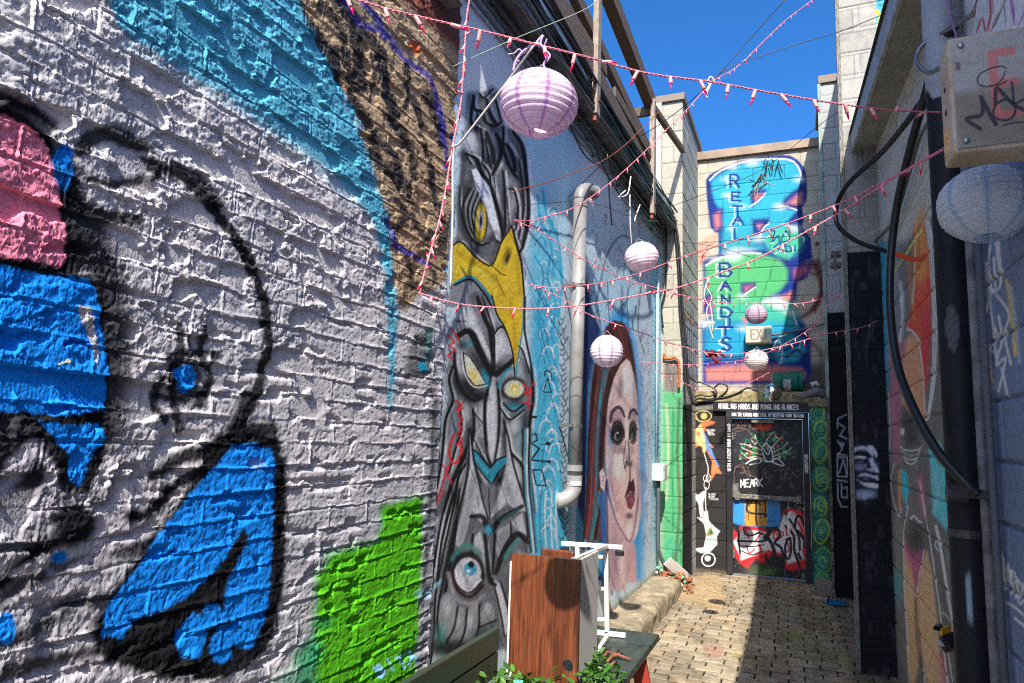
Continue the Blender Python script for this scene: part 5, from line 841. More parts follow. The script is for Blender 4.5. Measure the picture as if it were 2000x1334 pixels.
# lintel boards with lettering
def board(name, x0, x1, z0, z1, y, lines, parent=None, n=360, base=(34, 33, 35)):
    def pf(u, v, X, Z):
        p = Paint(u, v, base, .9); p.speck((70, 66, 62), .6, .08, .5, 4)
        for (t, fx, fz, hh, adv, sd, w) in lines:
            q = Paint(X, -Z, base, .9); q.c = p.c
            q.text(t, x0 + (x1 - x0) * fx, -(z0 + (z1 - z0) * fz), hh, (226, 224, 220), w, adv, adv * .75, 0, seed=sd, soft=.0012, jit=.07)
        return p.c
    me = sheet(np.linspace(x0, x1, n), np.linspace(z0, z1, 44), FY(y), None, pf, M_PANEL, parent, None, rest=name)[0]; return me
lt = thing('lintel_board', 'black board over the door hand lettered MINGLING HANDS AND MINGLING GLANCES', 'sign board', (-.3, YB - .06, 2.03))
XL0, XL1 = onY(1395, 780, YB)[0], onY(1603, 780, YB)[0]
board('lettering_face', XL0, XL1, 2.04, 2.165, YB - .062, [('MINGLING HANDS AND MINGLING GLANCES', .05, .25, .062, .455, 3, .0105)], lt)
mb = MB(); mb.box(XL0, XL1, YB - .06, YB + .02, 2.04, 2.165); mb.build('board', solid('black_board', (30, 29, 30), .7), lt)
# door frame, door
fr = thing('door_frame', 'black steel door frame with small white hand lettering', 'door frame', (-.37, YB, 0))
mb = MB(); mb.box(XD0, XD0 + .07, YB - .05, YB + .06, 0, 1.955); mb.build('jamb', solid('black_frame', (40, 40, 42), .55, c2=(28, 28, 30), scale=18), fr, bevel=.004)
mb = MB(); mb.box(XD1 - .07, XD1, YB - .05, YB + .06, 0, 1.955); mb.build('jamb', bpy.data.materials['black_frame'], fr, bevel=.004)
mb = MB(); mb.box(XD0, XD1, YB - .05, YB + .03, 1.957, 2.036); mb.build('frame_head', bpy.data.materials['black_frame'], fr, bevel=.004)
board('lettering_face', XD0 + .06, XD1 - .01, 1.962, 2.032, YB - .0535, [("FOR THE EARTHS MORE FULL OF WEEPING THAN YOU CAN", .02, .25, .040, .47, 7, .008)], fr)
def jambtext(name, x0, x1, txt, z0, z1, hh):
    def pf(u, v, X, Z):
        q = Paint(Z, X - x0, (34, 33, 35), .9); q.text(txt, z0, hh * 1.35, hh, (222, 220, 216), .006, .72, .55, 0, seed=9, soft=.001, jit=.08) if False else None
        for pl in strokes(txt, 0, 0, hh, .72, .55, 0, False, 9, .07): q.line([(z0 + a, .012 + (hh + b) * 1.0) for a, b in pl], (222, 220, 216), .008, .0012, smooth=False)
        return q.c
    sheet(np.linspace(x0, x1, 16), np.linspace(.4, 1.95, 420), FY(YB - .0535), None, pf, M_PANEL, fr, None, rest=name)
jambtext('lettering_face', XD0 + .006, XD0 + .064, 'WITH A FAERY HAND IN HAND', 1.28, 1.94, .036)
jambtext('lettering_face', XD1 - .064, XD1 - .006, 'UNDERSTAND', 1.30, 1.94, .032)
def door_paint(u, v, X, Z):
    p = Paint(u, v, (30, 30, 33), 1.0); p.T(1400, 940, 6.352)
    BW = (122, 92, 76); K = (24, 24, 26); RDD = (214, 30, 40); WHD = (222, 218, 218)
    p.poly([(200, 235), (360, 220), (780, 230), (800, 460), (770, 560), (560, 570), (330, 560), (190, 510)], (44, 138, 206), 3); p.poly([(345, 225), (628, 225), (632, 550), (345, 555)], (196, 146, 52), 2); p.ell(470, 480, 80, 60, (176, 120, 40), 12, .6)
    for q, w in [([(385, 230), (385, 380), (600, 410), (605, 440)], 26), ([(490, 230), (488, 400), (490, 480), (498, 540)], 28), ([(590, 230), (605, 320), (595, 440)], 20), ([(395, 300), (440, 240)], 20), ([(540, 300), (520, 250)], 16), ([(395, 400), (390, 480)], 7), ([(545, 410), (545, 450)], 7), ([(350, 245), (620, 245)], 18)]: p.line(q, K, w)
    p.line([(640, 490), (740, 500)], (30, 90, 150), 14, 3); p.line([(690, 450), (750, 350)], (30, 100, 170), 12, 3, .8); p.line([(195, 230), (185, 510), (330, 570), (560, 575), (780, 560), (805, 440), (785, 235)], (40, 36, 60), 16, 4, .8)
    p.poly([(170, 560), (250, 640), (300, 560), (580, 580), (640, 640), (780, 590), (830, 560), (820, 380), (900, 330), (1040, 370), (1110, 480), (1120, 1080), (900, 1110), (850, 1080), (850, 940), (690, 900), (600, 1000), (540, 1020), (500, 930), (380, 1085), (290, 1020), (240, 950), (180, 760)], RDD, 3)
    p.poly([(190, 770), (250, 700), (310, 590), (430, 610), (560, 620), (680, 660), (760, 620), (830, 420), (920, 370), (1000, 420), (1060, 560), (1100, 720), (1050, 860), (1085, 960), (880, 1030), (850, 900), (640, 850), (520, 900), (300, 980), (260, 860)], WHD, 3)
    for q, w in [([(190, 740), (250, 900), (290, 930)], 20), ([(360, 590), (400, 700)], 22), ([(480, 740), (540, 660)], 18), ([(370, 790), (400, 890), (470, 840)], 16), ([(520, 790), (550, 860), (480, 900)], 22), ([(720, 640), (700, 710), (760, 690), (740, 640)], 18), ([(800, 620), (830, 660), (790, 690)], 18), ([(860, 560), (870, 670)], 20), ([(850, 720), (960, 700)], 18), ([(880, 770), (900, 850), (870, 880)], 20), ([(1010, 500), (1060, 620), (1090, 700)], 30), ([(180, 600), (240, 660)], 26), ([(920, 600), (960, 560)], 14)]: p.line(q, RDD, w)
    for q, w in [([(160, 540), (240, 560), (270, 640), (270, 740), (290, 900)], 26), ([(335, 600), (360, 660), (440, 670), (520, 640), (580, 660)], 24), ([(260, 740), (400, 745), (560, 745), (640, 720)], 26), ([(280, 800), (420, 810), (580, 790)], 16), ([(300, 860), (400, 905), (500, 905), (580, 860)], 14), ([(620, 680), (700, 820), (720, 1010), (640, 1050), (610, 930)], 44), ([(640, 660), (680, 600), (760, 600), (780, 690), (720, 760), (800, 830), (830, 980), (820, 1080)], 34), ([(850, 800), (880, 720), (910, 720), (920, 860), (890, 960), (850, 920), (850, 800)], 30), ([(900, 470), (960, 560), (1020, 700), (1030, 850)], 30), ([(920, 620), (960, 700), (960, 850), (1010, 1000), (1030, 1070)], 34), ([(970, 560), (990, 450), (1040, 440), (1090, 560)], 34), ([(1010, 620), (1080, 720), (1090, 800)], 40), ([(1010, 900), (1040, 960)], 36), ([(600, 700), (640, 660)], 60), ([(855, 390), (860, 480)], 10)]: p.line(q, K, w)
    p.ell(858, 395, 22, 28, K, 2); p.ell(852, 560, 16, 24, K, 2); p.line([(890, 190), (888, 340)], (190, 188, 184), 12); p.line([(900, 220), (980, 290), (1020, 360)], (110, 130, 110), 10, 2, .8); p.line([(910, 200), (1010, 270), (1090, 260)], (110, 130, 110), 12, 2, .8); p.ell(1035, 330, 10, 10, (150, 170, 120), 2); p.ell(1082, 345, 14, 14, (150, 170, 120), 2)
    p.ell(420, 1110, 60, 60, (96, 90, 74), 14, .7); p.ell(590, 1120, 100, 40, (80, 110, 50), 14, .7)
    for i in range(16): R = random.Random(i); x = 500 + i * 14; p.line([(x, 1160), (x + R.uniform(-20, 24), 1085 + R.uniform(0, 30))], (110, 146, 66), 6, 1, .8)
    p.ring(930, 1120, 90, 90, (110, 104, 100), 10, 2, .7, 0, 0, 200); p.ell(1072, 1175, 14, 26, (120, 160, 60), 3, .9)
    p.T(1340, 740, 5.13)
    p.ell(800, 690, 300, 190, (40, 44, 54), 10, .9)
    for q in [[(440, 420), (540, 380)], [(450, 470), (560, 420), (500, 500)], [(480, 380), (520, 470), (600, 500)], [(540, 380), (560, 470), (640, 440)], [(580, 400), (590, 480)], [(620, 400), (610, 450), (660, 470), (640, 500)], [(450, 520), (520, 490), (620, 510), (650, 560)], [(490, 570), (500, 530), (540, 520)], [(640, 480), (690, 490), (660, 510)], [(440, 440), (440, 560)], [(480, 1060), (480, 940), (500, 880), (600, 890)], [(490, 890), (560, 850), (600, 950)], [(540, 940), (610, 930), (560, 900)], [(620, 880), (640, 980), (700, 940)], [(880, 920), (1040, 900)], [(950, 920), (960, 1030)], [(1000, 930), (980, 1000), (1040, 990), (1060, 1090)], [(1060, 930), (1120, 990), (1080, 960)], [(640, 940), (740, 920), (700, 990), (640, 960)]]: p.line(q, BW, 8, 1, .85, smooth=False)
    p.ell(782, 440, 88, 78, (214, 60, 34), 4); p.ell(782, 390, 46, 70, (30, 32, 44), 4); p.ell(740, 450, 30, 50, (230, 100, 40), 8, .6)
    R = random.Random(3)
    for i in range(170):
        a = R.uniform(math.pi * .98, math.pi * 2.02); r = R.uniform(.35, 1.0); x = 800 + 300 * r * math.cos(a); y = 790 + 280 * r * math.sin(a) * (1 if abs(math.cos(a)) < .8 else .8)
        p.line([(x, y), (x + R.uniform(-14, 14), y + R.uniform(4, 20))], R.choice([(30, 140, 70), (40, 166, 84), (20, 110, 60), (36, 150, 90), (200, 80, 50)] if i % 9 else [(230, 226, 210)]), R.uniform(8, 16), 1, .95)
    for q in [[(760, 720), (700, 690), (600, 660), (540, 650)], [(770, 690), (720, 640), (690, 560)], [(760, 760), (650, 730), (560, 690)], [(770, 800), (700, 780), (620, 790), (560, 740)], [(800, 640), (830, 580), (880, 530)], [(850, 700), (900, 640), (960, 580)], [(860, 740), (960, 690), (1020, 640)], [(870, 780), (980, 740), (1060, 690)], [(660, 620), (690, 650)], [(900, 560), (880, 620)]]: p.line(q, (226, 206, 182), 7, 1, .95)
    W2 = (214, 214, 212)
    p.line([(800, 640), (760, 700), (790, 800), (830, 830), (870, 800), (850, 700), (800, 640)], W2, 12); p.line([(770, 690), (820, 760), (850, 680)], W2, 10); p.line([(600, 850), (660, 810), (740, 800), (740, 840), (640, 860)], W2, 12); p.line([(860, 820), (920, 800), (980, 870), (900, 850), (860, 830)], W2, 12); p.line([(740, 800), (800, 830), (880, 830)], W2, 8)
    p.ell(700, 910, 64, 70, (22, 22, 24), 4); p.line([(780, 900), (770, 950), (810, 930), (790, 970), (830, 1000), (850, 1040)], (120, 120, 116), 8, 1.4, .7)
    p.text('MEARK', 552, 1085, 70, (228, 226, 222), 11, .62, .5, -.05, seed=3, jit=.1)
    p.poly([(440, 1060), (520, 1050), (520, 1130), (450, 1130)], (130, 128, 124), 4, .8); p.speck((90, 90, 92), .66, .2, .5, 5)
    return p.c
dr = thing('door', 'black steel door painted with a tree, blue and gold box and red graffiti', 'door', (-.37, YB, 0))
sheet(np.linspace(XD0 + .072, XD1 - .072, 230), np.linspace(.02, 1.953, 420), FY(YB + .03), None, door_paint, M_PANEL, dr, None, rest='leaf')
zb0 = onY(1500, 972, YB)[2]
mb = MB(); mb.box(XD0 + .09, XD1 - .12, YB - .035, YB + .0, zb0 - .028, zb0 + .028); mb.build('push_bar', solid('worn_black_bar', (60, 56, 50), .5, c2=(150, 144, 130), scale=40), dr, bevel=.004)
for x in (XD0 + .10, XD1 - .16): MB().box(x, x + .06, YB - .028, YB + .028, zb0 - .05, zb0 + .05).build('bar_bracket', solid('bracket', (110, 106, 96), .5), dr, bevel=.003)
MB().box(-.55, -.28, YB - .03, YB + .025, 1.90, 1.935).build('door_closer', bpy.data.materials['bracket'], dr, bevel=.003)
for z in (.25, 1.0, 1.72): m2 = MB(); m2.lathe([(0, -.05), (.011, -.05), (.011, .05), (0, .05)], (XD0 + .078, YB + .012, z), 10); m2.build('hinge', bpy.data.materials['bracket'], dr)
MB().box(XD0 + .07, XD1 - .07, YB - .04, YB + .06, .0, .016).build('threshold', bpy.data.materials['bracket'], fr, bevel=.003)
# column of spirals
def swirl_paint(u, v, X, Z):
    p = Paint(u, v, (44, 66, 40), 1.7); p.T(1280, 700, 2.779); p.speck((24, 40, 34), .5, .06, .8, 2); p.poly([(915, 280), (990, 280), (1000, 1260), (945, 1260)], (44, 42, 34), 10, .8)
    for i, (x, y) in enumerate([(880, 300), (900, 385), (898, 505), (905, 660), (898, 805), (905, 940), (910, 1100), (905, 1210)]):
        p.ell(x - 10, y - 20, 46, 60, (30, 110, 110), 8, .6)
        for k in range(5):
            r = 12 + k * 12; R = random.Random(i * 9 + k); p.ring(x + R.uniform(-4, 4), y + R.uniform(-5, 5), r * R.uniform(.65, .85), r * R.uniform(.95, 1.15), R.choice([(140, 168, 66), (96, 130, 60), (120, 150, 40), (60, 110, 80)]), R.uniform(4, 8), 1.6, .7, R.uniform(-.3, .3), 20 + 50 * k, 320 + 50 * k)
    return p.c
sc = thing('spiral_column', 'narrow block column painted with yellow green spirals right of the door', 'column', (.24, 9.02, 0))
XS0, XS1 = .122, .335; hfC, idC, tnC = cmu(off=.05, voff=.04, seed=17)
sheet(np.linspace(XS0, XS1, 90), np.linspace(0, 2.10, 330), FY(9.06), hfC, swirl_paint, M_BLOCK, sc, idC, 'block', 'mortar')
MB().box(XS0, XS1, 9.075, YB + .02, 0, 2.10).build('core', bpy.data.materials['black_frame'], sc); MB().box(XS0 - .004, .34, 9.03, YB, 2.103, 2.158).build('cap', M_CONC, sc, bevel=.005)

# far right pier and near right pier
def pier_paint(u, v, X, Z):
    p = Paint(u, v, (150, 150, 146), 1.25); p.T(0, 0, 1)
    p.poly([(1600, 612), (1700, 605), (1700, 1400), (1600, 1400)], (20, 20, 25), 1.5)
    p.T(1600, 850, 2.755); G = (150, 156, 172)
    for q in [[(110, -60), (140, -40), (110, 0), (148, 20)], [(100, 30), (125, 70), (100, 110)], [(95, 100), (150, 110)], [(98, 120), (98, 220), (150, 225), (150, 120), (98, 120)], [(110, 200), (130, 130), (148, 210)], [(95, 240), (150, 250)], [(100, 255), (100, 340), (120, 385), (152, 388)], [(120, 260), (120, 330), (150, 340), (150, 280), (130, 285)], [(98, -40), (100, -90), (148, -110)], [(120, 40), (134, 50), (120, 60), (112, 50), (120, 40)]]: p.line(q, G, 7, 1, .9, smooth=False)
    tnA(p, X, Z, .06); return p.c
hfA, idA, tnA = cmu(off=.12, voff=.05, seed=21)
pa = thing('far_pier', 'far concrete block pier, black below with silver line patterns, grey above', 'pier', (.5, 8.6, 0))
sheet(np.linspace(.335, .80, 110), np.linspace(0, 6.0, 420), FY(8.60), hfA, pier_paint, M_BLOCK, pa, idA, 'block', 'mortar')
MB().box(.338, .80, 8.612, 9.9, 0, 6.0).build('core', M_CONC, pa); MB().box(.31, .85, 8.57, 9.95, 6.003, 6.10).build('coping', bpy.data.materials['grey_brown_coping'], pa, bevel=.004)
MB().box(.300, .337, 8.575, 8.60, 2.2, 6.0).build('corner_strip', solid('pale_teal_strip', (150, 172, 164), .7, c2=(110, 120, 112), scale=8), pa, bevel=.003); MB().box(.305, .337, 8.575, 8.60, 0, 2.195).build('corner_strip', solid('chipped_black_strip', (28, 28, 30), .7, c2=(120, 116, 108), scale=22), pa, bevel=.003)
def pierB_paint(u, v, X, Z):
    p = Paint(u, v, (198, 192, 178), GAIN_B * 1.05); p.speck((176, 172, 162), .5, .02, .5, 4); p.T(0, 0, 1)
    p.c[Z < 3.16] = lin((34, 34, 39)); p._mix(np.nonzero(Z < 3.16)[0], sstep(.60, .7, fbm(X[Z < 3.16] * 22, Z[Z < 3.16] * 9, 77, 4)) * .5, (90, 90, 96)); 
    p.T(1600, 0, 2.667); p.poly([(296, -60), (400, -60), (372, 60), (340, 150), (300, 290), (296, 120)], (86, 190, 214), 2); p.line([(300, 60), (330, 90), (360, 20)], (226, 206, 60), 22, 2); p.line([(302, 210), (310, 120), (340, 60)], (232, 214, 70), 16, 2); p.line([(310, 30), (350, 25)], (60, 120, 60), 8, 2); p.line([(300, 260), (318, 200)], (214, 226, 220), 10, 2)
    p.gain = 3.0; p.T(1640, 840, 5.267); L, MG, K = (132, 134, 154), (78, 80, 96), (14, 14, 18)
    p.ell(250, 420, 150, 260, (26, 27, 36), 10, .8)
    p.line([(140, 220), (170, 195), (230, 185), (300, 200)], L, 34, 3, .9); p.poly([(290, 160), (340, 165), (375, 210), (390, 270), (370, 282), (345, 230), (350, 270), (330, 285), (300, 220)], L, 2.5); p.line([(140, 250), (220, 235), (320, 270)], K, 26, 3); p.line([(165, 282), (210, 276), (260, 284)], (170, 172, 190), 22, 2); p.line([(170, 305), (220, 318), (265, 300)], K, 12, 2); p.line([(190, 320), (240, 322)], MG, 8, 2)
    p.poly([(120, 310), (170, 345), (240, 350), (285, 350), (270, 395), (220, 420), (130, 400)], MG, 3); p.poly([(295, 290), (345, 290), (380, 370), (402, 410), (400, 440), (360, 430), (290, 415), (280, 405), (330, 390)], L, 2.5); p.line([(290, 430), (370, 450)], K, 18, 3); p.poly([(360, 340), (405, 340), (405, 370)], (40, 70, 80), 3, .8)
    p.poly([(185, 480), (215, 450), (260, 442), (340, 465), (390, 470), (405, 505), (390, 518), (320, 490), (250, 470)], L, 2); p.line([(190, 500), (250, 480), (320, 498), (400, 525)], K, 18, 2); p.ell(275, 495, 24, 14, MG, 4, .8); p.poly([(180, 515), (250, 545), (340, 545), (395, 560), (392, 600), (340, 595), (260, 575)], (160, 162, 182), 2.5); p.ell(260, 655, 104, 44, MG, 4); p.ell(265, 665, 80, 28, (110, 124, 140), 8, .7)
    for x in (185, 205, 235, 262): p.line([(x, 712), (x + 8, 696)], (170, 170, 180), 4, .8)
    p.gain = 1.0; tnA(p, X, Z, .10); return p.c
pb = thing('near_pier', 'tall block pier with stern violet grey face painted on its black base', 'pier', (.5, 5.9, 0))
hfB, idB, tnB = cmu(off=.08, voff=.02, seed=23)
sheet(np.linspace(.385, XR + .33, 150), np.linspace(0, 6.5, 560), FY(5.87), hfB, pierB_paint, M_BLOCK, pb, idB, 'block', 'mortar')
MB().box(.387, XR + .33, 5.885, 6.25, 0, 6.5).build('core', M_CONC, pb)
MB().box(.356, .387, 5.845, 5.89, .0, 6.5).build('corner_strip', solid('flaking_timber_strip', (150, 144, 132), .85, c2=(70, 66, 60), scale=16, layers=[('n', 40, .6, 5)], stretch=(8, 8, 1.5)), pb, bevel=.004)
MB().box(XR, XR + .3, 6.25, 8.61, 0, 6.5).build('set_back_wall', M_CONC, pb)
# sticker painting high on the pier edge

# ================================================================ RIGHT WALL
hfR, idR, tnR = cmu(off=.13, voff=.03, seed=31, rec=.008, jw=.007)
def right_paint(u, v, Y, Z):
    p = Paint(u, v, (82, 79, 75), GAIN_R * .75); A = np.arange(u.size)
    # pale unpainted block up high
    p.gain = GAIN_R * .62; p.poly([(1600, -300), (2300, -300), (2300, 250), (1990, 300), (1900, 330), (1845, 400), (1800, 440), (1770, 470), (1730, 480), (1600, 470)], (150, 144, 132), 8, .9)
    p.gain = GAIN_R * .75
    p.T(1600, 450, 2.965)
    p.poly([(352, 60), (400, 60), (405, 920), (392, 930), (372, 800), (352, 500)], (32, 120, 140), 6, .9)
    p.poly([(400, 60), (470, 60), (480, 1334), (400, 1334)], (92, 96, 104), 10, .7)
    p.poly([(545, 0), (602, -30), (625, 100), (642, 240), (642, 560), (632, 780), (612, 930), (600, 800), (580, 640), (510, 560), (515, 520), (548, 420)], (196, 56, 44), 5); p.poly([(550, -40), (600, -140), (622, 60), (634, 240), (600, 300), (560, 300)], (222, 104, 52), 12, .85); p.poly([(620, 440), (642, 470), (636, 760), (612, 930), (596, 760)], (140, 26, 52), 10, .8); p.line([(510, 130), (520, 260), (540, 420), (550, 520)], (190, 90, 60), 14, 3, .8); p.line([(590, 0), (510, 120), (430, 245)], (206, 176, 80), 12, 2, .9); p.line([(560, 0), (552, 220), (540, 420)], (206, 180, 110), 8, 2, .8)
    R = random.Random(8)
    for i in range(9): d = i * 5; p.line([(612 + d * .6, -60), (636 + d, 150), (652 + d * .9, 420), (655 + d * .7, 700), (640 + d * .5, 950), (612 + d * .4, 1100)], (206, 206, 208), 3.2, .8, .85)
    p.poly([(500, 640), (538, 596), (575, 630), (602, 840), (620, 1080), (560, 1120), (480, 1010), (470, 820)], (150, 108, 82), 6); p.poly([(410, 690), (470, 640), (500, 650), (470, 900), (462, 1334), (425, 1334)], (128, 70, 88), 8, .8); p.line([(510, 570), (545, 590), (576, 632)], (216, 216, 216), 9, 1.2); p.line([(576, 632), (600, 800), (612, 1060)], (190, 190, 190), 5, 1)
    p.poly([(490, 1010), (570, 1090), (580, 1240), (500, 1260), (470, 1130)], (46, 44, 44), 10, .9); p.line([(470, 300), (482, 480), (470, 640)], (150, 156, 166), 14, 4, .8); p.ell(478, 400, 8, 40, (190, 196, 206), 4, .8); p.line([(400, 940), (410, 1100), (405, 1300)], (200, 210, 214), 6, 1.5, .8); p.ell(482, 1165, 12, 18, (206, 200, 170), 3)
    for k in range(4): p.ring(530, 1250 + k * 26, 60 - k * 10, 26, (206, 206, 206), 6, 1, .9, 0, 0, 180)
    p.poly([(640, 1200), (700, 1230), (720, 1334), (640, 1334)], (70, 146, 156), 6)
    p.T(1600, 850, 2.755)
    p.poly([(592, 10), (640, 60), (735, 150), (735, 470), (712, 460), (688, 520), (655, 470), (612, 430), (600, 250)], (74, 142, 148), 4); p.line([(610, 20), (655, 150), (690, 90), (700, 200)], (46, 44, 44), 26, 6, .7); p.line([(612, 420), (640, 300), (620, 200)], (130, 176, 176), 10, 4, .6)
    p.poly([(345, 420), (450, 420), (450, 1400), (345, 1400)], (96, 96, 94), 14, .7); p.ell(412, 820, 26, 80, (66, 132, 134), 12, .8)
    p.poly([(440, 180), (470, 200), (478, 300), (466, 390), (445, 300)], (40, 140, 160), 4); p.poly([(425, 190), (440, 190), (440, 390), (428, 400)], (186, 106, 66), 3); p.poly([(525, 240), (550, 200), (572, 430), (560, 450)], (140, 76, 100), 4)
    p.poly([(455, 560), (500, 720), (520, 880), (532, 1080), (545, 1150), (505, 1400), (482, 1400), (468, 1000), (455, 750)], (192, 124, 92), 4); p.poly([(578, 620), (545, 720), (520, 860), (542, 1080), (580, 1400), (690, 1400), (655, 1200), (630, 950), (604, 720)], (192, 124, 92), 4); p.poly([(455, 560), (500, 640), (515, 800), (490, 720), (460, 640)], (150, 70, 100), 6, .8); p.poly([(500, 640), (570, 610), (540, 740), (522, 850)], (150, 66, 96), 6, .8); p.ell(520, 560, 40, 70, (44, 42, 42), 14, .9); p.line([(520, 880), (525, 1080), (560, 1300)], (78, 60, 56), 14, 4, .8); p.poly([(640, 1180), (680, 1180), (700, 1400), (660, 1400)], (180, 84, 96), 8, .7)
    for q, w in [([(478, 380), (455, 500), (452, 600), (458, 800), (470, 1050), (492, 1334)], 6), ([(540, 250), (570, 430), (600, 590)], 6), ([(565, 620), (540, 740), (520, 860)], 6), ([(600, 590), (622, 750), (650, 950), (690, 1334)], 7), ([(628, 490), (660, 640), (700, 900), (720, 990)], 16), ([(645, 540), (625, 590), (640, 620)], 7), ([(405, 150), (385, 250), (412, 400), (435, 435), (442, 390)], 5), ([(490, 450), (510, 435), (530, 460), (550, 468)], 9), ([(560, 1255), (566, 1334)], 6), ([(690, 1140), (720, 1334)], 6)]: p.line(q, (214, 212, 210), w, 1.0, .9)
    p.line([(720, 1040), (745, 1180), (760, 1334)], (206, 96, 100), 22, 3, .9); p.line([(710, 640), (735, 780), (760, 900)], (70, 140, 144), 24, 5, .8); p.line([(660, 950), (710, 1000), (730, 1080)], (206, 186, 120), 8, 2, .7)
    # navy stretch beyond the drain pipe
    p.T(0, 0, 1); p.gain = GAIN_R * 1.0
    nb = (Y < 2.95) & (Z < 2.62); p._mix(A, sstep(2.99, 2.93, Y) * sstep(2.70, 2.62, Z), (72, 81, 100)); p._mix(A, sstep(3.12, 3.06, Y) * sstep(2.93, 2.99, Y) * sstep(2.70, 2.62, Z) * .9, (96, 86, 80))
    p.T(1600, 450, 2.965); WS = (200, 198, 200)
    for q in [[(990, 90), (975, 200), (995, 330), (970, 470)], [(1020, 70), (1035, 180), (1050, 320), (1000, 360)], [(1035, 60), (1055, 300)], [(965, 190), (990, 420), (1030, 770)], [(985, 400), (1010, 560), (1040, 600)], [(1000, 340), (1100, 480), (1075, 600), (1110, 770)], [(1040, 500), (1060, 620), (1040, 700), (990, 690), (1030, 610)], [(1040, 700), (1030, 780), (1080, 740), (1040, 930)], [(1060, 800), (1090, 955)], [(1010, 160), (1020, 330)]]: p.line(q, WS, 15, 1.4, .95)
    for q, w in [([(1085, 290), (1105, 420), (1135, 720)], 18), ([(945, 620), (975, 760), (1000, 880)], 16)]: p.line(q, (176, 116, 66), w, 3, .9); p.line([(a + 22, b + 40) for a, b in q], (190, 186, 180), w, 6, .6)
    p.T(1600, 850, 2.755); p.ring(972, 730, 24, 92, (216, 216, 218), 13, 1.2); p.ell(972, 735, 10, 42, (216, 216, 218), 3, .9)
    for ch, x, y, h in [('A', 1000, 830, 150), ('R', 1030, 850, 120), ('T', 1052, 870, 110), ('B', 1072, 900, 110), ('Y', 1098, 920, 120), ('P', 1125, 950, 110)]:
        for pl in strokes(ch, x, y, h, .5, .24, 0, seed=x): p.line([(a, b + (a - x) * .7) for a, b in pl], (216, 216, 218), 10, 1.1, smooth=False)
    p.line([(1010, 902), (1060, 930), (1140, 1010)], (216, 216, 218), 14, 1.2); p.line([(1055, 985), (1140, 1060)], (216, 216, 218), 14, 1.2)
    p.T(1740, 0, 4.17); p.gain = GAIN_R * .62
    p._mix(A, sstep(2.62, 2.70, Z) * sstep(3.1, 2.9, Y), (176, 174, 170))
    for q, c, w in [([(700, 260), (745, 150), (770, 250)], (150, 40, 36), 16), ([(810, 0), (815, 120), (790, 240)], (150, 40, 60), 20), ([(930, 0), (840, 180), (820, 240)], (60, 60, 60), 10), ([(975, 0), (990, 100), (1000, 190)], (120, 60, 120), 16), ([(1050, 0), (1090, 110)], (110, 60, 120), 16), ([(970, 1230), (940, 1290)], (170, 60, 60), 8), ([(920, 40), (935, 180)], (70, 66, 66), 8)]: p.line(q, c, w, 1.5, .9)
    tnR(p, Y, Z, .08); return p.c
yr = np.array([onX(q, 700, XR)[1] for q in np.linspace(2030, 1716, 250)]); yr = yr[yr < 5.86]
yrr = joined(np.linspace(-3, yr[0], 60), np.append(yr, 5.868)); zr = joined(np.linspace(0, .35, 12), np.linspace(.35, 3.4, 560), np.linspace(3.4, 4.25, 60))
rw2 = thing('right_wall', 'shaded concrete block wall with orange flame haired figure and navy stretch', 'wall', (XR, 2.5, 0))
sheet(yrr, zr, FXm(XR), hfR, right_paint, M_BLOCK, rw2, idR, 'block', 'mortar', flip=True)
# eaves with soffit and fascia
ev = thing('eaves', 'grey roof eave with soffit and pale fascia over the block wall', 'eave', (.5, 3.5, 3.6))
def evz(y): return 4.0 - .157 * (5.9 - y) if y > 3.2 else 3.576
Ye = [-3, 3.2, 4.1, 5.0, 5.90]; mb = MB(); mf = MB(); mr_ = MB()
for a, b in zip(Ye[:-1], Ye[1:]):
    za, zb_ = evz(a), evz(b); 
    mb.hexa([(.465, a, za), (XR + .02, a, za), (XR + .02, b, zb_), (.465, b, zb_), (.465, a, za + .02), (XR + .02, a, za + .02), (XR + .02, b, zb_ + .02), (.465, b, zb_ + .02)])
    mf.hexa([(.443, a, za - .005), (.463, a, za - .005), (.463, b, zb_ - .005), (.443, b, zb_ - .005), (.443, a, za + .14), (.463, a, za + .14), (.463, b, zb_ + .14), (.443, b, zb_ + .14)])
    mr_.hexa([(.43, a, za + .143), (1.8, a, za + .25), (1.8, b, zb_ + .25), (.43, b, zb_ + .143), (.43, a, za + .16), (1.8, a, za + .27), (1.8, b, zb_ + .27), (.43, b, zb_ + .16)])
mb.build('soffit', solid('soffit_board', (156, 152, 138), .8, c2=(134, 130, 118), scale=5), ev); mf.build('fascia', solid('pale_fascia', (190, 188, 180), .6, c2=(150, 146, 138), scale=10), ev); mr_.build('roof_edge', solid('dark_shingle_edge', (70, 64, 56), .9, c2=(46, 42, 38), scale=30), ev)
MB().box(XR + .02, XR + .3, -3, 5.87, 0, 3.56).build('core', M_CONC, rw2)
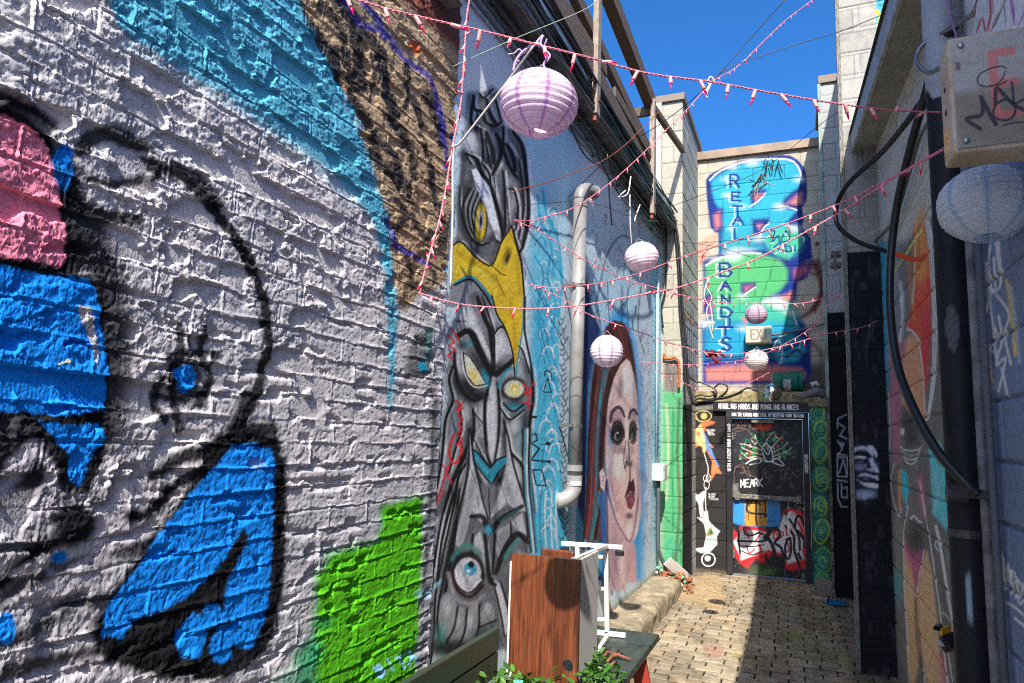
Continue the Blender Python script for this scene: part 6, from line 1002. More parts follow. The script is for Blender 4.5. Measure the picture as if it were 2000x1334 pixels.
# drain pipe and companions
dp = thing('drain_pipe', 'thick vertical drain pipe, grey at the top and black below, on the right wall', 'pipe', (XR - .085, 3.35, 0))
pc = onX(1868, 700, XR - .085); py = pc[1]; mb = MB(); prof = np.linspace(0, 4.0, 420); P = np.array([(XR - .085, py, z) for z in prof]); mb.cc = (0, 0, 0); mb.tube(P, .053, 44)
cols = []
for (x, y, z) in mb.v:
    e = .05 * math.sin(9 * x + 60 * y) + .04 * math.sin(21 * y)
    c = lin((172, 176, 180)) if z > 2.98 + e else lin((30, 30, 35))
    q = ((z - 2.06) / .085) ** 2 + (math.atan2(x - (XR - .085), py - y) + .35) ** 2 / .16
    if q < 1: c = lin((92, 90, 94)) * (.6 + .5 * abs(math.sin(z * 90 + x * 300)))
    q = ((z - 1.13) / .10) ** 2 + (math.atan2(x - (XR - .085), py - y) + .2) ** 2 / .03
    if q < 1: c = c + (lin((150, 168, 178)) - c) * min(1, (1 - q) * 2)
    if z < .6 and (math.sin(z * 40 + 30 * y) > .92): c = lin((120, 126, 134))
    cols.append(tuple(c))
mb.c = cols; mb.build('pipe', M_PLAIN, dp, smooth=True)
for z in (1.34, .35): m2 = MB(); m2.lathe([(.0535, -.014), (.0565, -.014), (.0565, .014), (.0535, .014)], (XR - .085, py, z), 20); m2.build('strap', solid('strap_metal', (84, 80, 76), .5, .6), dp, smooth=False)
cp = thing('conduit_pipe', 'thin rusty white conduit beside the thick drain pipe', 'conduit', (XR - .03, 3.05, 0)); yc = onX(1918, 900, XR - .03)[1]; mb = MB(); mb.tube([(XR - .03, yc, 0), (XR - .03, yc, 1.30), (XR - .03, yc, 3.56)], .022, 10); mb.build('tube', solid('chipped_white_conduit', (150, 146, 144), .7, c2=(92, 88, 88), scale=12), cp, smooth=True)
yc2 = yc - .10; mb = MB(); mb.tube([(XR - .024, yc2, 0), (XR - .024, yc2, 2.9)], .012, 8); tag(mb.build('slim_conduit', solid('dull_grey_conduit', (96, 98, 104), .7), smooth=True), 'slim grey conduit at the edge of the navy wall', 'conduit')
bp = onX(1905, 955, XR - .05); mb = MB(); mb.box(XR - .12, XR - .02, yc - .05, py - .02, bp[2] - .03, bp[2] + .0); mb.lathe([(0, .03), (.03, .03), (.03, -.03), (0, -.03)], (XR - .12, yc - .05, bp[2] - .015), 12, (-1, 0, 0)); tag(mb.build('pipe_bracket', solid('dark_bracket', (70, 66, 68), .6)), 'stub bracket where the black hose meets the conduit', 'bracket')
def cable(name, pts, r, mat, label, cat='cable', group=None, n=8, sub=8):
    mb = MB(); mb.tube(catmull(np.array(pts), sub), r, n); return tag(mb.build(name, mat, smooth=True), label, cat, group)
cable('black_hose', [at(u, v, z) for u, v, z in [(1866, 55, 2.60), (1850, 68, 2.6), (1832, 100, 2.65), (1800, 210, 2.75), (1775, 300, 2.85), (1752, 400, 2.95), (1740, 500, 2.95), (1738, 600, 2.85), (1752, 710, 2.68), (1785, 800, 2.48), (1830, 880, 2.34), (1880, 938, 2.25), (1912, 966, 2.22)]], 0.0165, M_CABLE, 'thick black hose hanging in a long curve before the right wall', 'hose')
def two_tone(name, pts, r, label):
    q = catmull(np.array(pts), 8); mb = MB(); mb.cc = (0, 0, 0); mb.tube(q, r, 8); n = len(q); cols = []
    for i in range(n):
        t = i / n; c = lin((20, 20, 22)) if t < .70 else (lin((214, 84, 34)) if t < .93 else lin((130, 124, 120)))
        cols += [tuple(c)] * 8
    mb.c = cols; return tag(mb.build(name, M_PLAIN, smooth=True), label, 'cable')
two_tone('looping_cable', [at(u, v, z) for u, v, z in [(1806, 190, 2.80), (1770, 240, 3.05), (1720, 300, 3.5), (1665, 350, 3.9), (1640, 385, 4.1), (1632, 420, 4.15), (1640, 445, 4.1), (1668, 468, 4.0), (1700, 482, 3.9), (1735, 492, 3.8), (1768, 502, 3.7), (1790, 506, 3.65), (1812, 496, 3.5), (1832, 470, 3.4)]], .0135, 'black cable looping out to the pier with an orange sleeve')
cable('grey_conduit_loop', [at(u, v, z) for u, v, z in [(1920, -40, 2.4), (1905, 20, 2.45), (1880, 40, 2.5), (1840, 65, 2.6), (1805, 85, 2.65), (1790, 110, 2.65), (1796, 130, 2.6), (1815, 142, 2.55), (1840, 130, 2.5)]], .009, solid('bare_steel_conduit', (140, 138, 136), .35, .7), 'bent bare steel conduit feeding the large exit sign', 'conduit')
cable('diagonal_conduit', [onX(u, v, XR - .03) for u, v in [(1818, 232), (1795, 270), (1775, 340), (1745, 430), (1710, 470), (1705, 475)]], .011, M_GREYCABLE, 'grey conduit running diagonally down the right wall', 'conduit')
# large exit sign
def sign_paint(u, v, X, Z):
    p = Paint(u, v, (150, 146, 138), 1.5); p.T(1740, 0, 4.17); RE = (190, 96, 88)
    p.poly([(480, 770), (1400, 600), (1400, 1200), (560, 1200)], (112, 100, 80), 14, .8)
    p.poly([(780, 410), (1010, 375), (1016, 440), (872, 462), (880, 640), (1040, 625), (1044, 690), (884, 710), (890, 900), (1070, 880), (1076, 945), (836, 975)], RE, 1.5, .75); p.poly([(1070, 365), (1130, 360), (1330, 900), (1240, 920)], RE, 1.5, .75); p.poly([(1300, 340), (1240, 350), (1080, 880), (1170, 890)], RE, 1.5, .75)
    K = (52, 48, 48)
    p.line([(940, 560), (900, 540), (820, 555), (730, 600), (705, 650), (720, 690), (780, 705), (850, 690), (910, 640), (930, 580)], K, 12, 1); p.line([(800, 700), (880, 690), (945, 660)], K, 12, 1)
    for q, w in [([(735, 790), (750, 870), (730, 940), (615, 970), (730, 1050)], 34), ([(740, 800), (800, 920), (855, 1010)], 36), ([(860, 830), (835, 920), (870, 970), (960, 975), (1010, 920), (1000, 850), (930, 810), (850, 850)], 20), ([(850, 850), (860, 720), (920, 770), (1000, 850), (1090, 900)], 32), ([(985, 670), (995, 760), (1010, 840), (1100, 800)], 22), ([(920, 1020), (1000, 1000), (1100, 995)], 14)]: p.line(q, (44, 42, 46), w, 1.2, .95)
    p.poly([(520, 505), (565, 505), (570, 570), (530, 575)], (70, 50, 46), 2, .7); p.line([(620, 520), (710, 512)], (110, 104, 98), 16, 3, .5)
    return p.c
es = thing('exit_sign', 'large weathered exit sign box with black marker scrawls, beside the drain pipe', 'exit sign', (.62, 2.0, 2.6))
YS = 1.95; c00 = onY(1862, 302, YS); c01 = onY(1848, 78, YS); x0 = (c00[0] + c01[0]) / 2; z0s, z1s = onY(1868, 300, YS)[2], onY(1862, 72, YS)[2]
sheet(np.linspace(x0 + .01, x0 + .36, 190), np.linspace(z0s + .012, z1s - .012, 170), FY(YS - .004), None, sign_paint, M_PANEL, es, None, rest='face_panel')
MB().box(x0, x0 + .37, YS, YS + .11, z0s, z1s).build('housing', solid('yellowed_housing', (206, 194, 172), .6, c2=(176, 156, 118), scale=8), es, bevel=.01)
for xx, zz in [(x0 + .03, z0s + .03), (x0 + .03, z1s - .03)]: m2 = MB(); m2.lathe([(0, .004), (.006, .003), (.008, 0), (.008, -.003)], (xx, YS - .006, zz), 12, (0, -1, 0)); m2.build('screw', solid('screw_steel', (150, 148, 146), .3, .8), es)
for zz in (.42, .62): m2 = MB(); m2.lathe([(0, .001), (.007, .001), (.007, -.002)], (x0 - .001, YS + .05, z0s + (z1s - z0s) * zz), 12, (-1, 0, 0)); m2.build('knockout_hole', solid('dark_hole', (30, 24, 22), .8), es)
MB().box(x0 - .0015, x0 + .002, YS + .03, YS + .09, z0s + .02, z0s + .09).build('orange_label', solid('faded_orange_label', (222, 168, 84), .6, c2=(236, 206, 150), scale=30), es)

# ================================================================ OVERHEAD: fascia, cables, timber rail, pipes
XF = XL + .13
fz = thing('eave_board', 'weathered grey board along the top of the stucco wall carrying bundled cables', 'board', (XF, 5, 4.1))
mb = MB(); mb.hexa([(XL - .02, 2.6, 3.98), (XF - .03, 2.6, 3.98), (XF - .03, Y_END - .03, 4.24), (XL - .02, Y_END - .03, 4.24), (XL - .02, 2.6, 4.03), (XF - .03, 2.6, 4.03), (XF - .03, Y_END - .03, 4.29), (XL - .02, Y_END - .03, 4.29)]); mb.build('soffit', solid('dark_soffit', (128, 132, 140), .9, c2=(92, 92, 96), scale=9), fz)
mb = MB(); mb.hexa([(XF - .028, 2.6, 3.98), (XF, 2.6, 3.98), (XF, Y_END - .03, 4.24), (XF - .028, Y_END - .03, 4.24), (XF - .028, 2.6, 4.33), (XF, 2.6, 4.33), (XF, Y_END - .03, 4.44), (XF - .028, Y_END - .03, 4.44)]); mb.build('fascia', solid('peeling_grey_fascia', (186, 190, 192), .8, c2=(112, 112, 112), scale=7, layers=[('n', 30, .4, 5)], stretch=(3, .7, 3)), fz)
mb = MB(); mb.box(XL - .02, XF - .03, 2.4, 2.6, 3.6, 4.3); mb.build('end_block', bpy.data.materials['dark_soffit'], fz)
R = random.Random(12); cbn = thing('cable_bundle', 'bundle of black, grey and green cables strapped along the left eave board', 'cable bundle', (XF + .03, 5, 4.0))
for i in range(17):
    t = R.random(); zz = 3.93 + .22 * t; xx = XF + .012 + R.uniform(0, .035) + (.02 if i % 3 == 0 else 0); pts = []
    ph = R.uniform(0, 6); am = R.uniform(.006, .022)
    for k in range(12):
        y = 2.5 + k * (5.62 / 11); pts.append((xx + .012 * math.sin(k * 1.7 + ph), y, zz + (y - 2.6) * .042 + am * math.sin(k * 1.1 + ph) - .02 * math.sin(math.pi * k / 11)))
    mt = [M_CABLE, M_CABLE, M_GREYCABLE, M_CABLE, M_CABLE, M_GREENCABLE if i > 12 else M_GREYCABLE][i % 6]
    mb = MB(); mb.tube(catmull(np.array(pts), 4), R.choice([.006, .008, .010, .013]), 6); mb.build('cable', mt, cbn, smooth=True)
# timber guard rail on the roof edge
gr = thing('roof_guard_rail', 'weathered timber rail frame bolted to the top of the left wall', 'railing', (XF, 6, 4.1)); XG = XF + .03
P1, P2 = onX(1167, 200, XG + .03), onX(1277, 400, XG + .03)
zl, zm, zt = onX(1165, 190, XG)[2], onX(1160, 75, XG)[2], onX(1193, 20, XG)[2]
def rail(p0, p1, w, h, nm='rail'): MBx = MB(); MBx.bar(p0, p1, w, h); MBx.build(nm, M_WOOD, gr, bevel=.005)
A_, B_ = 2.4, 7.6
def zline(uv0, uv1, X):
    a, b = onX(*uv0, X), onX(*uv1, X); k = (b[2] - a[2]) / (b[1] - a[1]); return lambda y: a[2] + k * (y - a[1])
for (u0, u1, w, h) in [((1082, 0), (1268, 345), .075, .15), ((1126, 0), (1262, 285), .06, .11), ((1192, 0), (1272, 206), .10, .15)]:
    zf = zline(u0, u1, XG - .03); rail((XG - .03, A_, zf(A_)), (XG - .03, P2[1] + .1, zf(P2[1] + .1)), w, h)
for P, zz0, zz1 in [(P1, P1[2] - .10, 5.9), (P2, P2[2] - .10, zline((1192, 0), (1272, 206), XG)(P2[1]) + .06)]:
    mb = MB(); mb.box(XG - .002, XG + .04, P[1] - .045, P[1] + .045, zz0, zz1); q = mb.build('post', M_WOODV, gr, bevel=.004)
    m2 = MB(); m2.box(XG + .038, XG + .052, P[1] - .015, P[1] + .015, zz0 + .10, zz0 + .15); m2.build('bolt', solid('rusty_bolt', (70, 48, 38), .8), gr, bevel=.003)
    m2 = MB(); m2.box(XG + .0, XG + .03, P[1] - .03, P[1] + .03, zz0 - .05, zz0 - .002); m2.build('post_foot', solid('red_brown_foot', (140, 78, 52), .8), gr, bevel=.003)
pT = zline((1192, 0), (1272, 206), XG)(P2[1]) - .02
rail((XG - .01, P2[1] + .06, pT), (XG - 1.6, P2[1] + .06, pT), .045, .10, 'end_rail'); pM = zline((1126, 0), (1262, 285), XG)(P2[1]) + .02; rail((XG - .02, P2[1] + .06, pM), (XG - 1.6, P2[1] + .06, pM), .045, .10, 'end_rail')
rail((XG + .02, P2[1] + .0, pT - .0), (-1.24, Y_END - .04, pT + .12), .05, .07, 'end_rail')
mb = MB(); mb.box(-1.60, -1.50, Y_END - .05, Y_END - .01, 4.3, 5.85); tag(mb.build('weathered_board', solid('pale_grey_board', (190, 186, 178), .85, c2=(150, 146, 140), scale=10, stretch=(8, 8, .8))), 'pale weathered upright board fixed to the cream pier', 'board')
# white vent pipe
M_PVC = solid('grey_pvc', (152, 149, 144), .45, c2=(118, 115, 110), scale=3.5)
vp = thing('vent_pipe', 'pale grey plastic vent pipe with elbows on the mural wall', 'pipe', (XL + .1, 4.6, 1.3)); xv = XL + .095; pt = onX(1136, 420, xv); pbm = onX(1118, 940, xv); rv = .047
ymid = (pt[1] + pbm[1]) / 2; ztp = onX(1138, 395, xv)[2]; zbt = onX(1116, 950, xv)[2]
mb = MB(); mb.tube([(xv, ymid, zbt), (xv, ymid, ztp)], rv, 20); mb.build('pipe', M_PVC, vp, smooth=True)
t = np.linspace(0, math.pi / 2, 8); mb = MB(); el = [(xv + .10 * (1 - math.cos(a)) * .35, ymid + .10 * (1 - math.cos(a)), ztp + .10 * math.sin(a)) for a in t] + [(xv + .06, ymid + .16, ztp + .10)]; mb.tube(el, rv * 1.06, 20, cap=False); mb.tube([el[-2], el[-1]], rv * 1.12, 20, cap=False); mb.build('top_elbow', M_PVC, vp, smooth=True)
mb = MB(); el = [(xv - .10 * (1 - math.cos(a)), ymid - .07 * (1 - math.cos(a)), zbt - .10 * math.sin(a)) for a in t]; mb.tube([(xv, ymid, zbt + .05)] + el, rv * 1.12, 20); mb.build('bottom_elbow', M_PVC, vp, smooth=True)
for zz in (zbt + .05, zbt + .12): m2 = MB(); m2.lathe([(rv, -.02), (rv * 1.16, -.02), (rv * 1.16, .02), (rv, .02)], (xv, ymid, zz), 20); m2.build('coupling', M_PVC, vp)
for v_ in (555, 832): zz = onX(1125, v_, xv)[2]; m2 = MB(); m2.lathe([(rv, -.012), (rv * 1.05, -.012), (rv * 1.05, .012), (rv, .012)], (xv, ymid, zz), 20); m2.box(XL, xv, ymid - .07, ymid - .05, zz - .01, zz + .01); m2.build('pipe_strap', solid('steel_strap', (120, 118, 114), .4, .7), vp)
m2 = MB(); V_ = []
for i in range(7): a_ = math.radians(-100 + i * 14); V_ += [(xv + (rv * 1.2 + .002) * math.cos(a_), ymid + (rv * 1.2 + .002) * math.sin(a_), zbt + q_) for q_ in (.005, .035)]
m2.add(V_, [(2 * i, 2 * i + 2, 2 * i + 3, 2 * i + 1) for i in range(6)]); m2.build('label_sticker', solid('pipe_label', (214, 212, 206), .6, c2=(150, 150, 150), scale=60), vp)
zz = ztp - .02; m2 = MB(); m2.lathe([(rv, -.01), (rv * 1.1, -.01), (rv * 1.1, .02), (rv, .02)], (xv, ymid, zz - .03), 20); m2.build('collar', M_PVC, vp)
# electrical box with conduits
eb = thing('electrical_box', 'small grey electrical box on conduit at the end of the mural wall', 'electrical box', (XL + .06, 7.6, 1.2)); e0 = onX(1288, 922, XL + .06); ye = e0[1]
ze0, ze1 = onX(1290, 938, XL + .06)[2], onX(1290, 905, XL + .06)[2]
MB().box(XL, XL + .12, ye - .10, ye + .10, ze0, ze1).build('box', solid('grey_enclosure', (206, 206, 200), .5), eb, bevel=.008); MB().box(XL + .122, XL + .13, ye - .09, ye + .09, ze0 + .01, ze1 - .01).build('cover', bpy.data.materials['grey_enclosure'], eb, bevel=.004)
mb = MB(); mb.tube(catmull(np.array([(XL + .05, ye, ze0), (XL + .05, ye, .55), (XL + .06, ye + .02, .40), (XL + .12, ye + .10, .24)]), 5), .022, 10); mb.build('lower_conduit', solid('dark_grey_conduit', (74, 80, 86), .6), eb, smooth=True)
for k, dy in enumerate((-.04, .0, .035)): mb = MB(); mb.tube([(XL + .03, ye + dy, ze1), (XL + .03, ye + dy, 3.3 + .2 * k)], .011, 8); mb.build('upper_conduit', solid('sky_grey_conduit', (150, 176, 186), .6), eb, smooth=True)
# rusty bent pipe on pier
cable('rusty_pipe', [onY(u, v, Y_END - .04) for u, v in [(1297, 690), (1298, 700), (1312, 700), (1316, 698), (1320, 700), (1326, 708), (1327, 735), (1326, 758)]], .014, solid('orange_rust', (190, 104, 42), .9, c2=(150, 74, 30), scale=30), 'bent orange rusty pipe on the cream pier', 'pipe')
# cables down the corner of the pier
for i, q in enumerate([[(1306, 405), (1318, 450), (1325, 520), (1328, 600), (1335, 680), (1340, 740), (1352, 790)], [(1309, 405), (1322, 450), (1329, 520), (1333, 600), (1340, 670), (1344, 740), (1356, 792)], [(1298, 400), (1301, 480), (1300, 560), (1292, 600), (1295, 640)]]):
    cable('drop_cable', [onY(u, v, Y_END - .05) for u, v in q], .013 if i < 2 else .011, M_CABLE, ['thick black cable dropping down the corner of the cream pier', 'black cable hugging the outer corner of the cream pier', 'short black cable hanging from the eave bundle end'][i], 'cable')
cable('coiled_cable', [onY(u, v, YB - .03) for u, v in [(1352, 790), (1365, 785), (1385, 782), (1405, 776), (1420, 762), (1418, 752), (1404, 750), (1394, 762), (1398, 776), (1416, 776), (1440, 768), (1460, 758), (1480, 762)]], .011, M_CABLE, 'black cable coiled on the mossy ledge over the door', 'cable')
cable('coiled_cable', [onY(u, v, YB - .06) for u, v in [(1358, 745), (1372, 748), (1392, 758), (1400, 768), (1385, 774), (1365, 772), (1352, 782)]], .010, M_CABLE, 'loose black cable end drooping at the left of the ledge', 'cable')
# thin wires across the sky and walls
def wire(pts, r, mat, label, sag=0): cable('overhead_wire', pts, r, mat, label, 'wire', None, 5, 6)
wire([onX(885, 130, XL + .05), at(1000, 78, 3.4), at(1135, 22, 3.8), at(1175, -5, 4.0)], .0025, solid('pale_green_wire', (140, 150, 130), .6), 'pale thin wire rising past the purple lantern to the sky')
wire([at(1540, -8, 4.5), at(1470, 70, 4.6), at(1385, 165, 4.7), at(1300, 235, 5.2), at(1200, 300, 5.6), onX(1110, 385, XL + .02)], .003, M_WIRE, 'thin dark wire crossing the sky diagonally')
wire([at(1720, 30, 4.4), at(1640, 62, 4.5), at(1560, 85, 4.6), at(1430, 130, 4.7), at(1385, 162, 4.7)], .003, M_WIRE, 'thin dark wire running from the knot to the tall pier')
wire([onX(1290, 410, XL + .1), at(1360, 385, 6.5), at(1490, 330, 6.8), at(1620, 230, 6.2), at(1700, 195, 5.5)], .003, M_WIRE, 'dark wire slung before the letter mural up to the eave')
wire([onX(1000, 375, XL + .02), at(1100, 345, 4.4), at(1200, 300, 4.8), at(1290, 215, 5.3)], .003, solid('rust_wire', (130, 60, 40), .7), 'rust coloured wire climbing to the timber rail post')
wire([onX(1010, 400, XL + .02), onX(1160, 398, XL + .06), onX(1270, 440, XL + .1)], .0022, M_WIRE, 'thin wire stretched over the eagle mural and pipe')
wire([at(1310, 470, 7.4), at(1400, 482, 7.2), at(1480, 505, 7.0), at(1575, 512, 6.8), at(1640, 525, 6.0)], .003, M_WIRE, 'sagging wire tied before the cyan letters')
wire([at(1575, 510, 6.5), at(1620, 490, 6.0), at(1760, 425, 4.0), at(1818, 350, 3.2)], .0022, M_WHITECABLE, 'thin pale line from the mural out to the eave')
wire([at(1330, 690, 6.6), at(1470, 700, 6.4), at(1560, 690, 6.0), at(1640, 680, 5.6)], .0022, M_WIRE, 'faint wire level with the small exit sign')
# white cord
cd = cable('white_rope', [at(1045, 84, 2.36), at(1035, 100, 2.36), at(1000, 148, 2.45), at(905, 272, 2.58), at(886, 298, 2.62), at(884, 420, 2.62), at(880, 565, 2.62)], .0045, M_WHITECABLE, 'white rope tied at the purple lantern and hanging by the wall edge', 'rope')

R = random.Random(77)
for i, q in enumerate([[(1150, 250), (1180, 330), (1225, 400), (1262, 428), (1285, 432)], [(1186, 300), (1190, 380), (1195, 440)], [(1232, 345), (1226, 378), (1208, 385), (1222, 372)], [(1250, 400), (1240, 428), (1243, 440)], [(1230, 380), (1231, 440), (1234, 480)], [(1100, 190), (1112, 240), (1140, 300), (1165, 322)]]):
    cable('loose_cable', [onX(u, v, XF + .06) for u, v in q], .006, [M_CABLE, M_CABLE, M_WHITECABLE, M_WHITECABLE, M_WHITECABLE, M_CABLE][i], ['loose black cable sagging from the bundle to the pink lantern', 'black cable end dangling straight down beside the vent elbow', 'pale cable loop hanging from the bundle near the vent elbow', 'short pale cable end sticking down by the orange knot', 'pale cable dropping straight to the pink lantern', 'black cable slack between the purple lantern and vent pipe'][i], 'cable')

for i, (dz, rr_) in enumerate([(-.06, .016), (-.13, .011), (-.19, .013)]):
    q = [(XL + .03, y, 3.98 + dz + (y - 2.6) * .046 + .006 * math.sin(y * 2 + i)) for y in np.linspace(2.75, Y_END - .06, 14)]
    t = thing('wall_conduit', ['thick grey conduit clipped under the left eave', 'thin lower conduit clipped under the left eave', 'lowest conduit running under the left eave'][i], 'conduit', q[6]); mb = MB(); mb.tube(q, rr_, 8); mb.build('tube', M_GREYCABLE, t, smooth=True)
    for y in np.arange(3.1 + .2 * i, 8.0, .8): m2 = MB(); zc_ = 3.98 + dz + (y - 2.6) * .046; m2.box(XL, XL + .03 + rr_ * 1.3, y - .012, y + .012, zc_ - rr_ * 1.4, zc_ + rr_ * 1.4); m2.build('clip', bpy.data.materials['steel_strap'], t, bevel=.002)
for i, (y0, y1, z0, ang) in enumerate([(3.2, 4.9, 4.36, .03), (5.2, 6.9, 4.48, -.01)]):
    mb = MB(); mb.bar((XF + .02, y0, z0), (XF + .025, y1, z0 + (y1 - y0) * (.05 + ang)), .03, .09); tag(mb.build('loose_batten', M_WOOD, bevel=.004), ['loose weathered batten lying on the eave above the purple lantern', 'loose weathered batten lying on the eave before the far rail post'][i], 'batten')

# ================================================================ LANTERNS
def paper(name, c, t=.35):
    m, nt, b = _mat(name); N, L = nt.nodes, nt.links; a = N.new('ShaderNodeAttribute'); a.attribute_name = 'paint'; b.inputs['Roughness'].default_value = .9; b.inputs['Specular IOR Level'].default_value = .1
    L.new(a.outputs['Color'], b.inputs['Base Color']); tr = N.new('ShaderNodeBsdfTranslucent'); L.new(a.outputs['Color'], tr.inputs['Color']); mx = N.new('ShaderNodeMixShader'); mx.inputs[0].default_value = t
    L.new(b.outputs[0], mx.inputs[1]); L.new(tr.outputs[0], mx.inputs[2]); L.new(mx.outputs[0], nt.nodes['Material Output'].inputs[0]); _bump(nt, b, [('n', 60, .25, 4)]); return m
M_PAPER = paper('lantern_paper', None)
def lantern(c, R, sq, ribs, col, stripe, label, tilt=(0, 0), nst=8, seed=0, top=.30):
    t = thing('paper_lantern', label, 'paper lantern', (c[0], c[1], c[2] - R * sq), 'paper lanterns strung across the alley'); rr = random.Random(seed)
    n = 64; prof = []; 
    th0, th1 = math.asin(top), math.pi - math.asin(top); m = ribs * 5
    for i in range(m + 1):
        f = i / m; a = th0 + (th1 - th0) * f; bul = .035 * abs(math.sin(math.pi * f * ribs)); prof.append((R * math.sin(a) * (1 + bul - .02), -R * sq * math.cos(a)))
    V, Fs, C = [], [], []; rot = Matrix.Rotation(tilt[0], 3, 'X') @ Matrix.Rotation(tilt[1], 3, 'Y'); ca, cb = lin(col), lin(stripe)
    for i, (r, z) in enumerate(prof):
        for j in range(n):
            a = 2 * math.pi * j / n; wob = 1 + .012 * math.sin(3 * a + i * .2 + seed) + rr.uniform(-.004, .004); p = rot @ Vector((r * math.cos(a) * wob, r * math.sin(a) * wob, z + .004 * R * math.sin(5 * a + seed))); V.append((p.x + c[0], p.y + c[1], p.z + c[2]))
            ph = (a * nst / (2 * math.pi) + .3) % 1; s_ = 1 if ph < .10 else 0; C.append(ca * (1 - s_) + cb * s_)
    for i in range(m):
        for j in range(n): Fs.append((i * n + j, i * n + (j + 1) % n, (i + 1) * n + (j + 1) % n, (i + 1) * n + j))
    o = bpy.data.objects.new('shade', mesh_from('shade', V, Fs, M_PAPER, np.array(C))); COL.objects.link(o); adopt(o, t)
    mb = MB()
    for k in range(1, ribs):
        r, z = prof[k * 5]; P = [rot @ Vector((r * 1.006 * math.cos(a), r * 1.006 * math.sin(a), z)) + Vector(c) for a in np.linspace(0, 2 * math.pi, 49)]; mb.tube([tuple(q) for q in P], R * .008, 4, cap=False)
    mb.build('ribbing', solid('rib_wire_%d' % seed, tuple(int(v * .86) for v in col), .8), t)
    mb = MB(); r0, zt = prof[-1]; P = [(r0 * math.cos(a), r0 * math.sin(a), zt) for a in np.linspace(0, 2 * math.pi, 25)]; P = [tuple(rot @ Vector(q) + Vector(c)) for q in P]; mb.tube(P, .0016, 5, cap=False)
    ap = rot @ Vector((0, 0, R * sq * 1.28)) + Vector(c)
    for k in (0, 12): mb.tube([P[k], tuple(ap)], .0015, 5)
    for k in (0, 12): mb.tube([P[k], tuple(rot @ Vector((r0 * .3 * (1 if k == 0 else -1), 0, -R * sq * .9)) + Vector(c))], .0013, 5)
    mb.build('wire_frame', solid('frame_wire_%d' % seed, (170, 150, 160), .5), t)
    return ap
PUR = (228, 204, 226)
LB = np.array((-.667, 1.72, 2.57)); LB = at(1052, 203, np.linalg.norm(0) + 1.965)
apB = lantern(LB, .1115, .84, 13, (236, 214, 230), (186, 134, 194), 'big pale purple lantern with darker seams in front of the eagle head', (.0, .05), 8, 1)
LR = at(1926, 399, 2.05); apR = lantern(LR, .128, .88, 13, (232, 240, 246), (176, 204, 230), 'pale blue lantern hanging under the large exit sign', (-.12, .02), 8, 2)
LM = at(1253, 502, 4.0); apM = lantern(LM, .098, .90, 11, (244, 226, 232), (226, 196, 210), 'pink lantern hanging beneath the timber rail end', (.1, -.15), 8, 3)
LW = at(1185, 686, 4.1); apW = lantern(LW, .098, 1.0, 12, (244, 230, 238), (170, 136, 178), 'pinkish white lantern over the painted woman\'s hair', (0, 0), 8, 4)
LS1 = np.array((-.247, 4.78, 2.50)); z1 = (MC.T @ (LS1 - [0, 0, EYE]))[2]; LS1 = at(1477, 614, z1); apS1 = lantern(LS1, .5 * 42 / F_PX * z1, .95, 11, (206, 180, 196), (96, 80, 110), 'small lilac lantern with dark arcs above the small exit sign', (.2, 0), 6, 5)
LS2 = at(1477, 703, 5.15); apS2 = lantern(LS2, .5 * 45 / F_PX * 5.15, .9, 12, (238, 226, 220), (230, 216, 210), 'small cream lantern below the small exit sign', (0, .05), 8, 6)
# tied ribbons on the big lantern
M_RIB = solid('lilac_ribbon', (206, 176, 214), .5, c2=(170, 140, 196), scale=60)
rb = thing('ribbon_bow', 'lilac ribbon tied where the purple lantern meets the light string', 'ribbon', at(1045, 95, 1.96))
for k, q in enumerate([[(1002, 138), (1008, 118), (1022, 100), (1045, 85), (1060, 92), (1068, 110), (1062, 128), (1072, 138)], [(1045, 88), (1052, 78), (1060, 70), (1056, 84), (1062, 96), (1074, 108), (1068, 120)], [(992, 106), (1004, 104), (1014, 96), (1022, 104), (1030, 98)], [(1008, 122), (1014, 118), (1013, 126), (1008, 124)], [(1052, 92), (1064, 86), (1068, 76)]]):
    mb = MB(); mb.tube(catmull(np.array([at(u, v, 1.955 + .004 * k) for u, v in q]), 6), .0035 if k < 2 else .002, 6); mb.build('ribbon_strand', M_RIB, rb, smooth=True)
cable('lantern_cord', [tuple(apR), at(1900, 230, 2.0), at(1880, 120, 1.98), at(1856, 30, 1.97), at(1846, -15, 1.96)], .0025, solid('purple_string', (150, 116, 176), .6), 'thin purple string holding the pale blue lantern', 'string')

# ================================================================ STRING LIGHTS
M_PW = solid('pink_wire', (216, 120, 134), .5); M_SOCK = solid('pink_socket', (226, 150, 148), .5); M_BULB = solid('magenta_bulb', (208, 22, 84), .2)
_m = MB(); _m.lathe([(0, .004), (.0045, .004), (.0068, .0), (.0072, -.026), (.0078, -.030), (.006, -.034), (0, -.034)], (0, 0, 0), 8); ME_SOCK = _m.mesh('light_socket', M_SOCK, True)
_m = MB(); _m.lathe([(0, -.033), (.0045, -.034), (.0046, -.046), (.0028, -.056), (.0008, -.063), (0, -.064)], (0, 0, 0), 8); ME_BULB = _m.mesh('bulb', M_BULB, True)
def strand(px, a, b, label, spacing=.115, scale=1.0, seed=0, helix=True, r=.0024):
    """px: photo points; a, b: world ends; the string hangs in the upright plane through both ends"""
    a, b = np.array(a), np.array(b); d = b - a; nrm = np.cross(d, [0, 0, 1]); nrm /= np.linalg.norm(nrm); cpos = np.array([0, 0, EYE]); P = []
    for u, v in px:
        q = ray(u, v); t = (a - cpos).dot(nrm) / q.dot(nrm); P.append(cpos + q * t)
    return strand3(P, label, spacing, scale, seed, helix, r)
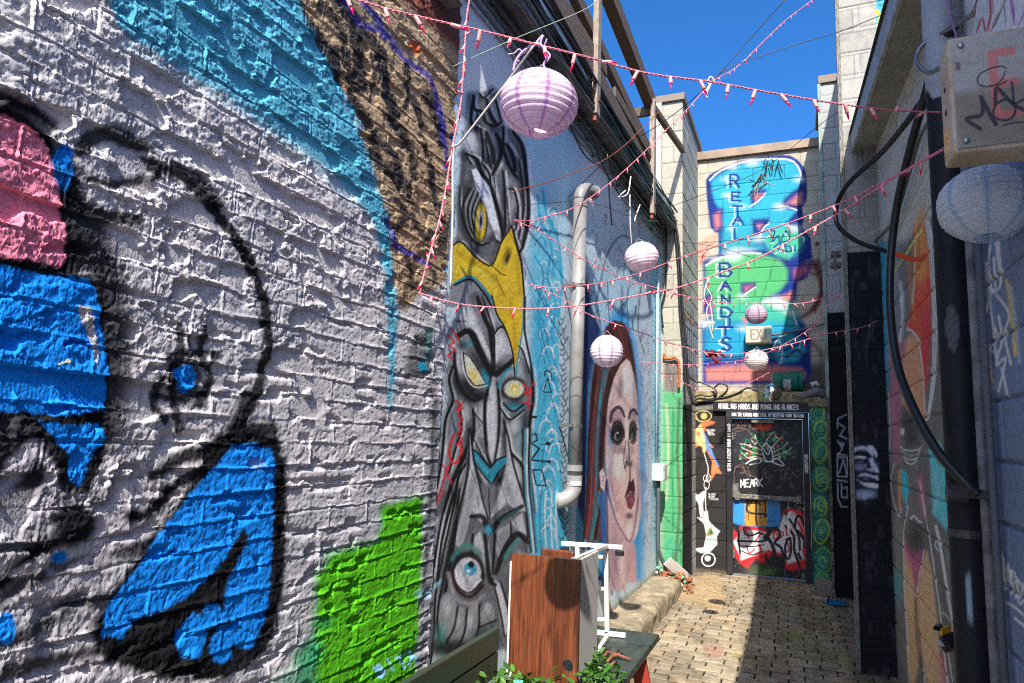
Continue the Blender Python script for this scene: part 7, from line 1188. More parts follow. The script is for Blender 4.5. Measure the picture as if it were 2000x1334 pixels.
def strand3(P, label, spacing=.115, scale=1.0, seed=0, helix=True, r=.0024):
    Q = catmull(np.array(P), 10); L = np.r_[0, np.cumsum(np.linalg.norm(np.diff(Q, axis=0), axis=1))]; rr = random.Random(seed)
    t = thing('light_string', label, 'string lights', Q[len(Q) // 2], 'pink light strings over the alley')
    n = max(20, int(L[-1] / .009)); s = np.linspace(0, L[-1], n); C = np.stack([np.interp(s, L, Q[:, k]) for k in range(3)], -1); D = np.gradient(C, axis=0); D /= np.linalg.norm(D, axis=1)[:, None]
    x = np.cross(D, [0, 0, 1]); x /= np.linalg.norm(x, axis=1)[:, None] + 1e-9; y = np.cross(x, D); ph = s / .030 * 2 * math.pi; mb = MB()
    for k in (0, math.pi): mb.tube(C + (x * np.cos(ph + k)[:, None] + y * np.sin(ph + k)[:, None]) * r * .8, r * .85, 5)
    mb.build('wire', M_PW, t, smooth=True)
    pos = spacing * .5
    while pos < L[-1] - .02:
        c = np.array([np.interp(pos, L, Q[:, k]) for k in range(3)]); o = bpy.data.objects.new('light_socket', ME_SOCK); COL.objects.link(o); k = rr.random()
        ax = (rr.uniform(-.5, .5), rr.uniform(-.5, .5), rr.uniform(-3, 3)) if k < .72 else (rr.uniform(-2.6, 2.6), rr.uniform(-1, 1), rr.uniform(-3, 3))
        o.rotation_euler = ax; o.location = c - np.array([0, 0, .002]); o.scale = (scale,) * 3; adopt(o, t)
        b2 = bpy.data.objects.new('bulb', ME_BULB); COL.objects.link(b2); b2.parent = o
        pos += spacing * rr.uniform(.8, 1.25)
    return t
aR, aR2 = onX(1838, 219, XR - .14), onX(1846, 291, XR - .14)
strand([(640, -18), (700, 0), (760, 18), (860, 42), (950, 62), (1045, 86), (1150, 112), (1265, 143), (1390, 160), (1500, 180), (1640, 203), (1740, 215), (1838, 219)], onX(640, -18, -1.12), aR, 'long pink light string across the top, carrying the purple lantern', seed=1, spacing=.10, scale=.82)
strand([(920, -15), (912, 30), (906, 120), (900, 200), (885, 280), (872, 360), (858, 430), (838, 500), (822, 560), (818, 575)], onX(920, -15, XL + .13), onX(818, 575, XL + .06), 'pink light string hanging down beside the tan bricks', seed=2, spacing=.058, scale=.8, r=.0032)
strand([(818, 572), (850, 582), (900, 594), (960, 600), (1040, 603), (1100, 600), (1164, 592), (1260, 574), (1330, 560), (1420, 528), (1489, 500), (1570, 455), (1650, 409), (1740, 352), (1846, 291)], onX(818, 572, XL + .06), aR2, 'pink light string from the wall edge sagging across to the exit sign', seed=3, spacing=.12, scale=.66)
strand([(1004, 430), (1040, 430), (1070, 422), (1110, 410), (1150, 388), (1200, 350), (1250, 305), (1300, 255), (1350, 205), (1390, 160), (1440, 130), (1500, 72), (1540, 35), (1600, -10)], onX(1004, 430, XL + .02), onX(1625, -30, .45), 'pink light string rising from the eagle head up to the sky', seed=4, spacing=.12, scale=.66)
strand([(1004, 430), (1060, 455), (1120, 495), (1180, 527), (1236, 550), (1290, 564), (1330, 576), (1410, 591), (1489, 592), (1568, 592), (1620, 578), (1648, 568)], onX(1004, 430, XL + .02), onY(1648, 568, 5.84), 'pink light string dipping past the pink lantern to the pier', seed=5, spacing=.10, scale=.66)
strand([(1036, 556), (1080, 574), (1120, 596), (1155, 616), (1230, 642), (1330, 676), (1394, 690), (1450, 690), (1509, 680), (1560, 668), (1608, 653), (1680, 640), (1716, 626)], onX(1036, 556, XL + .02), onX(1716, 626, XR - .06), 'pink light string sagging under the small exit sign', seed=6, spacing=.10, scale=.66)
strand([(1036, 556), (1080, 562), (1140, 557), (1188, 550), (1260, 530), (1330, 503), (1410, 478), (1489, 453), (1570, 425), (1650, 393), (1740, 348), (1846, 288)], onX(1036, 556, XL + .02), aR2, 'pink light string crossing the letter B of the mural', seed=7, spacing=.10, scale=.66)
strand([(1250, 706), (1290, 709), (1330, 713), (1400, 708), (1470, 700), (1540, 668), (1590, 635), (1612, 600), (1640, 575)], onX(1250, 706, XL + .02), onY(1640, 575, 5.84), 'short pink light string behind the cream lantern', seed=8, spacing=.10, scale=.66)
strand([(1250, 706), (1290, 728), (1330, 745), (1360, 758), (1400, 760), (1450, 752), (1500, 728), (1530, 700)], onX(1250, 706, XL + .02), (-.3, 8.6, 2.6), 'lowest pink light string drooping towards the disco ball', seed=9, spacing=.10, scale=.66)
# knot where the two strings cross
kn = thing('cord_knot', 'knot of white cord where two light strings cross against the sky', 'cord', at(1388, 160, 2.9))
for k, q in enumerate([[(1382, 158), (1388, 150), (1394, 158), (1386, 166), (1382, 156)], [(1388, 164), (1384, 175), (1380, 182), (1381, 192)], [(1386, 166), (1380, 176), (1382, 186)]]): mb = MB(); mb.tube(catmull(np.array([at(u, v, 2.9) for u, v in q]), 5), .004, 6); mb.build('cord_loop', M_WHITECABLE, kn, smooth=True)
hc = thing('hanging_cord', 'white looped cord dangling before the pink letter panel', 'cord', at(1384, 600, 5.8))
for q in [[(1386, 540), (1378, 560), (1376, 580), (1384, 596), (1390, 580), (1380, 560), (1386, 545)], [(1384, 594), (1380, 610), (1386, 640), (1394, 664)], [(1386, 592), (1390, 612), (1392, 650)]]: mb = MB(); mb.tube(catmull(np.array([at(u, v, 5.8) for u, v in q]), 5), .006, 6); mb.build('cord_loop', M_WHITECABLE, hc, smooth=True)
dw = thing('dry_plant_tuft', 'dried plant tuft caught on the wire before the letter R', 'dried plant', at(1487, 345, 6.8)); R = random.Random(4)
for i in range(12): mb = MB(); c = at(1486, 342, 6.8); mb.tube([c, c + [R.uniform(-.08, .08), 0, R.uniform(-.10, .03)], c + [R.uniform(-.14, .14), R.uniform(-.02, .02), R.uniform(-.26, -.02)]], .005, 5); mb.build('stalk', solid('dry_stalk_%d' % i, R.choice([(60, 52, 46), (150, 132, 100), (34, 32, 34)]), .9), dw)
dw2 = thing('dry_plant_tuft', 'dark plant tuft clinging to the top of the letter R', 'dried plant', at(1510, 320, 7.8))
for i in range(10): mb = MB(); c = onY(1508 + R.uniform(-14, 14), 316 + R.uniform(-6, 4), YU - .04); mb.tube([c, c + [R.uniform(-.05, .05), -.02, R.uniform(-.16, -.04)]], .007, 5); mb.build('stalk', solid('dark_stalk_%d' % i, (34, 32, 34), .9), dw2)
rg = thing('red_rag', 'dark red rag tangled in the light string', 'rag', at(1390, 691, 5.9))
mb = MB(); R = random.Random(6); c = at(1391, 692, 5.9)
for i in range(9): q = c + np.array([R.uniform(-.05, .05), R.uniform(-.03, .03), R.uniform(-.03, .03)]); mb.tube([q, q + [R.uniform(-.06, .06), R.uniform(-.03, .03), R.uniform(-.05, .04)], q + [R.uniform(-.08, .08), 0, R.uniform(-.06, .03)]], [.016, .02, .006], 6)
mb.build('cloth', solid('dark_red_cloth', (110, 30, 36), .9), rg, smooth=True)

# ================================================================ SMALL EXIT SIGN, DISCO BALL, LEDGE THINGS
xs = thing('exit_sign', 'small cream exit sign box on the letter mural', 'exit sign', onY(1480, 665, YU - .2))
Ysg = YU - .16; a0, a1 = onY(1456, 670, Ysg), onY(1507, 636, Ysg)
MB().box(a0[0], a1[0], Ysg, YU, a0[2], a1[2]).build('housing', solid('cream_housing', (226, 216, 186), .5), xs, bevel=.012)
def ex_paint(u, v, X, Z):
    p = Paint(u, v, (222, 212, 182), .8); w = a1[0] - a0[0]; h = a1[2] - a0[2]; q = Paint(X, -Z, (222, 212, 182), .8); q.c = p.c
    q.text('EXIT', a0[0] + w * .22, -(a0[2] + h * .22), h * .56, (150, 140, 122), h * .10, .62, .42, 0, soft=.003, jit=0); q.ell(a0[0] + w * .86, -(a0[2] + h * .6), w * .12, h * .3, (150, 206, 206), .03, .7); return q.c
sheet(np.linspace(a0[0] + .008, a1[0] - .008, 110), np.linspace(a0[2] + .008, a1[2] - .008, 70), FY(Ysg - .003), None, ex_paint, M_PANEL, xs, None, rest='face_panel')
cable('sign_conduit', [(a1[0], YU - .05, (a0[2] + a1[2]) / 2), onY(1560, 645, YU - .05), onY(1612, 632, YU - .05)], .012, M_GREYCABLE, 'grey conduit leading from the small exit sign to the corner', 'conduit')
db = thing('disco_ball', 'mirrored disco ball hanging in front of the door lettering', 'disco ball', at(1508, 767, 7.2)); cD = at(1508, 767, 7.2); rD = 18 / F_PX * 7.2
M_MIR = solid('mirror_tile', (214, 220, 226), .12, 1.0); mb = MB(); mt = []; nla = 16
for i in range(nla):
    t0, t1 = math.pi * i / nla, math.pi * (i + 1) / nla; nlo = max(4, int(34 * math.sin((t0 + t1) / 2)))
    for j in range(nlo):
        p0, p1 = 2 * math.pi * (j + .06) / nlo, 2 * math.pi * (j + .94) / nlo; ta, tb = t0 + .05 * (t1 - t0), t1 - .05 * (t1 - t0)
        R = random.Random(i * 100 + j); k = rD * (1 + R.uniform(-.012, .012)); f = lambda t, p, k2: tuple(cD + k2 * np.array([math.sin(t) * math.cos(p), math.sin(t) * math.sin(p), math.cos(t)]))
        mb.add([f(ta, p0, k * (1 + R.uniform(-.01, .01))), f(tb, p0, k), f(tb, p1, k * (1 + R.uniform(-.01, .01))), f(ta, p1, k)], [(0, 1, 2, 3)])
mb.build('mirror_tiles', M_MIR, db, kind='stuff'); m2 = MB(); m2.lathe([(rD * .96 * math.sin(a), -rD * .96 * math.cos(a)) for a in np.linspace(0.01, math.pi - .01, 16)], cD, 24); m2.build('core', solid('dark_core', (40, 42, 46), .6), db, smooth=True)
m2 = MB(); m2.tube([cD + [0, 0, rD * .95], cD + [0, 0, rD + .10]], .003, 6); m2.build('hanger', M_GREYCABLE, db)
# green bucket lying on the ledge
bk = thing('bucket', 'dark green plastic bucket with white label on the ledge over the door', 'bucket', (.0, 9.42, 2.30)); cB = onY(1540, 738, 9.40); zB = 2.302; rb_ = .125
b0 = cB[0] - .19; mb = MB(); mb.lathe([(0, 0), (rb_ * .82, 0), (rb_ * .86, .02), (rb_, .33), (rb_ * 1.07, .332), (rb_ * 1.07, .36), (rb_ * .97, .362), (rb_ * .95, .33), (rb_ * .8, .03), (0, .028)], (b0, 9.42, zB + rb_ * 1.07), 32, (1, 0, .02)); mb.build('body', solid('green_plastic', (20, 104, 88), .35), bk, smooth=True)
for k in (.10, .29): m2 = MB(); m2.lathe([(rb_ * .97 + .012 * k, -.008), (rb_ * 1.06, -.006), (rb_ * 1.06, .006), (rb_ * .97, .008)], (b0 + k, 9.42, zB + rb_ * 1.07), 32, (1, 0, .02)); m2.build('rim_band', bpy.data.materials['green_plastic'], bk, smooth=True)
mb = MB(); V = []; 
for i in range(9):
    a = math.radians(170 + i * 12); V += [(b0 + .13 + dx, 9.42 + (rb_ * 1.0 + .003) * math.cos(a), zB + rb_ * 1.07 + (rb_ * 1.0 + .003) * math.sin(a)) for dx in (0, .09)]
mb.add(V, [(2 * i, 2 * i + 1, 2 * i + 3, 2 * i + 2) for i in range(8)]); mb.build('label_sticker', solid('white_sticker', (196, 196, 200), .6, c2=(120, 120, 126), scale=40), bk, smooth=True)
# mannequin arm
am = thing('mannequin_arm', 'grey mannequin arm with hand lying on the ledge', 'mannequin arm', onY(1580, 778, YB - .0))
M_MAN = solid('dull_grey_plastic', (116, 112, 116), .55, c2=(92, 90, 94), scale=14); YA = YB - .0; g = lambda u, v, dy=0: onY(u, v, YA + dy)
body = bpy.data.meshes.new('arm'); pts = [g(1610, 772), g(1598, 766), g(1585, 768), g(1572, 773), g(1560, 774), g(1552, 772)]; rad = [.05, .066, .058, .042, .030, .022]
mb = MB(); mb.tube(catmull(np.array(pts), 6), np.interp(np.linspace(0, 1, 31), np.linspace(0, 1, 6), rad), 14); mb.build('arm', M_MAN, am, smooth=True)
mb = MB(); hp = g(1551, 772); mb.tube([g(1556, 773), hp, g(1547, 772)], [.022, .030, .024], 10)
for k, (dx, dz, ln) in enumerate([(-.05, .022, 1.0), (-.06, .008, 1.1), (-.058, -.006, 1.05), (-.045, -.018, .9)]): q = g(1548, 772); mb.tube([q + [0, -.004 * k, dz * .7], q + [dx * .6 * ln, -.01, dz], q + [dx * ln, -.02, dz - .012]], [.009, .008, .006], 7)
q = g(1553, 772); mb.tube([q + [0, 0, -.02], q + [-.02, -.02, -.035], q + [-.04, -.02, -.04]], [.010, .009, .007], 7); mb.build('hand', M_MAN, am, smooth=True)
mb = MB(); mb.tube([g(1588, 756), g(1586, 750), g(1594, 748), g(1600, 754)], [.02, .03, .03, .02], 8); mb.tube([g(1606, 764), g(1614, 770), g(1618, 778)], [.02, .016, .01], 8); mb.build('joint_socket', solid('pale_joint', (190, 196, 204), .5), am, smooth=True)
# ================================================================ STEP, RUBBLE, SMALL THINGS ON THE GROUND
def rough_block(name, P0, P1, nx, ny, nz, amp, seed, mat, label, cat, taper=0.0):
    V = {}; mb = MB(); x = np.linspace(P0[0], P1[0], nx); y = np.linspace(P0[1], P1[1], ny); z = np.linspace(P0[2], P1[2], nz)
    def pt(i, j, k):
        a, b, c = x[i], y[j], z[k]; n = lambda s: (float(fbm(np.array([a * 6 + c * 7 + s * 3.1]), np.array([b * 6 - c * 5 + s]), seed + s, 4)[0]) - .5) * 2 * amp
        r = .02 if (i == nx - 1 and k == nz - 1) else 0; return (a + n(1) * (1 if i else 0) - r, b + n(2), c + n(3) * (1 if k else 0) - r * .6)
    def quadgrid(f, A, B):
        G = [[f(a, b) for b in range(B)] for a in range(A)]; base_ = len(mb.v); mb.v += [q for row in G for q in row]; mb.f += [(base_ + a * B + b, base_ + (a + 1) * B + b, base_ + (a + 1) * B + b + 1, base_ + a * B + b + 1) for a in range(A - 1) for b in range(B - 1)]
    quadgrid(lambda a, b: pt(a, b, nz - 1), nx, ny); quadgrid(lambda a, b: pt(nx - 1, b, a), nz, ny); quadgrid(lambda a, b: pt(b, 0, a), nz, nx); quadgrid(lambda a, b: pt(b, ny - 1, a), nz, nx)
    return tag(mb.build(name, mat, smooth=True), label, cat)
M_STEP = solid('mossy_concrete', (172, 156, 128), .95, c2=(112, 102, 82), scale=7, layers=[('n', 16, .8, 7), ('n', 90, .8, 5)])
rough_block('concrete_step', (XL - .01, 5.55, -.02), (-1.19, 7.72, .165), 10, 60, 7, .022, 3, M_STEP, 'rough broken concrete step along the foot of the mural wall', 'step')
rough_block('concrete_step', (XL - .01, 4.4, -.02), (-1.25, 5.53, .165), 10, 36, 7, .022, 8, M_STEP, 'concrete step section half hidden behind the overturned desk', 'step')
M_SPL = solid('yellow_green_splash', (196, 204, 92), .8); 
rp = thing('rubble_pile', 'heap of broken orange brick and teal chips in the corner by the pier', 'rubble', (-1.3, 7.9, 0)); R = random.Random(21)
MR = [solid('brick_rubble', (140, 88, 58), .95, layers=[('n', 60, .6, 5)]), solid('teal_chip', (120, 178, 152), .8), solid('brown_rubble', (130, 84, 56), .95), solid('pale_chip', (196, 182, 150), .9)]
def chunk(c, s, R):
    mb = MB(); V = []
    for sx in (-1, 1):
        for sy in (-1, 1):
            for sz in (-1, 1): V.append((sx * s * R.uniform(.5, 1.1), sy * s * R.uniform(.5, 1.1), sz * s * R.uniform(.4, .9)))
    rot = Matrix.Rotation(R.uniform(0, 6), 3, 'Z') @ Matrix.Rotation(R.uniform(-1, 1), 3, 'X'); V = [rot @ Vector(q) + Vector(c) for q in V]
    return mb.add(V, [(0, 1, 3, 2), (4, 6, 7, 5), (0, 4, 5, 1), (2, 3, 7, 6), (0, 2, 6, 4), (1, 5, 7, 3)])
for i in range(120):
    a = R.random() ** .7; x = -1.47 + .26 * R.random() * (1 if R.random() < .85 else 1.5); y = 7.75 + .42 * R.random(); h = max(0, .30 - .55 * (x + 1.47) - .35 * abs(y - 8.0)) ; z = .015 + h * R.random() ** .6
    chunk((x, y, z), R.uniform(.010, .032), R).build('brick_fragment', MR[0] if R.random() < .5 else R.choice(MR[1:] if z < .1 else [MR[1], MR[1], MR[2], MR[3]]), rp, bevel=.003)
mb = MB(); pb_, pt_ = onZ(1352, 1138, .05), onX(1303, 1096, -1.36); d_ = (pt_ - pb_) / np.linalg.norm(pt_ - pb_); w_ = np.array([.30, -.35, .9]); mb.bar(pb_, pt_, .11, .018, up=np.cross(w_, d_)); tag(mb.build('white_plank', solid('white_laminate', (232, 228, 222), .5), bevel=.003), 'white plank leaning over the rubble pile', 'plank')
rough_block('cinder_block', (.14, 8.62, .0), (.34, 8.86, .13), 8, 8, 5, .006, 5, solid('grey_cinder', (128, 118, 108), .95, layers=[('n', 90, .7, 5)]), 'grey stone block on the pavers before the spiral column', 'stone block')
# blue dustpan
dpn = thing('dustpan', 'blue plastic dustpan lying on the pavers by the piers', 'dustpan', (.30, 8.1, 0)); c = onZ(1633, 1180, .01); MBL = solid('blue_plastic', (24, 98, 146), .4)
mb = MB(); mb.hexa([c + [-.09, -.07, 0], c + [.08, -.06, 0], c + [.10, .08, 0], c + [-.06, .07, 0], c + [-.09, -.07, .012], c + [.08, -.06, .015], c + [.10, .08, .03], c + [-.06, .07, .03]]); mb.build('pan', MBL, dpn, bevel=.004)
for q in ([(-.09, -.07), (-.06, .07)], [(.08, -.06), (.10, .08)]): m2 = MB(); m2.bar(c + [q[0][0], q[0][1], .02], c + [q[1][0], q[1][1], .045], .008, .05); m2.build('side', MBL, dpn)
m2 = MB(); m2.bar(c + [-.04, .07, .03], c + [-.22, .12, .02], .03, .015); m2.build('handle', solid('pale_handle', (170, 160, 146), .6), dpn, bevel=.004)
R = random.Random(33); lt_ = MB()
for i in range(90):
    u, v = (R.uniform(1300, 1420), R.uniform(1125, 1185)) if i < 50 else ((R.uniform(1330, 1660), R.uniform(1150, 1330)) if i < 78 else (R.uniform(1590, 1660), R.uniform(1165, 1200))); q = onZ(u, v, .008 if i >= 50 else .022); s = R.uniform(.004, .016); a = R.uniform(0, 6)
    lt_.add([q + [s * math.cos(a + k * 1.57), s * .6 * math.sin(a + k * 1.57), .002 + .004 * R.random()] for k in range(4)], [(0, 1, 2, 3)])
o = lt_.build('litter', solid('pale_litter', (186, 168, 140), .9, c2=(150, 96, 62), scale=6)); o['kind'] = 'stuff'; o['label'] = 'scattered leaf bits and chips on the pavers'; o['category'] = 'litter'
# sprouts at the foot of the piers
wp = thing('crumpled_wrapper', 'crumpled black, white and yellow wrapper stuck to the right wall', 'wrapper', onX(1850, 1245, XR - .05)); c = onX(1850, 1248, XR - .04); R = random.Random(5)
for k, (dz, cc_, s) in enumerate([(-.01, (30, 30, 32), .035), (.03, (214, 160, 40), .024), (-.02, (190, 188, 184), .022), (.045, (24, 24, 26), .018)]): chunk(c + [-.01 * k, .02 * (k % 2) - .01, dz], s, R).build('foil_piece', solid('wrapper_%d' % k, cc_, .35), wp, bevel=.003)
# bracket on the near pier
kb = thing('cable_bracket', 'rusty double bolt bracket on the edge of the near pier', 'bracket', onY(1636, 498, 5.83)); 
for v_ in (496, 518): c = onY(1635, v_, 5.83); MB().box(c[0] - .045, c[0] + .03, 5.80, 5.87, c[2] - .02, c[2] + .02).build('bolt', solid('bracket_%d' % v_, (96, 86, 78), .7, .4), kb, bevel=.004)
c = onY(1632, 507, 5.81); MB().box(c[0] - .012, c[0] + .006, 5.795, 5.815, c[2] - .09, c[2] + .06).build('plate', bpy.data.materials['bracket_496'], kb, bevel=.002)
# junction strip above black paint on piers
# ================================================================ DESK ON ITS SIDE
def wood_mat():
    m, nt, b = _mat('walnut_laminate'); N, L = nt.nodes, nt.links; tc = N.new('ShaderNodeTexCoord'); mp = N.new('ShaderNodeMapping'); mp.inputs['Scale'].default_value = (16, 16, 1.1); L.new(tc.outputs['Object'], mp.inputs['Vector'])
    n1 = N.new('ShaderNodeTexNoise'); n1.inputs['Scale'].default_value = 3.0; n1.inputs['Detail'].default_value = 8; n1.inputs['Roughness'].default_value = .6; n1.inputs['Distortion'].default_value = 1.2; L.new(mp.outputs[0], n1.inputs['Vector'])
    mp2 = N.new('ShaderNodeMapping'); mp2.inputs['Scale'].default_value = (12, 12, .02); L.new(tc.outputs['Object'], mp2.inputs['Vector']); n2 = N.new('ShaderNodeTexVoronoi'); n2.inputs['Scale'].default_value = 1.0; L.new(mp2.outputs[0], n2.inputs['Vector'])
    r = N.new('ShaderNodeValToRGB'); r.color_ramp.elements[0].position = .32; r.color_ramp.elements[1].position = .68; r.color_ramp.elements[0].color = tuple(lin((66, 32, 19))) + (1,); r.color_ramp.elements[1].color = tuple(lin((128, 70, 42))) + (1,); L.new(n1.outputs['Fac'], r.inputs[0])
    sh = N.new('ShaderNodeMapRange'); sh.inputs['To Min'].default_value = .72; sh.inputs['To Max'].default_value = 1.2; L.new(n2.outputs['Color'], sh.inputs['Value']); mx = N.new('ShaderNodeMix'); mx.data_type = 'RGBA'; mx.blend_type = 'MULTIPLY'; mx.inputs['Factor'].default_value = 1; L.new(r.outputs[0], mx.inputs['A']); L.new(sh.outputs[0], mx.inputs['B']); L.new(mx.outputs['Result'], b.inputs['Base Color'])
    b.inputs['Roughness'].default_value = .35; return m
M_WAL = wood_mat(); M_WF = solid('white_metal_frame', (226, 222, 212), .45, c2=(206, 200, 188), scale=12); M_GP = solid('grey_laminate', (190, 186, 180), .5)
dk = thing('overturned_desk', 'desk tipped on its side, walnut top towards the camera and white legs behind', 'desk', (-1.15, 3.3, .46)); YD = 3.27
tl, tr, br = onY(1000, 1081, YD), onY(1132, 1092, YD), onY(1133, 1330, YD); xa, xb, zt_ = tl[0], tr[0], tl[2]; zb_ = .462
def panel_with_hole(name, x0, x1, y0, y1, z0, z1, hc, hr, mat, parent, rc=.012):
    mb = MB(); n = 28; ang = [2 * math.pi * i / n for i in range(n)]; hole = [(hc[0] + hr * math.cos(a), hc[1] + hr * 1.15 * math.sin(a)) for a in ang]; out = []
    for a in ang:
        cx, cz = math.cos(a), math.sin(a); k = min(((x1 - hc[0]) / cx if cx > 1e-6 else (x0 - hc[0]) / cx if cx < -1e-6 else 9e9), ((z1 - hc[1]) / cz if cz > 1e-6 else (z0 - hc[1]) / cz if cz < -1e-6 else 9e9)); out.append([hc[0] + cx * k, hc[1] + cz * k])
    for cxz in ((x0, z0), (x1, z0), (x1, z1), (x0, z1)):
        j = min(range(n), key=lambda i: (out[i][0] - cxz[0]) ** 2 + (out[i][1] - cxz[1]) ** 2); out[j] = list(cxz)
    for y, fl in ((y0, 0), (y1, 1)):
        base_ = len(mb.v); mb.v += [(q[0], y, q[1]) for q in hole] + [(q[0], y, q[1]) for q in out]
        for i in range(n): f = (base_ + i, base_ + (i + 1) % n, base_ + n + (i + 1) % n, base_ + n + i); mb.f.append(f if not fl else f[::-1])
    for i in range(n): j = (i + 1) % n; mb.f += [(i, 2 * n + i, 2 * n + j, j), (n + i, n + j, 3 * n + j, 3 * n + i)]
    return mb.build(name, mat, parent)
hcn = onY(1109, 1301, YD); panel_with_hole('desk_top', xa, xb, YD, YD + .022, zb_, zt_, (hcn[0], hcn[2]), .026, M_WAL, dk)
MB().box(xa - .012, xa - .002, YD + .004, YD + .03, zb_, zt_ - .04).build('edge_trim', M_WF, dk, bevel=.002)
MB().box(xb - .02, xb - .004, YD + .024, YD + .36, zb_ + .02, zt_ - .002).build('side_panel', M_GP, dk, bevel=.002)
qa = onY(1057, 1070, YD + .30); qb = onY(1122, 1078, YD + .30); MB().box(qa[0], qb[0], YD + .29, YD + .312, zb_ + .1, qa[2]).build('shelf_panel', M_WAL, dk, bevel=.008)
Yf = 4.22; T = lambda u, v, y=Yf: onY(u, v, y); fr_ = lambda n, a, b, w=.026, h=.026: (lambda mb: (mb.bar(a, b, w, h), mb.build(n, M_WF, dk, bevel=.003)))(MB())
fr_('foot_bar', T(1097, 1061), T(1216, 1069)); fr_('leg', T(1184, 1068), T(1186, 1238)); fr_('foot_bar', T(1158, 1234), T(1222, 1241)); fr_('leg', T(1128, 1064), T(1128, 1200)); 
for v_ in (1088, 1150, 1210): fr_('rung', T(1130, v_ - 2), T(1184, v_), .02, .02)
fr_('side_rail', np.array([xb - .05, YD + .04, zt_ - .012]), T(1186, 1066) + [0, 0, .0], .024, .022); fr_('side_rail', np.array([xb - .02, YD + .3, zb_ + .03]), T(1188, 1240), .024, .022)
for u, v_ in ((1103, 1071), (1210, 1078)): c = T(u, v_ ); MB().box(c[0] - .025, c[0] + .025, Yf - .015, Yf + .015, c[2] - .022, c[2] + .008).build('rubber_foot', M_CABLE, dk, bevel=.003)
for u, v_ in ((1140, 1073), (1149, 1072)): c = T(u, v_, 3.95); MB().box(c[0] - .008, c[0] + .008, 3.94, 3.96, c[2] - .004, c[2] + .01).build('screw', M_CABLE, dk)
# ================================================================ BENCH
bn = thing('bench', 'dark green plank bench with back board and orange legs along the wall', 'bench', (-1.1, 3, 0)); M_GP2 = solid('dark_green_paint', (64, 74, 68), .5, c2=(46, 54, 50), scale=9, layers=[('n', 50, .3, 5)], stretch=(4, .6, 4)); M_BK = solid('green_brown_board', (60, 58, 44), .5, c2=(50, 66, 52), scale=4, layers=[('n', 50, .3, 5)], stretch=(4, .7, 4))
for x0, x1 in ((-1.33, -1.085), (-1.078, -.815)): MB().box(x0, x1, 1.9, 4.42, .412, .45).build('seat_plank', M_GP2, bn, bevel=.004)
MB().box(-1.415, -1.385, 1.9, 3.26, .575, .685).build('back_board', M_BK, bn, bevel=.006); MB().box(-1.41, -1.388, 1.9, 3.26, .455, .568).build('back_board', M_BK, bn, bevel=.004)
M_OR = solid('orange_paint', (214, 110, 34), .5); M_RED = solid('red_brown_paint', (150, 50, 34), .6)
mb = MB(); mb.bar((-.93, 3.95, .41), (-.86, 3.80, .0), .05, .06, up=(1, 0, 0)); mb.build('leg', M_OR, bn, bevel=.004); mb = MB(); mb.bar((-.88, 4.10, .41), (-.80, 4.12, 0), .09, .03, up=(0, 1, 0)); mb.build('leg', M_RED, bn, bevel=.004); mb = MB(); mb.bar((-1.28, 4.05, .41), (-1.32, 4.05, 0), .05, .06, up=(1, 0, 0)); mb.build('leg', M_OR, bn, bevel=.004)
for y in (2.1,): 
    for x in (-.9, -1.28): mb = MB(); mb.bar((x, y, .41), (x, y, 0), .05, .06, up=(1, 0, 0)); mb.build('leg', M_OR, bn, bevel=.004)
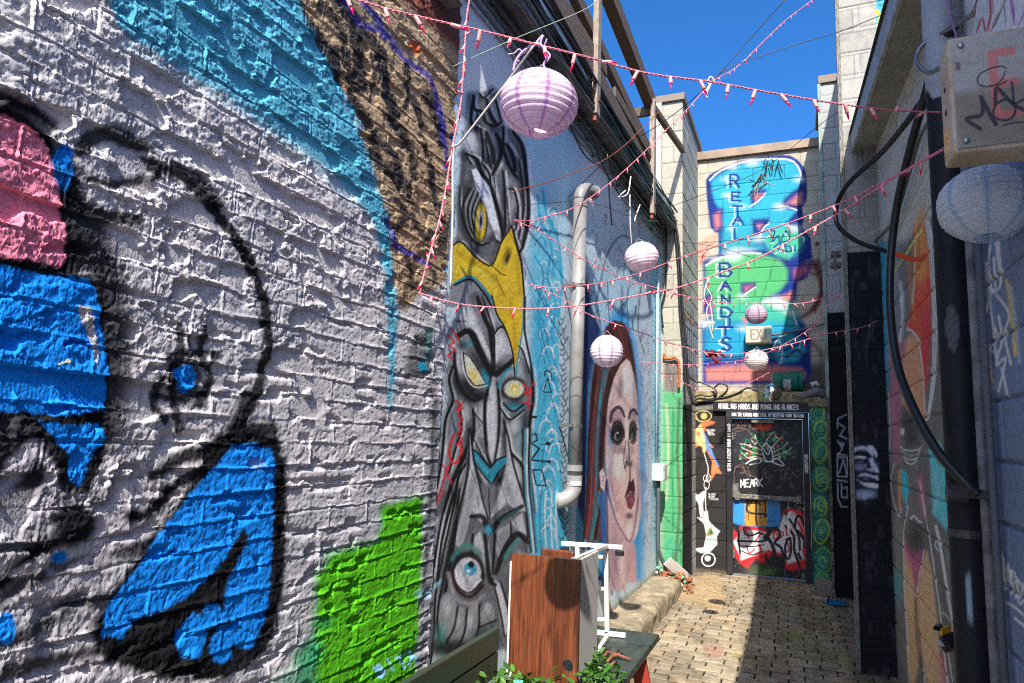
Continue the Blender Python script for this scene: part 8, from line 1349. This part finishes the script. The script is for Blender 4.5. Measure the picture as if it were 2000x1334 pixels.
# leafy cuttings
def leafmat():
    m, nt, b = _mat('glossy_leaf'); N, L = nt.nodes, nt.links; oi = N.new('ShaderNodeAttribute'); oi.attribute_name = 'paint'; L.new(oi.outputs['Color'], b.inputs['Base Color']); b.inputs['Roughness'].default_value = .35
    tr = N.new('ShaderNodeBsdfTranslucent'); L.new(oi.outputs['Color'], tr.inputs['Color']); mx = N.new('ShaderNodeMixShader'); mx.inputs[0].default_value = .25; L.new(b.outputs[0], mx.inputs[1]); L.new(tr.outputs[0], mx.inputs[2]); L.new(mx.outputs[0], nt.nodes['Material Output'].inputs[0]); return m
M_LEAF = leafmat()
def leaves(label, centres, n, seed):
    t = thing('leafy_cuttings', label, 'cuttings', centres[0]); R = random.Random(seed); mb = MB(); mb.cc = (0, 0, 0); cols = []
    for i in range(n):
        c = np.array(R.choice(centres)) + [R.gauss(0, .04), R.gauss(0, .055), abs(R.gauss(0, .032))]; s = R.uniform(.018, .034); rot = Matrix.Rotation(R.uniform(0, 6.28), 3, 'Z') @ Matrix.Rotation(R.uniform(-.9, .9), 3, 'X') @ Matrix.Rotation(R.uniform(-.7, .7), 3, 'Y')
        pts = [(0, 0, 0), (s * .35, s * .5, .12 * s), (s * .42, s * 1.0, .15 * s), (s * .25, s * 1.5, .08 * s), (0, s * 1.8, -.05 * s), (-s * .25, s * 1.5, .08 * s), (-s * .42, s, .15 * s), (-s * .35, s * .5, .12 * s), (0, s * .9, -.03 * s)]
        V = [rot @ Vector(q) + Vector(c) for q in pts]; mb.add(V, [(0, 1, 2, 8), (8, 2, 3, 4), (8, 4, 5, 6), (0, 8, 6, 7)]); g = R.random(); cols += [tuple(lin((40 + 52 * g, 82 + 54 * g, 26 + 22 * g)))] * 9
    mb.c = cols; mb.build('leaves', M_LEAF, t, smooth=True, kind='stuff'); return t
leaves('green leafy cuttings heaped at the right foot of the desk', [onZ(u, v, .48) for u, v in [(1150, 1320), (1165, 1300), (1180, 1325), (1158, 1285), (1195, 1330), (1150, 1345), (1185, 1350)]], 190, 1)
leaves('green leafy cuttings along the front foot of the desk', [onZ(u, v, .455) for u, v in [(955, 1352), (985, 1340), (1015, 1350), (1040, 1352), (1070, 1352), (1000, 1360), (1100, 1356)]], 170, 2)
M_TW = solid('reddish_twig', (128, 78, 56), .8); R = random.Random(3)
for i, (q0, q1) in enumerate([((1182, 1272), (1232, 1288)), ((1186, 1292), (1208, 1270)), ((1178, 1286), (1190, 1268)), ((1192, 1300), (1204, 1292)), ((1196, 1282), (1215, 1276))]):
    mb = MB(); mb.tube([onZ(*q0, .475), onZ((q0[0] + q1[0]) / 2, (q0[1] + q1[1]) / 2 - 1, .478), onZ(*q1, .465)], [.007, .008, .006], 8); tag(mb.build('cut_twig', M_TW, smooth=True), ['longest reddish cut twig on the green bench', 'reddish twig crossing the longest one on the bench', 'short reddish twig nearest the leaves on the bench', 'stubby reddish twig end on the bench edge', 'thin reddish twig lying flat amid the others on the bench'][i], 'twig', 'cut twigs on the bench')
c = onZ(1012, 1336, .50); mb = MB(); mb.lathe([(.0, .0), (.02, .0), (.024, .012), (.014, .014), (.012, .004), (0, .004)], c, 16); tag(mb.build('green_clip', solid('mint_plastic', (110, 206, 170), .4)), 'mint green plastic ring lying in the front leaves', 'plastic ring')
